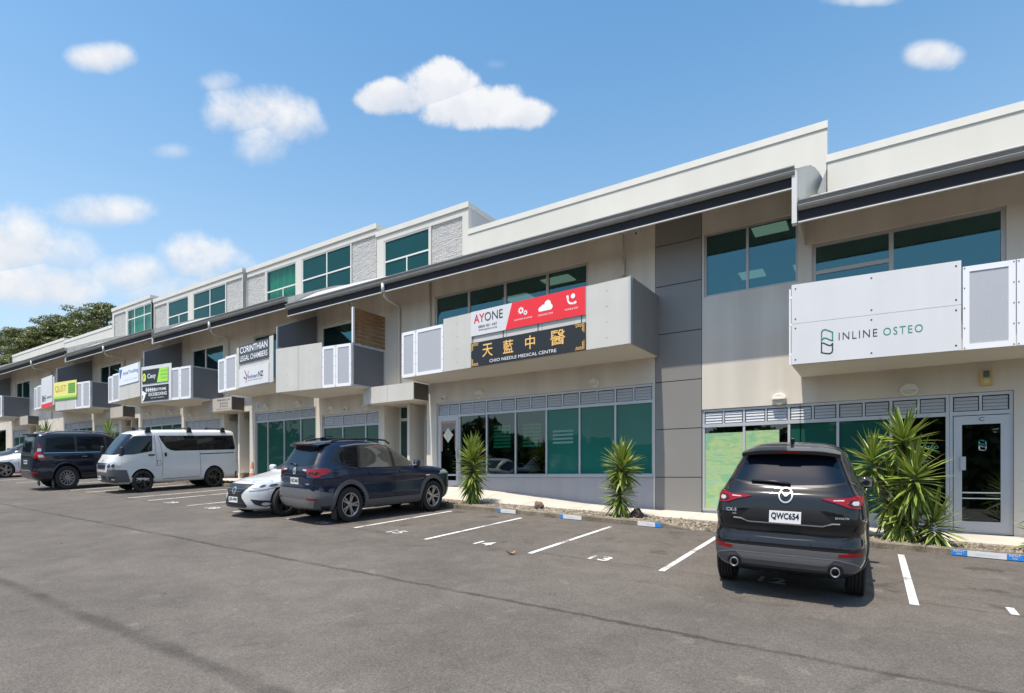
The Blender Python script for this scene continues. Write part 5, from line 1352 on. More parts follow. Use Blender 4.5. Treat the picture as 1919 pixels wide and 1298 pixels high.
    def patch(s, where, poly, m, name, off=.004, parent=None, skirt=.014, cell=None, mb=None, mi=0):
        """where: 'right'/'left' poly in (y, z); 'rear'/'front' poly in (x, z); 'top' poly in (x, y)"""
        def P(p, o):
            e = .004
            if where in ('right', 'left'):
                y, z = p; a, b = float(s.yr(z)), float(s.yf(z)); m, L = (a + b) / 2, (b - a) / 2
                n = float(s.nf(z) if y > m else s.nr(z)); lim = (.935 if n > 5 else .985) * L
                y = max(m - lim, min(m + lim, y)); x = s.side(y, z); d = (s.side(y + e, z) - s.side(y - e, z)) / (2 * e); h = math.hypot(1, d)
                q = (x + o / h, y - d * o / h, z)
                if where == 'left': q = (-q[0], q[1], q[2])
            elif where in ('rear', 'front'):
                x, z = p; sg = 1 if where == 'front' else -1; n = float(s.nf(z) if sg > 0 else s.nr(z))
                k = (1 - (.92 if n > 5 else .5) ** n) ** (1 / n) * float(s.w(z)); x = max(-k, min(k, x)); y = s.end(x, z, sg)
                d = (s.end(x + e, z, sg) - s.end(x - e, z, sg)) / (2 * e); h = math.hypot(1, d)
                q = (x - sg * d * o / h, y + sg * o / h, z)
            else: q = (p[0], p[1], s.top(*p) + o)
            return s.k(q)
        own = mb is None
        mb = mb or MB(); mb.use(mi)
        cells = s._fill(poly, cell or (.03 if where in ('rear', 'front') else .05)); ids = {}; vs = []; fs = []; edges = {}
        for Q in cells:
            f = []
            for p in Q:
                key = (round(p[0], 4), round(p[1], 4))
                if key not in ids: ids[key] = len(vs); vs.append(p)
                if not f or f[-1] != ids[key]: f.append(ids[key])
            if len(f) > 1 and f[0] == f[-1]: f.pop()
            if len(set(f)) < 3: continue
            fs.append(tuple(f))
            for a, b in zip(f, f[1:] + f[:1]): edges[(a, b)] = 1
        bound = [(a, b) for a, b in edges if (b, a) not in edges]
        n = len(vs); V = [P(p, off) for p in vs] + [P(p, off - skirt) for p in vs]
        # outward facing
        fl = where in ('left', 'front')
        area = sum(poly[i][0] * poly[(i + 1) % len(poly)][1] - poly[(i + 1) % len(poly)][0] * poly[i][1] for i in range(len(poly)))
        if area < 0: fl = not fl
        FF = [tuple(reversed(f)) if fl else f for f in fs] + [((a, b, n + b, n + a) if fl else (b, a, n + a, n + b)) for a, b in bound]
        mb.idx(V, FF)
        if own:
            o = mb.build(name, m, parent or s.root, local=True); smooth_angle(o, 35); return o
    def both(s, poly, m, name, off=.004, parent=None, **k):
        return [s.patch(w, poly, m, name, off, parent, **k) for w in ('right', 'left')]
    def pair(s, where, poly, m, name, off=.004, parent=None, **k):
        return [s.patch(where, poly, m, name, off, parent, **k), s.patch(where, [(-x, z) for x, z in poly], m, name, off, parent, **k)]
    def line(s, where, path, w, m, name, off=.002, parent=None, closed=False):
        """thin strip along a path on the body"""
        mb = MB(); n = len(path)
        for i in range(n if closed else n - 1):
            a, b = Vector(path[i]), Vector(path[(i + 1) % n]); d = b - a
            if d.length < 1e-4: continue
            d.normalize(); q = Vector((-d.y, d.x)) * w / 2; e = d * w * .25
            s.patch(where, [tuple(a - e - q), tuple(b + e - q), tuple(b + e + q), tuple(a - e + q)], m, name, off, mb=mb, skirt=.004, cell=.10)
        return mb.build(name, m, parent or s.root, local=True)
    def box(s, c, h, m, name, parent=None, rot=None, taper=1.0, bevel=.25):
        mb = MB(); v = []
        M = Matrix.Rotation(rot[1], 3, rot[0]) if rot else Matrix.Identity(3)
        for dz in (-1, 1):
            for dx, dy in ((-1, -1), (1, -1), (1, 1), (-1, 1)):
                t = taper if dz > 0 else 1
                p = M @ Vector((dx * h[0] * t, dy * h[1] * t, dz * h[2])) + Vector(c); v.append(s.k(p))
        mb.hexa(v); o = mb.build(name, m, parent or s.root, local=True)
        if bevel:
            bm = bmesh.new(); bm.from_mesh(o.data)
            bmesh.ops.bevel(bm, geom=bm.edges[:], offset=min(h) * bevel, segments=2, affect='EDGES'); bm.to_mesh(o.data); bm.free()
            smooth_angle(o, 50)
        return o
    def pod(s, c, h, m, name, parent=None, p=.62):
        """rounded shell: a box whose edges flow into each other"""
        mb = MB(); n, k = 20, 10; V = []; F = []
        f = lambda t: math.copysign(abs(t) ** p, t)
        for i in range(k + 1):
            a = -math.pi / 2 + math.pi * i / k
            for j in range(n):
                b = 2 * math.pi * j / n
                V.append(s.k((c[0] + h[0] * f(math.cos(a)) * f(math.cos(b)), c[1] + h[1] * f(math.cos(a)) * f(math.sin(b)), c[2] + h[2] * f(math.sin(a)))))
        for i in range(k):
            for j in range(n): F.append((i * n + j, i * n + (j + 1) % n, (i + 1) * n + (j + 1) % n, (i + 1) * n + j))
        mb.idx(V, F)
        return mb.build(name, m, parent or s.root, smooth=True, local=True)
    def arch_trim(s, y, zc, r0, r1, m, a0=-12, a1=192, out=.018, name='wheel_arch_trim', sides=('right', 'left')):
        for w in sides:
            n = 26; mb = MB(); V = []
            sg = 1 if w == 'right' else -1
            for i in range(n + 1):
                t = R(a0 + (a1 - a0) * i / n)
                for r, o in ((r0, -.10), (r0, out * .8), ((r0 + r1) / 2, out), (r1, out * .55), (r1, -.02)):
                    yy, z = y + r * math.cos(t), max(zc + r * math.sin(t), s.z0 + .01)
                    V.append(s.k((sg * (s.side(yy, z) + o), yy, z)))
            F = []
            for i in range(n):
                for j in range(4):
                    f = (i * 5 + j, i * 5 + j + 1, (i + 1) * 5 + j + 1, (i + 1) * 5 + j); F.append(f if sg < 0 else f[::-1])
            mb.idx(V, F); o = mb.build(name, m, s.root, local=True); smooth_angle(o, 50)
    def wheels(s, axles, Rt, W, rim_r, track, spokes, rm, style='twin', zc=None):
        """tyre (part) with its rim (sub-part); four copies share meshes"""
        zc = zc or Rt
        tm = MB(); h = W / 2
        prof = [(rim_r, -h * .80), (rim_r + .015, -h * .95), ((rim_r + Rt) / 2, -h * 1.06), (Rt - .03, -h * .93), (Rt - .008, -h * .78)]
        for k in range(5):
            a = -h * .72 + k * h * .36
            prof += [(Rt, a - h * .13), (Rt, a + h * .13), (Rt - .010, a + h * .15), (Rt - .010, a + h * .21)]
        prof = prof[:-2] + [(Rt - .008, h * .86), (Rt - .03, h * .93), ((rim_r + Rt) / 2, h * 1.06), (rim_r + .015, h * .95), (rim_r, h * .80)]
        tm.lathe(prof, lambda a, b, c: s.k((c, a, b)), 44)
        tmesh = tm.mesh('wheel', [TYRE], True)
        rb = MB(); rb.use(0)
        rb.lathe([(rim_r + .004, h * .80), (rim_r + .002, h * .90), (rim_r - .018, h * .90), (rim_r - .026, h * .80), (rim_r - .03, -h * .6)], lambda a, b, c: s.k((c, a, b)), 44)
        def petal(t0, w0, w1, r0, r1, x0, x1, th=.03):
            d, e = Vector((0, math.cos(t0), math.sin(t0))), Vector((0, -math.sin(t0), math.cos(t0)))
            A = lambda r, wd, x: d * r + e * wd + Vector((x, 0, 0))
            p = [A(r0, -w0, x0 - th), A(r1, -w1, x1 - th), A(r1, w1, x1 - th), A(r0, w0, x0 - th), A(r0, -w0 * .8, x0), A(r1, -w1 * .8, x1), A(r1, w1 * .8, x1), A(r0, w0 * .8, x0)]
            rb.hexa([s.k(q) for q in p])
        for k in range(spokes):
            t = 2 * math.pi * k / spokes
            if style == 'twin':
                petal(t - .16, .022, .020, .05, rim_r - .015, h * .62, h * .78); petal(t + .16, .022, .020, .05, rim_r - .015, h * .62, h * .78)
            elif style == 'wide': petal(t, .026, .046, .04, rim_r - .015, h * .58, h * .76)
            elif style == 'vee':
                petal(t - .05, .016, .016, .05, rim_r - .015, h * .66, h * .86); petal(t + .20, .014, .014, .08, rim_r - .015, h * .56, h * .80); petal(t - .30, .014, .014, .08, rim_r - .015, h * .56, h * .80)
            else: petal(t, .018, .024, .05, rim_r - .015, h * .60, h * .78)
        rb.lathe([(.001, h * .74), (.05, h * .72), (.062, h * .6), (.062, h * .3)], lambda a, b, c: s.k((c, a, b)), 18)
        rb.use(1); rb.lathe([(.001, -h * .1), (rim_r - .028, -h * .1)], lambda a, b, c: s.k((c, a, b)), 30)
        rb.use(2); rb.lathe([(.001, h * .05), (.13, h * .05), (.13, -h * .08)], lambda a, b, c: s.k((c, a, b)), 24)
        rmesh = rb.mesh('rim', [rm, WELL, RIM_GREY], False)
        for y in axles:
            for sg in (1, -1):
                o = bpy.data.objects.new('wheel', tmesh); col.objects.link(o); o.parent = s.root
                o.location = s.k((sg * track, y, zc))
                if sg < 0: o.rotation_euler = (0, 0, math.pi)
                r = bpy.data.objects.new('rim', rmesh); col.objects.link(r); r.parent = o
    def mirror_pair(s, y, z, m, w=.0):
        for sg in (1, -1):
            x = sg * (s.side(y, z) + .11)
            a = s.pod((x, y, z + .03), (.115, .075, .08), m, 'door_mirror')
            s.box((sg * (s.side(y, z) + .02), y + .01, z - .02), (.06, .03, .02), CAR_TRIM, 'mirror_stalk', a)
            s.box((x, y - .066, z + .03), (.078, .006, .050), CHROME, 'mirror_glass', a, bevel=0)
    def plate(s, where, x, z, w, h, text, tilt=0, off=.03):
        y = s.end(x, z, -1 if where == 'rear' else 1); sg = -1 if where == 'rear' else 1
        fn = lambda a, b, o: s.k((x - (a - x) * sg, y + sg * (off + o), b))
        q = MB(); c = [fn(x - w / 2, z - h / 2, 0), fn(x + w / 2, z - h / 2, 0), fn(x + w / 2, z + h / 2, 0), fn(x - w / 2, z + h / 2, 0)]
        c2 = [fn(x - w / 2, z - h / 2, -.03), fn(x + w / 2, z - h / 2, -.03), fn(x + w / 2, z + h / 2, -.03), fn(x - w / 2, z + h / 2, -.03)]
        q.idx(c + c2, [(0, 1, 2, 3), (1, 0, 4, 5), (2, 1, 5, 6), (3, 2, 6, 7), (0, 3, 7, 4)])
        o = q.build('number_plate', PLATE_WHITE, s.root, local=True)
        if text: letters(text, lambda a, b, t: fn(a, b, t), x - w * .44, x + w * .44, z - h * .26, z + h * .38, PLATE_INK, o, .003, bold=.03, local=True)
        return o
    def emblem(s, where, x, z, r, m=BADGE, kind='wing'):
        sg = -1 if where == 'rear' else 1
        fn = lambda a, b, o: s.k((a, s.end(a, b, sg) + sg * (.014 + o), b)); q = MB()
        ring2(q, fn, x, z, r * .82, r, 24, .006)
        if kind == 'wing':
            for d in (-1, 1): bar2(q, fn, (x, z - r * .12), (x + d * r * .62, z + r * .42), r * .2, .006); bar2(q, fn, (x + d * r * .55, z + r * .40), (x + d * r * .85, z + r * .2), r * .16, .006)
        elif kind == 'ovals':
            for k in range(20):
                a, b = 2 * math.pi * k / 20, 2 * math.pi * (k + 1) / 20
                for ex, ez, oz in ((.34, .75, 0), (.62, .3, .42)):
                    bar2(q, fn, (x + r * ex * math.cos(a), z + r * (oz + ez * math.sin(a))), (x + r * ex * math.cos(b), z + r * (oz + ez * math.sin(b))), r * .16, .006)
        else:
            bar2(q, fn, (x - r * .1, z + r * .6), (x - r * .35, z - r * .4), r * .22, .006); bar2(q, fn, (x - r * .4, z - r * .38), (x + r * .5, z - r * .2), r * .22, .006)
        return q.build('emblem', m, s.root, local=True)
    def badge(s, where, text, x0, x1, z0, z1, m=BADGE):
        sg = -1 if where == 'rear' else 1
        fn = lambda a, b, o: s.k((a, s.end(a, b, sg) + sg * (.010 + o), b))
        return letters(text, fn, x0, x1, z0, z1, m, s.root, .003, bold=.01, local=True)
def place_car(root, x, y, heading):
    """stand the car on the sloping ground, nose along heading (degrees clockwise from straight at the building)"""
    h = R(heading); f = Vector((math.sin(h), math.cos(h), 0)); e = .5
    gx = (ground(x + e, y) - ground(x - e, y)) / (2 * e); gy = (ground(x, y + e) - ground(x, y - e)) / (2 * e)
    up = Vector((-gx, -gy, 1)).normalized(); r = f.cross(up).normalized(); f = up.cross(r)
    M = Matrix((r, f, up)).transposed()
    root.location = (x, y, ground(x, y)); root.rotation_euler = M.to_euler()

# ---- near black SUV seen from behind
def black_suv():
    root = thing('parked_car', 'black SUV parked nose in, tail to the camera, number plate QWC654', 'car', (0, 0, 0))
    c = Car([(.25, .74, -1.95, 2.05, 7, 5), (.31, .84, -2.16, 2.18, 7, 5), (.37, .885, -2.235, 2.23, 7.5, 5), (.48, .912, -2.275, 2.275, 8, 5), (.58, .923, -2.287, 2.28, 8, 5), (.66, .918, -2.275, 2.275, 8, 5), (.69, .914, -2.242, 2.27, 8, 5), (.80, .906, -2.236, 2.25, 8, 4.8), (.86, .912, -2.258, 2.22, 8, 4.6), (.90, .917, -2.262, 2.19, 8, 4.5),
             (.95, .912, -2.262, 2.15, 7.5, 4.3), (1.02, .902, -2.25, 1.92, 7, 4), (1.08, .888, -2.235, 1.45, 6.5, 4), (1.14, .860, -2.205, 1.06, 6, 4), (1.20, .822, -2.14, .92, 5.5, 4), (1.34, .742, -2.03, .66, 5.2, 4), (1.46, .678, -1.93, .40, 5, 4),
             (1.56, .622, -1.85, .14, 5, 3.6), (1.615, .565, -1.78, -.10, 4.6, 3.4), (1.655, .48, -1.66, -.34, 4.2, 3.2), (1.680, .37, -1.5, -.55, 4, 3), (1.69, .22, -1.25, -.75, 4, 3)], root)
    P = paint('black_metallic_paint', (.005, .0055, .0075), .0, .6, .12)
    c.body(P, [(-1.333, .405, .362), (1.367, .405, .362)])
    # rear screen in its black surround
    c.patch('rear', [(-.70, 1.265), (-.45, 1.225), (0, 1.205), (.45, 1.225), (.70, 1.265), (.64, 1.37), (.545, 1.565), (.43, 1.585), (-.43, 1.585), (-.545, 1.565), (-.64, 1.37)], CAR_TRIM, 'screen_surround', .003)
    w = c.patch('rear', [(-.655, 1.285), (-.4, 1.250), (0, 1.232), (.4, 1.250), (.655, 1.285), (.585, 1.40), (.505, 1.535), (-.505, 1.535), (-.585, 1.40)], CAR_GLASS_BLUE, 'rear_window', .006)
    # spoiler over it
    mb = MB(); n = 14
    pts = []
    for i in range(n + 1):
        x = -.575 + 1.15 * i / n; u = abs(x) / .575; yb = -2.03 + .10 * u**3
        pts.append([(x, -1.62, c.top(x * .9, -1.62) - .01), (x, (yb - 1.62) / 2, 1.645 - .05 * u**4), (x, yb, 1.60 - .035 * u**3), (x, yb + .01, 1.565 - .035 * u**3), (x, -1.80, 1.54 - .02 * u**3)])
    mb.idx([c.k(p) for r in pts for p in r], [(i * 5 + j, i * 5 + j + 1, (i + 1) * 5 + j + 1, (i + 1) * 5 + j) for i in range(n) for j in range(4)])
    sp = mb.build('spoiler', P, root, local=True); smooth_angle(sp, 40)
    c.box((0, -2.026, 1.583), (.13, .010, .008), TAIL_DARK, 'brake_light', sp, bevel=0)
    fin = MB(); fin.prism([(-1.60, 1.655), (-1.32, 1.655), (-1.54, 1.735), (-1.60, 1.73)], lambda p, d: c.k((d, p[0], p[1])), -.02, .02); fin.build('aerial_fin', P, root, local=True)
    # lamps
    for sg in (-1, 1):
        F = lambda pts: [(sg * x, z) for x, z in pts]
        l = c.patch('rear', F([(.885, 1.135), (.80, 1.145), (.62, 1.125), (.42, 1.118), (.395, 1.112), (.56, 1.075), (.68, 1.035), (.80, 1.02), (.875, 1.03)]), TAIL_RED, 'tail_light', .014)
        c.patch('rear', F([(.80, 1.118), (.69, 1.112), (.665, 1.075), (.70, 1.048), (.79, 1.045), (.825, 1.08)]), TAIL_DARK, 'inner_lens', .018, l)
        c.patch('rear', F([(.775, 1.10), (.72, 1.098), (.705, 1.075), (.725, 1.058), (.77, 1.058), (.79, 1.08)]), TAIL_CLEAR, 'reversing_light', .022, l)
        c.patch('rear', F([(.63, 1.112), (.52, 1.106), (.52, 1.098), (.63, 1.100)]), TAIL_CLEAR, 'light_strip', .017, l)
        c.patch('right' if sg > 0 else 'left', [(-2.15, 1.03), (-1.98, 1.07), (-1.86, 1.135), (-1.98, 1.15), (-2.15, 1.14)], TAIL_RED, 'tail_light_side', .012, l)
        c.patch('rear', F([(.87, .545), (.60, .535), (.60, .565), (.72, .578), (.86, .572)]), TAIL_RED, 'reflector', .012)
    # number plate recess, plate and marks
    c.patch('rear', [(-.53, .872), (-.44, .96), (-.34, 1.008), (.34, 1.008), (.44, .96), (.53, .872), (.42, .835), (-.42, .835)], CAR_TRIM, 'plate_recess', .003)
    c.line('rear', [(-.60, .868), (-.52, .865), (-.42, .832), (.42, .832), (.52, .865), (.60, .868)], .012, BADGE, 'tailgate_glint', .008)  # pale strip paints the highlight along the tailgate crease
    c.plate('rear', .005, .905, .36, .125, 'QWC654', off=.02)
    c.emblem('rear', 0, 1.135, .082, BADGE, 'wing')
    c.badge('rear', 'CX-5', -.70, -.57, .935, .97); c.badge('rear', 'AWD', -.62, -.57, .905, .92); c.badge('rear', 'SKYACTIV', .55, .70, .918, .938)
    c.line('rear', [(-.80, 1.02), (-.785, .84), (-.74, .735), (-.62, .695), (0, .675), (.62, .695), (.74, .735), (.785, .84), (.80, 1.02)], .014, SEAM, 'tailgate_seam', .004)
    # lower cladding, its crease highlight painted as a paler patch and silver line
    c.patch('rear', [(-.885, .37), (-.885, .52), (-.80, .545), (-.70, .578), (.70, .578), (.80, .545), (.885, .52), (.885, .37)], CAR_GREY, 'lower_bumper', .010)
    c.patch('rear', [(-.56, .495), (.56, .495), (.47, .425), (-.47, .425)], mat('bumper_highlight_grey', (.15, .15, .155), .5), 'crease_highlight', .016)
    c.line('rear', [(-.86, .41), (-.76, .47), (-.60, .505), (.60, .505), (.76, .47), (.86, .41)], .012, CAR_SILVER, 'bumper_crease_glint', .016)
    for sg in (-1, 1):
        mb = MB(); cx = sg * .575; y = -2.26
        mb.lathe([(.047, .12), (.052, -.03), (.047, -.035), (.040, -.03), (.038, .1)], lambda a, b, d: c.k((cx + a, y + d, .378 + b)), 22); mb.use(1).lathe([(.001, .09), (.039, .09)], lambda a, b, d: c.k((cx + a, y + d, .378 + b)), 22)
        e = mb.build('exhaust_pipe', [mat('exhaust_steel', (.26, .26, .27), .4, metal=.5), WELL], root, smooth=True, local=True)
        c.patch('rear', [(cx + .085 * math.cos(t), .385 + .07 * math.sin(t)) for t in np.linspace(0, 6.283, 17)[:-1]], CAR_TRIM, 'exhaust_surround', .0125)
    for x in (-.42, .30, .62, -.72): c.patch('rear', [(x + .014 * math.cos(t), .64 + .014 * math.sin(t)) for t in np.linspace(0, 6.283, 9)[:-1]], SEAM, 'parking_sensor', .003)
    mb = MB(); mb.tube([c.k((.04, c.end(.04, 1.25, -1) - .03, 1.248)), c.k((-.15, c.end(-.15, 1.262, -1) - .035, 1.268)), c.k((-.42, c.end(-.42, 1.265, -1) - .03, 1.272))], .016, 6); mb.build('rear_wiper', CAR_TRIM, root, smooth=True, local=True)
    # sides
    dlo = [(.98, 1.10), (.55, 1.40), (.10, 1.565), (-.6, 1.60), (-1.2, 1.57), (-1.72, 1.40), (-1.86, 1.28), (-1.6, 1.18), (-1.0, 1.13), (0, 1.09)]
    c.both(dlo, CAR_TRIM, 'window_surround', .003)
    for poly in ([(.88, 1.125), (.50, 1.385), (.08, 1.54), (-.02, 1.545), (-.02, 1.115)], [(-.10, 1.118), (-.10, 1.55), (-.6, 1.575), (-1.0, 1.56), (-1.12, 1.15)], [(-1.20, 1.16), (-1.12, 1.55), (-1.3, 1.52), (-1.66, 1.38), (-1.78, 1.285), (-1.6, 1.205)]):
        c.both(poly, CAR_GLASS, 'side_window', .007)
    c.both([(1.0, 1.075), (0, 1.072), (-1.0, 1.112), (-1.6, 1.165), (-1.9, 1.27), (-1.9, 1.285), (-1.6, 1.18), (-1.0, 1.128), (0, 1.088), (1.0, 1.09)], CHROME, 'window_moulding', .008)
    for y in (-.06, -1.05, 1.02): 
        for w_ in ('right', 'left'): c.line(w_, [(y, 1.06), (y, .55), (y - .05 if y < 0 else y, .36)], .012, SEAM, 'door_seam', .003)
    for y in (.15, -.82): c.both([(y, .985), (y + .17, .985), (y + .17, 1.01), (y, 1.01)], P, 'door_handle', .03, skirt=.03)
    for y in (-1.333, 1.367): c.arch_trim(y, .362, .405, .475, CAR_TRIM)
    c.both([(-.90, .27), (.93, .27), (.93, .42), (-.90, .42)], CAR_TRIM, 'sill_cladding', .008)
    c.mirror_pair(.72, 1.12, P)
    c.wheels((-1.333, 1.367), .362, .225, .235, .80, 10, RIM_GREY, 'single')
    for sg in (-1, 1): c.patch('front', [(sg * .40, .86), (sg * .83, .92), (sg * .86, .86), (sg * .45, .80)], HEAD_CLEAR, 'headlight', .01)
    c.patch('front', [(-.55, .5), (.55, .5), (.62, .80), (-.62, .80)], CAR_TRIM, 'grille', .006)
    place_car(root, -.93, 9.23, -1.5)
black_suv()

# ---- dark blue SUV
def blue_suv():
    root = thing('parked_car', 'dark blue SUV with roof rails and grey wheel arches parked nose in', 'car', (0, 0, 0))
    c = Car([(.24, .76, -1.95, 2.05, 7, 5), (.30, .85, -2.18, 2.18, 7, 5), (.40, .90, -2.27, 2.26, 8, 5), (.55, .928, -2.295, 2.29, 9, 5), (.62, .922, -2.29, 2.29, 9, 5), (.78, .908, -2.27, 2.28, 9, 5), (.90, .926, -2.262, 2.25, 9, 4.8), (.94, .930, -2.26, 2.19, 9, 4.6), (.98, .924, -2.255, 2.10, 8, 4.5),
             (1.05, .905, -2.245, 1.72, 8, 4.2), (1.10, .892, -2.235, 1.25, 7.5, 4.2), (1.16, .862, -2.21, .99, 7, 4.2), (1.30, .805, -2.11, .70, 7, 4.2), (1.45, .752, -2.00, .40, 6.5, 4), (1.56, .705, -1.92, .10, 6, 4), (1.62, .655, -1.86, -.12, 5.5, 3.6), (1.655, .58, -1.74, -.38, 5, 3.3), (1.672, .46, -1.55, -.6, 4.5, 3), (1.68, .28, -1.3, -.8, 4, 3)], root)
    P = paint('deep_blue_paint', (.002, .0105, .036), .0, .5, .2)
    yr_, yf_ = -1.315, 1.375
    c.body(P, [(yr_, .425, .362), (yf_, .425, .362)])
    c.patch('rear', [(-.72, 1.17), (-.4, 1.15), (.4, 1.15), (.72, 1.17), (.70, 1.25), (.60, 1.56), (.5, 1.58), (-.5, 1.58), (-.60, 1.56), (-.70, 1.25)], CAR_TRIM, 'screen_surround', .003)
    c.patch('rear', [(-.675, 1.20), (-.4, 1.18), (.4, 1.18), (.675, 1.20), (.64, 1.30), (.565, 1.525), (-.565, 1.525), (-.64, 1.30)], CAR_GLASS_BLUE, 'rear_window', .007)
    mb = MB(); n = 14; pts = []
    for i in range(n + 1):
        x = -.66 + 1.32 * i / n; u = abs(x) / .66; yb = -2.11 + .10 * u**4
        pts.append([(x, -1.68, c.top(x * .88, -1.68) - .01), (x, (yb - 1.7) / 2, 1.655 - .05 * u**4), (x, yb, 1.612 - .03 * u**3), (x, yb + .015, 1.575 - .03 * u**3), (x, -1.86, 1.54)])
    mb.idx([c.k(p) for r in pts for p in r], [(i * 5 + j, i * 5 + j + 1, (i + 1) * 5 + j + 1, (i + 1) * 5 + j) for i in range(n) for j in range(4)])
    sp = mb.build('spoiler', P, root, local=True); smooth_angle(sp, 40)
    c.box((0, -2.10, 1.592), (.16, .012, .010), TAIL_DARK, 'brake_light', sp, bevel=0)
    for sg in (-1, 1):
        F = lambda pts: [(sg * x, z) for x, z in pts]; w_ = 'right' if sg > 0 else 'left'
        l = c.patch('rear', F([(.90, 1.12), (.80, 1.115), (.50, 1.115), (.36, 1.12), (.34, 1.07), (.55, 1.045), (.66, .985), (.80, .955), (.90, .965)]), TAIL_RED, 'tail_light', .016)
        c.patch('rear', F([(.84, 1.055), (.60, 1.062), (.66, 1.015), (.80, .985)]), TAIL_DARK, 'inner_lens', .019, l)
        c.patch('rear', F([(.52, 1.10), (.37, 1.105), (.37, 1.08), (.52, 1.07)]), TAIL_CLEAR, 'reversing_light', .019, l)
        c.patch(w_, [(-2.17, .965), (-1.98, 1.0), (-1.80, 1.085), (-1.93, 1.125), (-2.17, 1.12)], TAIL_RED, 'tail_light_side', .014, l)
        c.patch('rear', F([(.84, .50), (.58, .52), (.58, .545), (.82, .53)]), TAIL_RED, 'reflector', .024)
        c.patch('rear', F([(.905, .40), (.905, .68), (.80, .70), (.70, .62), (.76, .50), (.88, .40)]), CAR_GREY, 'bumper_corner', .014)
        c.patch(w_, [(-2.22, .38), (-1.76, .38), (-1.80, .62), (-2.0, .66), (-2.22, .66)], CAR_GREY, 'bumper_corner', .012)
    c.patch('rear', [(-.90, .50), (-.80, .66), (-.66, .715), (.66, .715), (.80, .66), (.90, .50), (.86, .31), (-.86, .31)], CAR_GREY, 'lower_bumper', .010)
    c.patch('rear', [(-.80, .50), (.80, .50), (.70, .34), (-.70, .34)], CAR_SILVER, 'bumper_trim', .018)
    c.plate('rear', 0, .86, .36, .125, 'NZC460', off=.01)
    c.emblem('rear', 0, 1.06, .07, BADGE, 'ovals'); c.badge('rear', 'HYBRID', .50, .66, .80, .83); c.badge('rear', 'RAV4', -.66, -.50, .80, .83)
    c.patch('rear', [(-.5, .98), (.5, .98), (.5, 1.0), (-.5, 1.0)], CAR_TRIM, 'tailgate_handle', .018)
    c.line('rear', [(-.78, 1.0), (-.76, .78), (-.66, .73), (.66, .73), (.76, .78), (.78, 1.0)], .014, SEAM, 'tailgate_seam', .004)
    mb = MB(); mb.tube([c.k((.05, c.end(.05, 1.17, -1) - .03, 1.17)), c.k((-.14, c.end(-.14, 1.21, -1) - .035, 1.215)), c.k((-.34, c.end(-.34, 1.215, -1) - .03, 1.22))], .017, 6); mb.build('rear_wiper', CAR_TRIM, root, smooth=True, local=True)
    # side glass
    dlo = [(1.02, 1.085), (.60, 1.36), (.22, 1.535), (-.3, 1.60), (-1.0, 1.595), (-1.45, 1.55), (-1.78, 1.32), (-1.72, 1.22), (-1.45, 1.135), (-1.2, 1.105), (0, 1.075)]
    c.both(dlo, CAR_TRIM, 'window_surround', .003)
    c.both([(1.04, 1.072), (.60, 1.362), (.22, 1.545), (-.3, 1.612), (-1.0, 1.607), (-1.47, 1.56), (-1.45, 1.545), (-1.0, 1.588), (-.3, 1.593), (.22, 1.525), (.60, 1.345), (1.0, 1.09)], CAR_SILVER, 'window_moulding', .009)
    gl = mat('side_glass_clear', (.055, .058, .052), .03, spec=.9, coat=1.0)
    c.both([(.90, 1.11), (.56, 1.345), (.20, 1.50), (.08, 1.52), (.08, 1.10)], gl, 'side_window', .007)
    c.both([(-.02, 1.10), (-.02, 1.53), (-.3, 1.572), (-.90, 1.57), (-.98, 1.12)], gl, 'side_window', .007)
    c.both([(-1.06, 1.125), (-.99, 1.562), (-1.35, 1.53), (-1.68, 1.31), (-1.62, 1.23), (-1.42, 1.16)], CAR_GLASS, 'quarter_window', .007)
    for w_ in ('right', 'left'):
        c.line(w_, [(.03, 1.06), (.03, .6), (.0, .40)], .012, SEAM, 'door_seam', .003); c.line(w_, [(-.99, 1.09), (-1.0, .92), (-.88, .62), (-.86, .40)], .012, SEAM, 'door_seam', .003); c.line(w_, [(1.08, 1.03), (1.06, .6), (1.0, .40)], .012, SEAM, 'door_seam', .003)
    for y in (.18, -.80): c.both([(y, .985), (y + .18, .985), (y + .18, 1.015), (y, 1.015)], P, 'door_handle', .03, skirt=.03)
    c.both([(1.10, .86), (1.26, .86), (1.26, .885), (1.10, .885)], CHROME, 'wing_badge', .006)
    for y in (yr_, yf_): c.arch_trim(y, .362, .425, .52, CAR_GREY, out=.03)
    c.both([(-.86, .26), (.93, .26), (.93, .44), (-.86, .44)], CAR_GREY, 'sill_cladding', .012)
    for y in (yr_ - .40, yf_ - .40): 
        for sg in (1, -1): c.box((sg * .80, y, .22), (.10, .012, .13), CAR_TRIM, 'mud_flap', bevel=0)
    for sg in (1, -1):
        mb = MB(); mb.tube([c.k((sg * .60, y, z)) for y, z in ((.10, 1.60), (-.05, 1.675), (-.5, 1.71), (-1.3, 1.70), (-1.62, 1.665), (-1.72, 1.60))], .022, 8); mb.build('roof_rail', CAR_TRIM, root, smooth=True, local=True)
    fin = MB(); fin.prism([(-1.55, 1.66), (-1.25, 1.66), (-1.47, 1.74), (-1.55, 1.735)], lambda p, d: c.k((d, p[0], p[1])), -.02, .02); fin.build('aerial_fin', P, root, local=True)
    c.mirror_pair(.80, 1.13, P)
    c.wheels((yr_, yf_), .362, .235, .245, .80, 5, RIM_SILVER, 'twin')
    for sg in (-1, 1): c.patch('front', [(sg * .40, .90), (sg * .85, .96), (sg * .88, .88), (sg * .45, .83)], HEAD_CLEAR, 'headlight', .01); c.patch('right' if sg > 0 else 'left', [(2.12, .86), (1.86, .92), (1.80, .97), (2.05, .97)], HEAD_CLEAR, 'headlight_side', .012)
    c.patch('front', [(-.55, .45), (.55, .45), (.62, .80), (-.62, .80)], CAR_TRIM, 'grille', .006)
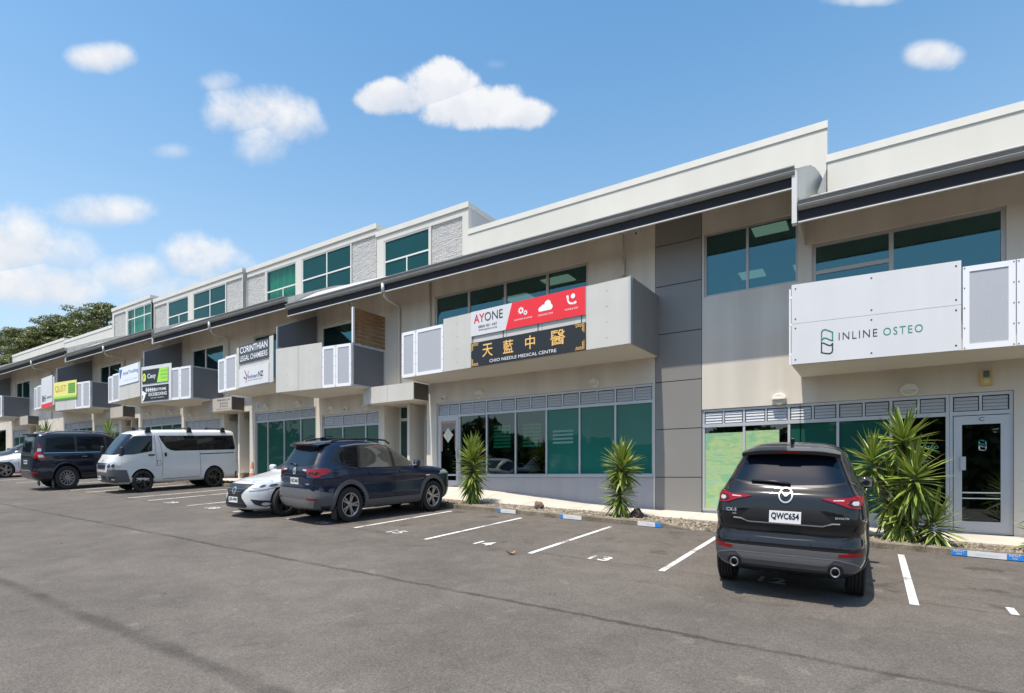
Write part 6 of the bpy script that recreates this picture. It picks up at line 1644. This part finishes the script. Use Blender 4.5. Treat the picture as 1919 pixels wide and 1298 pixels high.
    place_car(root, -10.55, 9.86, 7.0)
blue_suv()

# ---- white sedan, nose towards the aisle
def sedan(name_label, P, x, y, heading, detail=True):
    root = thing('parked_car', name_label, 'car', (0, 0, 0))
    c = Car([(.17, .74, -2.05, 2.15, 6, 3.8), (.22, .86, -2.24, 2.30, 6, 3.6), (.34, .895, -2.30, 2.335, 6, 3.4), (.48, .905, -2.32, 2.32, 6, 3.4), (.60, .905, -2.32, 2.30, 6, 3.3), (.70, .900, -2.32, 2.22, 5.5, 3.1), (.77, .892, -2.31, 2.05, 5.5, 3), (.83, .882, -2.30, 1.74, 5, 3),
             (.88, .868, -2.27, 1.38, 5, 3), (.925, .845, -2.20, 1.08, 5, 3.2), (.96, .82, -1.98, .92, 4.5, 3.4), (1.02, .775, -1.70, .75, 4, 3.6), (1.12, .71, -1.42, .52, 4, 3.6), (1.24, .64, -1.12, .24, 4, 3.6), (1.34, .575, -.86, -.02, 3.6, 3.4), (1.395, .51, -.68, -.22, 3.4, 3.2), (1.42, .40, -.52, -.34, 3, 3), (1.43, .25, -.46, -.40, 3, 3)], root)
    # roof is short in this table: stretch the cabin fore and aft
    ya, yb = -1.40, 1.45
    c.body(P, [(ya, .375, .325), (yb, .375, .325)])
    c.patch('front', [(-.70, .985), (.70, .985), (.50, 1.33), (.40, 1.36), (-.40, 1.36), (-.50, 1.33)], CAR_GLASS_BLUE, 'windscreen', .004, cell=.05)
    c.patch('rear', [(-.66, 1.0), (.66, 1.0), (.46, 1.33), (-.46, 1.33)], CAR_GLASS, 'rear_window', .004, cell=.05)
    c.both([(.72, .955), (.30, 1.19), (-.05, 1.325), (-.55, 1.335), (-.95, 1.20), (-1.35, 1.04), (-1.25, .965)], CAR_GLASS, 'side_window', .005)
    for w_ in ('right', 'left'):
        c.line(w_, [(-.18, 1.30), (-.22, .95), (-.20, .35)], .010, SEAM, 'door_seam', .006); c.line(w_, [(.92, .84), (.95, .5), (.88, .3)], .010, SEAM, 'door_seam', .002)
    for yy in (-.10, -.95): c.both([(yy, .80), (yy + .18, .80), (yy + .18, .825), (yy, .825)], P, 'door_handle', .03, skirt=.03)
    if detail:
        # spindle grille
        g = c.patch('front', [(-.46, .735), (.46, .735), (.40, .66), (.255, .52), (.30, .44), (.44, .28), (.40, .235), (-.40, .235), (-.44, .28), (-.30, .44), (-.255, .52), (-.40, .66)], CAR_TRIM, 'grille', .016)
        for k in range(7):
            z = .27 + .062 * k; hw = .36 if abs(z - .5) > .12 else .25
            c.line('front', [(-hw, z), (hw, z)], .016, HEAD_DARK, 'grille_bar', .020, g)
        c.emblem('front', 0, .60, .075, BADGE, 'ell')
        c.plate('front', 0, .40, .36, .115, 'JZL428', off=.03)
        for sg in (-1, 1):
            F = lambda pts: [(sg * x, z) for x, z in pts]
            h = c.patch('front', F([(.50, .655), (.62, .715), (.76, .765), (.845, .79), (.86, .72), (.80, .655), (.66, .63)]), HEAD_CLEAR, 'headlight', .010)
            for q in (.64, .74): c.patch('front', [(sg * q + .035 * math.cos(t), .69 + .01 * (q > .7) + .03 * math.sin(t)) for t in np.linspace(0, 6.283, 11)[:-1]], HEAD_DARK, 'lamp_lens', .014, h)
            c.line('front', F([(.47, .60), (.62, .615), (.72, .64)]), .018, TAIL_CLEAR, 'running_light', .012, h)
            c.patch('right' if sg > 0 else 'left', [(2.06, .66), (1.80, .70), (1.62, .80), (1.86, .80), (2.06, .775)], HEAD_CLEAR, 'headlight_side', .010, h)
            d = c.patch('front', F([(.52, .42), (.84, .36), (.86, .26), (.70, .245), (.60, .30)]), CAR_TRIM, 'fog_intake', .008)
            c.patch('front', [(sg * .72 + .045 * math.cos(t), .305 + .035 * math.sin(t)) for t in np.linspace(0, 6.283, 11)[:-1]], HEAD_CLEAR, 'fog_light', .012, d)
    else:
        for sg in (-1, 1):
            c.patch('front', [(sg * .5, .66), (sg * .84, .76), (sg * .85, .66)], HEAD_CLEAR, 'headlight', .01)
        c.patch('front', [(-.4, .35), (.4, .35), (.45, .62), (-.45, .62)], CAR_TRIM, 'grille', .006)
    for sg in (-1, 1): c.patch('rear', [(sg * .50, .78), (sg * .85, .82), (sg * .86, .70), (sg * .55, .70)], TAIL_RED, 'tail_light', .012)
    c.mirror_pair(.60, .97, P)
    c.wheels((ya, yb), .325, .225, .235, .785, 5, RIM_SILVER if not detail else RIM_GREY, 'twin')
    place_car(root, x, y, heading)
    return root
WHITE_PAINT = paint('white_pearl_paint', (.58, .59, .60), .0, .3)
sedan('white sedan with black hourglass grille, nose out beside the dark blue SUV', WHITE_PAINT, -12.75, 9.62, 178)

# ---- white van
def van():
    root = thing('parked_van', 'white long van with roof racks and black wheels parked nose out', 'van', (0, 0, 0))
    c = Car([(.28, .74, -2.2, 2.1, 10, 6), (.34, .80, -2.32, 2.24, 12, 6), (.45, .835, -2.345, 2.32, 14, 6), (.65, .845, -2.347, 2.345, 14, 6), (.85, .847, -2.345, 2.335, 14, 6), (.95, .847, -2.345, 2.30, 14, 6), (1.05, .845, -2.34, 2.235, 14, 6), (1.16, .842, -2.335, 2.165, 14, 6), (1.28, .832, -2.325, 2.06, 14, 6),
             (1.45, .812, -2.305, 1.91, 14, 6), (1.65, .785, -2.28, 1.72, 13, 6), (1.78, .76, -2.26, 1.58, 12, 6), (1.86, .735, -2.23, 1.46, 10, 5.5), (1.91, .69, -2.17, 1.28, 9, 5), (1.94, .61, -2.06, 1.0, 8, 4.5), (1.955, .48, -1.9, .65, 6, 4), (1.962, .3, -1.6, .2, 5, 4)], root)
    P = paint('silver_white_van_paint', (.68, .685, .685), .05, .34)
    ya, yb = -1.27, 1.30
    c.body(P, [(ya, .40, .345), (yb, .40, .345)])
    c.patch('front', [(-.73, 1.22), (-.6, 1.185), (.6, 1.185), (.73, 1.22), (.69, 1.45), (.62, 1.78), (.5, 1.815), (-.5, 1.815), (-.62, 1.78), (-.69, 1.45)], CAR_GLASS_BLUE, 'windscreen', .005)
    c.both([(1.98, 1.18), (1.92, 1.30), (1.60, 1.755), (.90, 1.765), (.94, 1.30), (.98, 1.27), (1.55, 1.19)], CAR_TRIM, 'window_surround', .003)
    c.both([(1.92, 1.20), (1.85, 1.33), (1.57, 1.725), (.95, 1.735), (.98, 1.30), (1.53, 1.215)], CAR_GLASS, 'side_window', .006)
    c.both([(.68, 1.76), (.62, 1.62), (.45, 1.38), (.32, 1.30), (.15, 1.27), (-2.14, 1.27), (-2.18, 1.32), (-2.12, 1.76)], CAR_GLASS, 'cargo_window', .005)
    c.patch('rear', [(-.66, 1.22), (.66, 1.22), (.62, 1.76), (-.62, 1.76)], CAR_GLASS, 'rear_window', .005)
    c.patch('front', [(-.845, .62), (-.80, .78), (-.56, .80), (-.50, .66), (.50, .66), (.56, .80), (.80, .78), (.845, .62), (.82, .33), (-.82, .33)], CAR_GREY, 'bumper', .012)
    for w_ in ('right', 'left'):
        c.patch(w_, [(2.22, .34), (2.22, .74), (1.80, .72), (1.74, .50), (1.70, .34)], CAR_GREY, 'bumper_side', .012)
        c.patch(w_, [(1.70, .33), (1.72, .50), (1.28 + .42, .48), (.88, .42), (.88, .33)], P, 'step_panel', .002)
        c.patch(w_, [(-2.26, .34), (-2.26, .50), (-2.12, .50), (-2.12, .34)], CAR_TRIM, 'bumper_side', .012)
        c.line(w_, [(.82, 1.78), (.84, 1.25), (.80, .95), (.84, .80)], .012, SEAM, 'door_seam', .002)
        c.line(w_, [(.74, 1.76), (.64, 1.50), (.60, 1.10), (.62, .74), (.66, .40)], .012, SEAM, 'sliding_door_seam', .002)
        c.line(w_, [(-.75, 1.25), (-.75, .48), (-.68, .40), (.60, .38)], .012, SEAM, 'sliding_door_seam', .002)
        c.line(w_, [(-.75, 1.15), (-2.10, 1.16)], .030, SEAM, 'slide_track', .003)
        c.line(w_, [(.79, .98), (.67, .98), (.67, .82), (.79, .82)], .010, SEAM, 'fuel_flap_seam', .002, closed=True)
        c.patch(w_, [(.88, 1.135), (1.08, 1.135), (1.08, 1.18), (.88, 1.18)], CAR_TRIM, 'door_handle', .03, skirt=.03)
        c.patch(w_, [(.46, 1.10), (.53, 1.10), (.53, 1.22), (.46, 1.22)], CAR_TRIM, 'door_handle', .025, skirt=.03)
        c.patch(w_, [(-2.30, .78), (-2.22, .78), (-2.22, 1.18), (-2.29, 1.18)], TAIL_RED, 'tail_light', .010)
    c.patch('front', [(-.42, .875), (.42, .875), (.38, .78), (-.38, .78)], CAR_TRIM, 'grille', .008)
    c.patch('front', [(-.50, .935), (.50, .935), (.46, .915), (-.46, .915)], CAR_TRIM, 'grille_slot', .008)
    c.line('front', [(-.52, .905), (.52, .905)], .03, CHROME, 'grille_chrome', .012); c.line('front', [(-.40, .765), (.40, .765)], .025, CHROME, 'grille_chrome', .012)
    c.patch('front', [(-.45, .55), (.45, .55), (.42, .43), (-.42, .43)], CAR_TRIM, 'lower_grille', .016)
    c.emblem('front', 0, .985, .055, RIM_GREY, 'ovals')
    for sg in (-1, 1):
        F = lambda pts: [(sg * x, z) for x, z in pts]
        h = c.patch('front', F([(.50, .955), (.80, .975), (.835, .90), (.82, .77), (.60, .735), (.52, .80)]), HEAD_CLEAR, 'headlight', .012)
        for q in (.60, .72): c.patch('front', [(sg * q + .05 * math.cos(t), .86 + .06 * math.sin(t)) for t in np.linspace(0, 6.283, 13)[:-1]], HEAD_DARK, 'lamp_lens', .016, h)
        c.patch('right' if sg > 0 else 'left', [(2.20, .77), (1.98, .80), (1.94, .955), (2.12, .965), (2.20, .95)], HEAD_CLEAR, 'headlight_side', .012, h)
        c.patch('front', F([(.56, .52), (.76, .52), (.74, .42), (.58, .42)]), CAR_TRIM, 'fog_recess', .016)
        c.patch('front', [(sg * .67 + .04 * math.cos(t), .44 + .03 * math.sin(t)) for t in np.linspace(0, 6.283, 11)[:-1]], HEAD_CLEAR, 'fog_light', .020)
        x = sg * 1.0
        m = c.pod((x, 1.98, 1.30), (.10, .06, .14), CAR_TRIM, 'door_mirror'); c.box((sg * .92, 2.0, 1.17), (.10, .025, .02), CAR_TRIM, 'mirror_arm', m)
    c.plate('front', .22, .47, .34, .12, 'HWT917', off=.03)
    for y in (1.02, -.42, -1.72):
        rk = MB(); rk.tube([c.k((-.74, y, 2.0)), c.k((.74, y, 2.0))], .022, 8); rr = rk.build('roof_rack', CAR_TRIM, root, smooth=True, local=True)
        for sg in (-1, 1):
            q = MB(); q.prism([(y - .10, 1.86), (y + .10, 1.86), (y + .05, 2.03), (y - .05, 2.03)], lambda p, d: c.k((d, p[0], p[1])), sg * .66, sg * .76); q.build('rack_foot', CAR_TRIM, rr, local=True)
    for y in (ya, yb): c.arch_trim(y, .345, .40, .43, P, out=.010)
    c.wheels((ya, yb), .345, .23, .255, .745, 6, RIM_BLACK, 'vee')
    place_car(root, -21.62, 10.37, 184.5)
van()

# ---- dark four wheel drive, tail to the aisle
def dark_4wd():
    root = thing('parked_car', 'dark navy four wheel drive with high red tail lamps parked between two white vehicles', 'car', (0, 0, 0))
    c = Car([(.30, .76, -2.1, 2.15, 8, 5), (.36, .87, -2.28, 2.28, 8, 5), (.48, .925, -2.39, 2.36, 9, 5), (.62, .94, -2.415, 2.40, 9, 5), (.74, .924, -2.40, 2.40, 9, 5), (.95, .938, -2.37, 2.36, 9, 5), (1.08, .925, -2.355, 2.12, 9, 4.6), (1.15, .912, -2.345, 1.70, 9, 4.5), (1.20, .895, -2.335, 1.25, 8.5, 4.5),
             (1.28, .865, -2.315, 1.02, 8, 4.5), (1.45, .835, -2.275, .80, 9, 5), (1.62, .80, -2.235, .56, 9, 5), (1.75, .77, -2.19, .32, 8, 5), (1.82, .725, -2.12, .08, 7, 4.5), (1.855, .60, -1.92, -.25, 5, 3.5), (1.872, .46, -1.7, -.5, 4.5, 3), (1.88, .28, -1.4, -.7, 4, 3)], root)
    P = paint('navy_black_paint', (.004, .008, .02), .0, .5, .15)
    ya, yb = -1.37, 1.42
    c.body(P, [(ya, .46, .39), (yb, .46, .39)])
    c.patch('rear', [(-.74, 1.20), (.74, 1.20), (.64, 1.74), (-.64, 1.74)], CAR_TRIM, 'screen_surround', .003)
    c.patch('rear', [(-.70, 1.23), (.70, 1.23), (.60, 1.71), (-.60, 1.71)], CAR_GLASS_BLUE, 'rear_window', .007)
    c.line('rear', [(-.6, 1.15), (.6, 1.15)], .05, CHROME, 'tailgate_chrome', .015)
    for sg in (-1, 1):
        F = lambda pts: [(sg * x, z) for x, z in pts]; w_ = 'right' if sg > 0 else 'left'
        l = c.patch('rear', F([(.90, 1.05), (.915, 1.30), (.87, 1.50), (.78, 1.50), (.76, 1.30), (.72, 1.05)]), TAIL_RED, 'tail_light', .016)
        c.patch(w_, [(-2.30, .98), (-2.05, 1.02), (-1.98, 1.08), (-2.12, 1.20), (-2.12, 1.50), (-2.26, 1.52)], TAIL_RED, 'tail_light_side', .014, l)
        c.patch(w_, [(-2.28, 1.27), (-2.10, 1.27), (-2.10, 1.37), (-2.28, 1.37)], TAIL_CLEAR, 'clear_lens', .018, l)
        c.patch(w_, [(-2.28, 1.08), (-2.06, 1.08), (-2.08, 1.16), (-2.28, 1.16)], TAIL_CLEAR, 'clear_lens', .018, l)
        c.patch('rear', F([(.86, .55), (.66, .55), (.66, .63), (.86, .63)]), TAIL_RED, 'reflector', .014)
        mb = MB(); mb.tube([c.k((sg * .64, y, z)) for y, z in ((.20, 1.80), (.0, 1.875), (-.6, 1.91), (-1.5, 1.905), (-1.85, 1.86), (-1.95, 1.80))], .024, 8); mb.build('roof_rail', CAR_SILVER, root, smooth=True, local=True)
        for y in (ya - .44, yb - .44): c.box((sg * .82, y, .24), (.11, .012, .16), CAR_TRIM, 'mud_flap', bevel=0)
    c.both([(1.0, 1.21), (.60, 1.60), (.36, 1.72), (-.4, 1.77), (-1.4, 1.76), (-1.98, 1.70), (-2.06, 1.24), (-1.2, 1.20)], CAR_TRIM, 'window_surround', .003)
    dull = mat('privacy_glass', (.006, .009, .014), .10, spec=.22)
    for p in ([(.90, 1.235), (.56, 1.585), (.34, 1.69), (.06, 1.715), (.06, 1.225)], [(-.04, 1.225), (-.04, 1.72), (-.4, 1.745), (-.95, 1.745), (-.98, 1.225)], [(-1.06, 1.23), (-1.05, 1.74), (-1.4, 1.735), (-1.92, 1.68), (-1.99, 1.265)]): c.both(p, dull, 'side_window', .007)
    c.both([(1.0, 1.195), (-2.05, 1.205), (-2.05, 1.222), (1.0, 1.212)], CHROME, 'window_moulding', .009)
    for y in (-.0, -1.02, 1.08):
        for w_ in ('right', 'left'): c.line(w_, [(y, 1.18), (y, .5)], .012, SEAM, 'door_seam', .003)
    for y in (.16, -.86): c.both([(y, 1.06), (y + .18, 1.06), (y + .18, 1.09), (y, 1.09)], CHROME, 'door_handle', .03, skirt=.03)
    for y in (ya, yb): c.arch_trim(y, .39, .46, .53, P, out=.03)
    c.both([(-.86, .34), (.93, .34), (.93, .46), (-.86, .46)], CAR_TRIM, 'side_step', .05, skirt=.06)
    sp = c.box((0, -2.12, 1.80), (.60, .14, .022), P, 'spoiler')
    c.plate('rear', 0, .92, .36, .125, 'LMK306', off=.02)
    c.mirror_pair(.82, 1.26, P)
    c.wheels((ya, yb), .39, .265, .245, .80, 12, RIM_SILVER, 'single')
    for sg in (-1, 1): c.patch('front', [(sg * .45, .92), (sg * .86, 1.02), (sg * .88, .88), (sg * .5, .84)], HEAD_CLEAR, 'headlight', .01)
    c.patch('front', [(-.5, .5), (.5, .5), (.5, .95), (-.5, .95)], CAR_TRIM, 'grille', .006)
    place_car(root, -25.2, 9.42, 1.5)
dark_4wd()
# ---- further left, partly out of view
sedan('white sedan at the left edge standing over a red wheel stop', paint('cool_white_paint', (.74, .75, .77), .0, .3), -33.9, 10.1, 183, False)
sedan('black car roof showing beyond the white sedan at the left edge', paint('black_plain_paint', (.01, .011, .014), .1, .25), -39.5, 11.3, 182, False)
# ------------------------------------------------------------------ yuccas
def leaf_material(name, a, b, rough=.38):
    m = bpy.data.materials.new(name); m.use_nodes = True
    N, L = m.node_tree.nodes, m.node_tree.links; p = N['Principled BSDF']; p.inputs['Roughness'].default_value = rough; p.inputs['Specular IOR Level'].default_value = .5
    oi = N.new('ShaderNodeObjectInfo'); g = N.new('ShaderNodeNewGeometry'); ad = N.new('ShaderNodeMath'); ad.operation = 'ADD'
    fr = N.new('ShaderNodeMath'); fr.operation = 'FRACT'
    L.new(oi.outputs['Random'], ad.inputs[0]); L.new(g.outputs['Random Per Island'], ad.inputs[1]); L.new(ad.outputs[0], fr.inputs[0])
    mx = N.new('ShaderNodeMix'); mx.data_type = 'RGBA'; mx.inputs['A'].default_value = (*a, 1); mx.inputs['B'].default_value = (*b, 1); L.new(fr.outputs[0], mx.inputs['Factor'])
    L.new(mx.outputs['Result'], p.inputs['Base Color'])
    tl = N.new('ShaderNodeBsdfTranslucent'); L.new(mx.outputs['Result'], tl.inputs['Color'])
    ms = N.new('ShaderNodeMixShader'); ms.inputs[0].default_value = .22
    L.new(p.outputs[0], ms.inputs[1]); L.new(tl.outputs[0], ms.inputs[2]); L.new(ms.outputs[0], N['Material Output'].inputs['Surface'])
    return m
YL = leaf_material('yucca_leaf', (.070, .135, .018), (.24, .33, .05))
YM = leaf_material('yucca_leaf_sun_glint', (.34, .39, .08), (.50, .52, .15))  # sun glints along the leaf edges, painted as a paler colour
YD = leaf_material('dead_yucca_leaf', (.17, .10, .05), (.34, .24, .13), .7)
BARK = mat('yucca_trunk', (.16, .12, .085), .95, noise=(12, .4), bump=(20, .8))
LEAVES = []
for k, (droop, width) in enumerate(((.02, .043), (.10, .046), (.22, .043), (.36, .040), (.05, .036), (.16, .050))):
    mb = MB(); n = 6; V = []
    for i in range(n + 1):
        t = i / n; w = width * (.55 + .9 * t) if t < .35 else width * (.865) * (1 - ((t - .35) / .65) ** 1.7)
        w = max(w, .001); z = -droop * t * t
        V += [(t, -w, z + w * .55), (t, -w * .72, z + w * .40), (t, 0, z), (t, w * .72, z + w * .40), (t, w, z + w * .55)]
    for j, mi in ((0, 1), (1, 0), (2, 0), (3, 1)):
        mb.use(mi)
        for i in range(n): mb.f.append((i * 5 + j, (i + 1) * 5 + j, (i + 1) * 5 + j + 1, i * 5 + j + 1)); mb.m.append(mi)
    mb.v = V
    me = mb.mesh('leaf', [YL, YM], True); LEAVES.append(me)
DEAD = []
for me in LEAVES[2:4]:
    d = me.copy(); d.name = 'dead_leaf'; d.materials.clear(); d.materials.append(YD); d.materials.append(YD); DEAD.append(d)
def yucca(x, y, label, heads, trunks, rnd, limit=300, z=None, low=False):
    """heads: (dx, dy, z of the centre, column length below it, number of leaves, leaf length)"""
    z0 = (bed_z(x) if z is None else z)
    root = thing('yucca', label, 'yucca', (x, y, z0), 'yuccas in the gravel strip')
    rr = random.Random(rnd)
    mb = MB()
    for tr in trunks: mb.tube([(x + a, y + b, z0 + c) for a, b, c in tr], .055, 8, r2=.04)
    mb.build('trunk', BARK, root, smooth=True)
    items = []
    for hx, hy, hz, L, n, ll in heads:
        for i in range(n):
            t = (i + rr.random()) / n                       # 0 top, 1 foot of the column
            az = i * 2.39996 + rr.uniform(-.25, .25)
            el = R(84 - 175 * t ** .8 * (1 if L > .5 else .72) + rr.uniform(-9, 9))
            ln = ll * rr.uniform(.78, 1.1) * (1 - .12 * t)
            p = Vector((hx + .035 * math.cos(az), hy + .035 * math.sin(az), hz - L * t))
            k = min(5, max(0, int(t * 4.2 + rr.uniform(-.8, 1.2))))
            dead = L > .5 and t > .86 and rr.random() < .55
            items.append((p, az, el, ln, DEAD[k % 2] if dead else LEAVES[[0, 4, 1, 5, 2, 3][k]], rr.uniform(-.5, .5), dead))
    if low:
        big = MB()
        for p, az, el, ln, me, roll, dead in items:
            M = Matrix.Translation(p + Vector((x, y, z0))) @ Matrix.Rotation(az, 4, 'Z') @ Matrix.Rotation(-el, 4, 'Y') @ Matrix.Rotation(roll, 4, 'X') @ Matrix.Scale(ln, 4)
            big.idx([M @ v.co for v in me.vertices], [tuple(q.vertices) for q in me.polygons])
        stuff(big.build('foliage', YL, root, smooth=True)); return root
    rr.shuffle(items)
    rest = MB()
    for i, (p, az, el, ln, me, roll, dead) in enumerate(items):
        M = Matrix.Translation(p) @ Matrix.Rotation(az, 4, 'Z') @ Matrix.Rotation(-el, 4, 'Y') @ Matrix.Rotation(roll, 4, 'X')
        if i < limit - 2:
            o = bpy.data.objects.new('dead_leaf' if dead else 'leaf', me); col.objects.link(o); o.parent = root
            o.location = p; o.rotation_euler = M.to_euler(); o.scale = (ln, max(ln, .5) * 1.5, max(ln, .4))
        else:
            M = M @ Matrix.Diagonal((ln, max(ln, .5) * 1.5, max(ln, .4), 1))
            n0 = len(rest.v); rest.v += [tuple(M @ v.co) for v in me.vertices]
            for q in me.polygons: rest.f.append(tuple(n0 + k for k in q.vertices)); rest.m.append(q.material_index)
    if rest.f: stuff(rest.build('inner_foliage', [YL, YM], root, smooth=True, local=True))
    return root
yucca(-9.30, 12.36, 'single stemmed yucca at the nose of the dark blue car', [(0, 0, 1.52, 1.42, 380, .56)], [[(0, 0, 0), (0, 0, 1.45)]], 3)
yucca(-4.93, 12.25, 'single stemmed yucca before the medical centre window beside the grey panel stripe', [(.06, 0, 1.34, .42, 170, .56), (.0, 0, .82, .74, 190, .50)], [[(-.02, 0, 0), (0, 0, .7), (.06, 0, 1.3)]], 5)
yucca(.52, 12.35, 'large many headed yucca beside the black car in front of the clinic door', [(-.02, .0, 1.94, .32, 110, .60), (-.50, .05, 1.62, .45, 90, .54), (.13, -.22, 1.36, .66, 140, .60), (-.22, .1, 1.15, .8, 120, .54), (.42, -.15, .52, .42, 80, .54), (-.05, -.1, .72, .66, 110, .50)],
      [[(-.05, 0, 0), (-.02, 0, 1.9)], [(-.12, .03, 0), (-.3, .04, .8), (-.50, .05, 1.55)], [(.03, -.06, 0), (.13, -.22, 1.3)], [(.1, -.05, 0), (.42, -.15, .45)]], 8, 300)
yucca(2.58, 12.3, 'yucca at the right edge beside the clinic door', [(0, 0, .95, .30, 70, .62), (-.12, -.1, .45, .4, 60, .55)], [[(0, 0, 0), (0, 0, .95)]], 12)
yucca(-32.2, 12.4, 'yucca head showing above the dark four wheel drive', [(0, 0, 2.1, 1.7, 130, .75)], [[(0, 0, 0), (0, 0, 2.1)]], 14, low=True)
yucca(-40.3, 12.4, 'yucca head showing above the white sedan at the left edge', [(0, 0, 2.0, 1.8, 150, .85)], [[(0, 0, 0), (0, 0, 2.0)]], 15, low=True)
yucca(-36.5, 12.4, 'low yucca between the white sedan and the dark four wheel drive', [(0, 0, 1.2, 1.0, 90, .6)], [[(0, 0, 0), (0, 0, 1.2)]], 16, low=True)

# ------------------------------------------------------------------ hillside and trees behind the left end
mb = MB(); xs = list(np.linspace(-150, -20, 27)); ys = list(np.linspace(27, 120, 16))
def hill_z(x, y):
    return 2 + 17 * (1 / (1 + math.exp(-(y - 42) / 7))) * (1 / (1 + math.exp((x + 52) / 9))) + .8 * math.sin(x * .21) * math.cos(y * .17)
mb.idx([(x, y, hill_z(x, y)) for y in ys for x in xs], [(j * 27 + i, j * 27 + i + 1, (j + 1) * 27 + i + 1, (j + 1) * 27 + i) for j in range(15) for i in range(26)])
structure(mb.build('hillside', mat('hill_scrub', (.06, .07, .025), .95, noise=(.4, .5)), smooth=True))
TL = leaf_material('broad_leaf', (.052, .075, .017), (.21, .23, .065), .42)
TB = mat('tree_bark', (.20, .17, .13), .9, noise=(3, .3))
def tree(x, y, z0, h, rx, rz, label, rnd, n_cl=72, per=105, leaf=.48):
    rr = np.random.default_rng(rnd)
    root = thing('broadleaf_tree', label, 'tree', (x, y, z0), 'trees on the slope behind the terrace')
    mb = MB(); top = Vector((x, y, z0 + h))
    mb.tube([(x, y, z0 - 1), (x + .2, y, z0 + h * .35), (x - .1, y + .1, z0 + h * .75)], .32, 9, r2=.12)
    cc = []
    for k in range(n_cl):
        d = rr.normal(size=3); d /= np.linalg.norm(d); d[2] = abs(d[2]) * 1.0 - .28
        rad = rr.uniform(.55, 1.0)
        cc.append((x + d[0] * rx * rad, y + d[1] * rx * rad, z0 + h - rz + d[2] * rz * rad, rr.uniform(.7, 1.35)))
    for c in cc[:9]: mb.tube([(x, y, z0 + h * .4), ((x + c[0]) / 2, (y + c[1]) / 2, (z0 + h * .5 + c[2]) / 2), c[:3]], .13, 6, r2=.03)
    mb.build('trunk', TB, root, smooth=True)
    V, F = [], []
    for cx, cy, cz, s in cc:
        m = int(per * s)
        d = rr.normal(size=(m, 3)); d /= np.linalg.norm(d, axis=1)[:, None]; d[:, 2] = np.abs(d[:, 2]) * .9 - .15
        p = d * rr.uniform(.5, 1.0, (m, 1)) * np.array([1.25, 1.25, .75]) * s + (cx, cy, cz)
        nrm = d + rr.normal(scale=.45, size=(m, 3)) + (0, 0, .5); nrm /= np.linalg.norm(nrm, axis=1)[:, None]
        a = np.cross(nrm, rr.normal(size=(m, 3))); a /= np.linalg.norm(a, axis=1)[:, None]; b = np.cross(nrm, a)
        L = leaf * rr.uniform(.6, 1.15, (m, 1)); W = L * .38
        q = np.stack([p - a * L * .5, p + b * W * .5 + nrm * .03, p + a * L * .5, p - b * W * .5 + nrm * .03], 1)
        n0 = len(V) * 0
        base = sum(len(v) for v in V)
        V.append(q.reshape(-1, 3)); F += [(base + 4 * i, base + 4 * i + 1, base + 4 * i + 2, base + 4 * i + 3) for i in range(m)]
    me = bpy.data.meshes.new('crown'); me.from_pydata((np.concatenate(V) - np.array([x, y, z0])).tolist(), [], F); me.materials.append(TL)
    o = bpy.data.objects.new('crown', me); col.objects.link(o); o.parent = root
def top_at(px, py, Y):
    x, z = at(px, py, Y); return x, z
for k, (px, py, Y, rx, rz, lb) in enumerate(((200, 552, 40, 5.6, 6.0, 'tallest broad leaved tree rising behind the attic boxes'), (150, 560, 43, 6.2, 6.5, 'broad leaved tree just left of the tallest one on the slope'),
        (108, 580, 40, 5.6, 6.0, 'rounded olive green tree at the middle of the slope'), (66, 596, 39, 5.4, 5.6, 'lower olive tree left of the middle of the slope'), (24, 598, 41, 6.0, 6.5, 'broad tree near the left edge of the slope'),
        (-20, 606, 42, 5.5, 6.0, 'tree cut by the left edge of the view'), (85, 640, 35, 4.6, 4.6, 'yellowish tree low on the slope above the white parapet'), (30, 655, 35, 4.6, 4.4, 'yellowish tree low at the left end of the slope'), (160, 620, 36, 4.4, 4.6, 'dark leaved tree low on the slope behind the attic'), (-60, 640, 38, 6, 6, 'tree beyond the left edge of the slope'))):
    x, z = top_at(px, py, Y); zg = max(hill_z(x, Y), z - 11); tree(x, Y, zg, z - zg, rx, rz, lb, 40 + k)
# ------------------------------------------------------------------ wooded bank across the car park (behind the viewer, seen in the glass)
V, F = [], []; rr = np.random.default_rng(5); base = 0
m = 32000
X = rr.uniform(-95, 55, m); env = 7.0 + 1.8 * np.sin(X * .11 + 1) + 1.2 * np.sin(X * .37) + .6 * np.sin(X * .9)
zz = rr.uniform(0, 1, m) ** .7 * env; Yy = -31 - rr.uniform(0, 5, m) - zz * .3
far_l = np.arange(m) % 7 == 0                                     # part of the wood closes the far left end of the car park
X = np.where(far_l, -84 - rr.uniform(0, 5, m) - zz * .3, X); Yy = np.where(far_l, rr.uniform(-34, 26, m), Yy); zz = np.where(far_l, zz + 3.5, zz)
p = np.stack([X, Yy, zz], 1); nrm = rr.normal(size=(m, 3)) + (0, .9, .6); nrm /= np.linalg.norm(nrm, axis=1)[:, None]
a = np.cross(nrm, rr.normal(size=(m, 3))); a /= np.linalg.norm(a, axis=1)[:, None]; b = np.cross(nrm, a); L = rr.uniform(.35, .95, (m, 1))
q = np.stack([p - a * L, p + b * L * .6, p + a * L, p - b * L * .6], 1).reshape(-1, 3)
me = bpy.data.meshes.new('wooded_bank'); me.from_pydata(q.tolist(), [], [(4 * i, 4 * i + 1, 4 * i + 2, 4 * i + 3) for i in range(m)]); me.materials.append(leaf_material('bank_leaf', (.035, .05, .014), (.11, .13, .035), .5))
stuff_o = bpy.data.objects.new('wooded_bank', me); col.objects.link(stuff_o); stuff(stuff_o)
mb = MB(); mb.face([(-120, -34, -3), (80, -34, -3), (80, -40, 6), (-120, -40, 6)]); structure(mb.build('bank', mat('bank_soil', (.05, .05, .025), .95)))
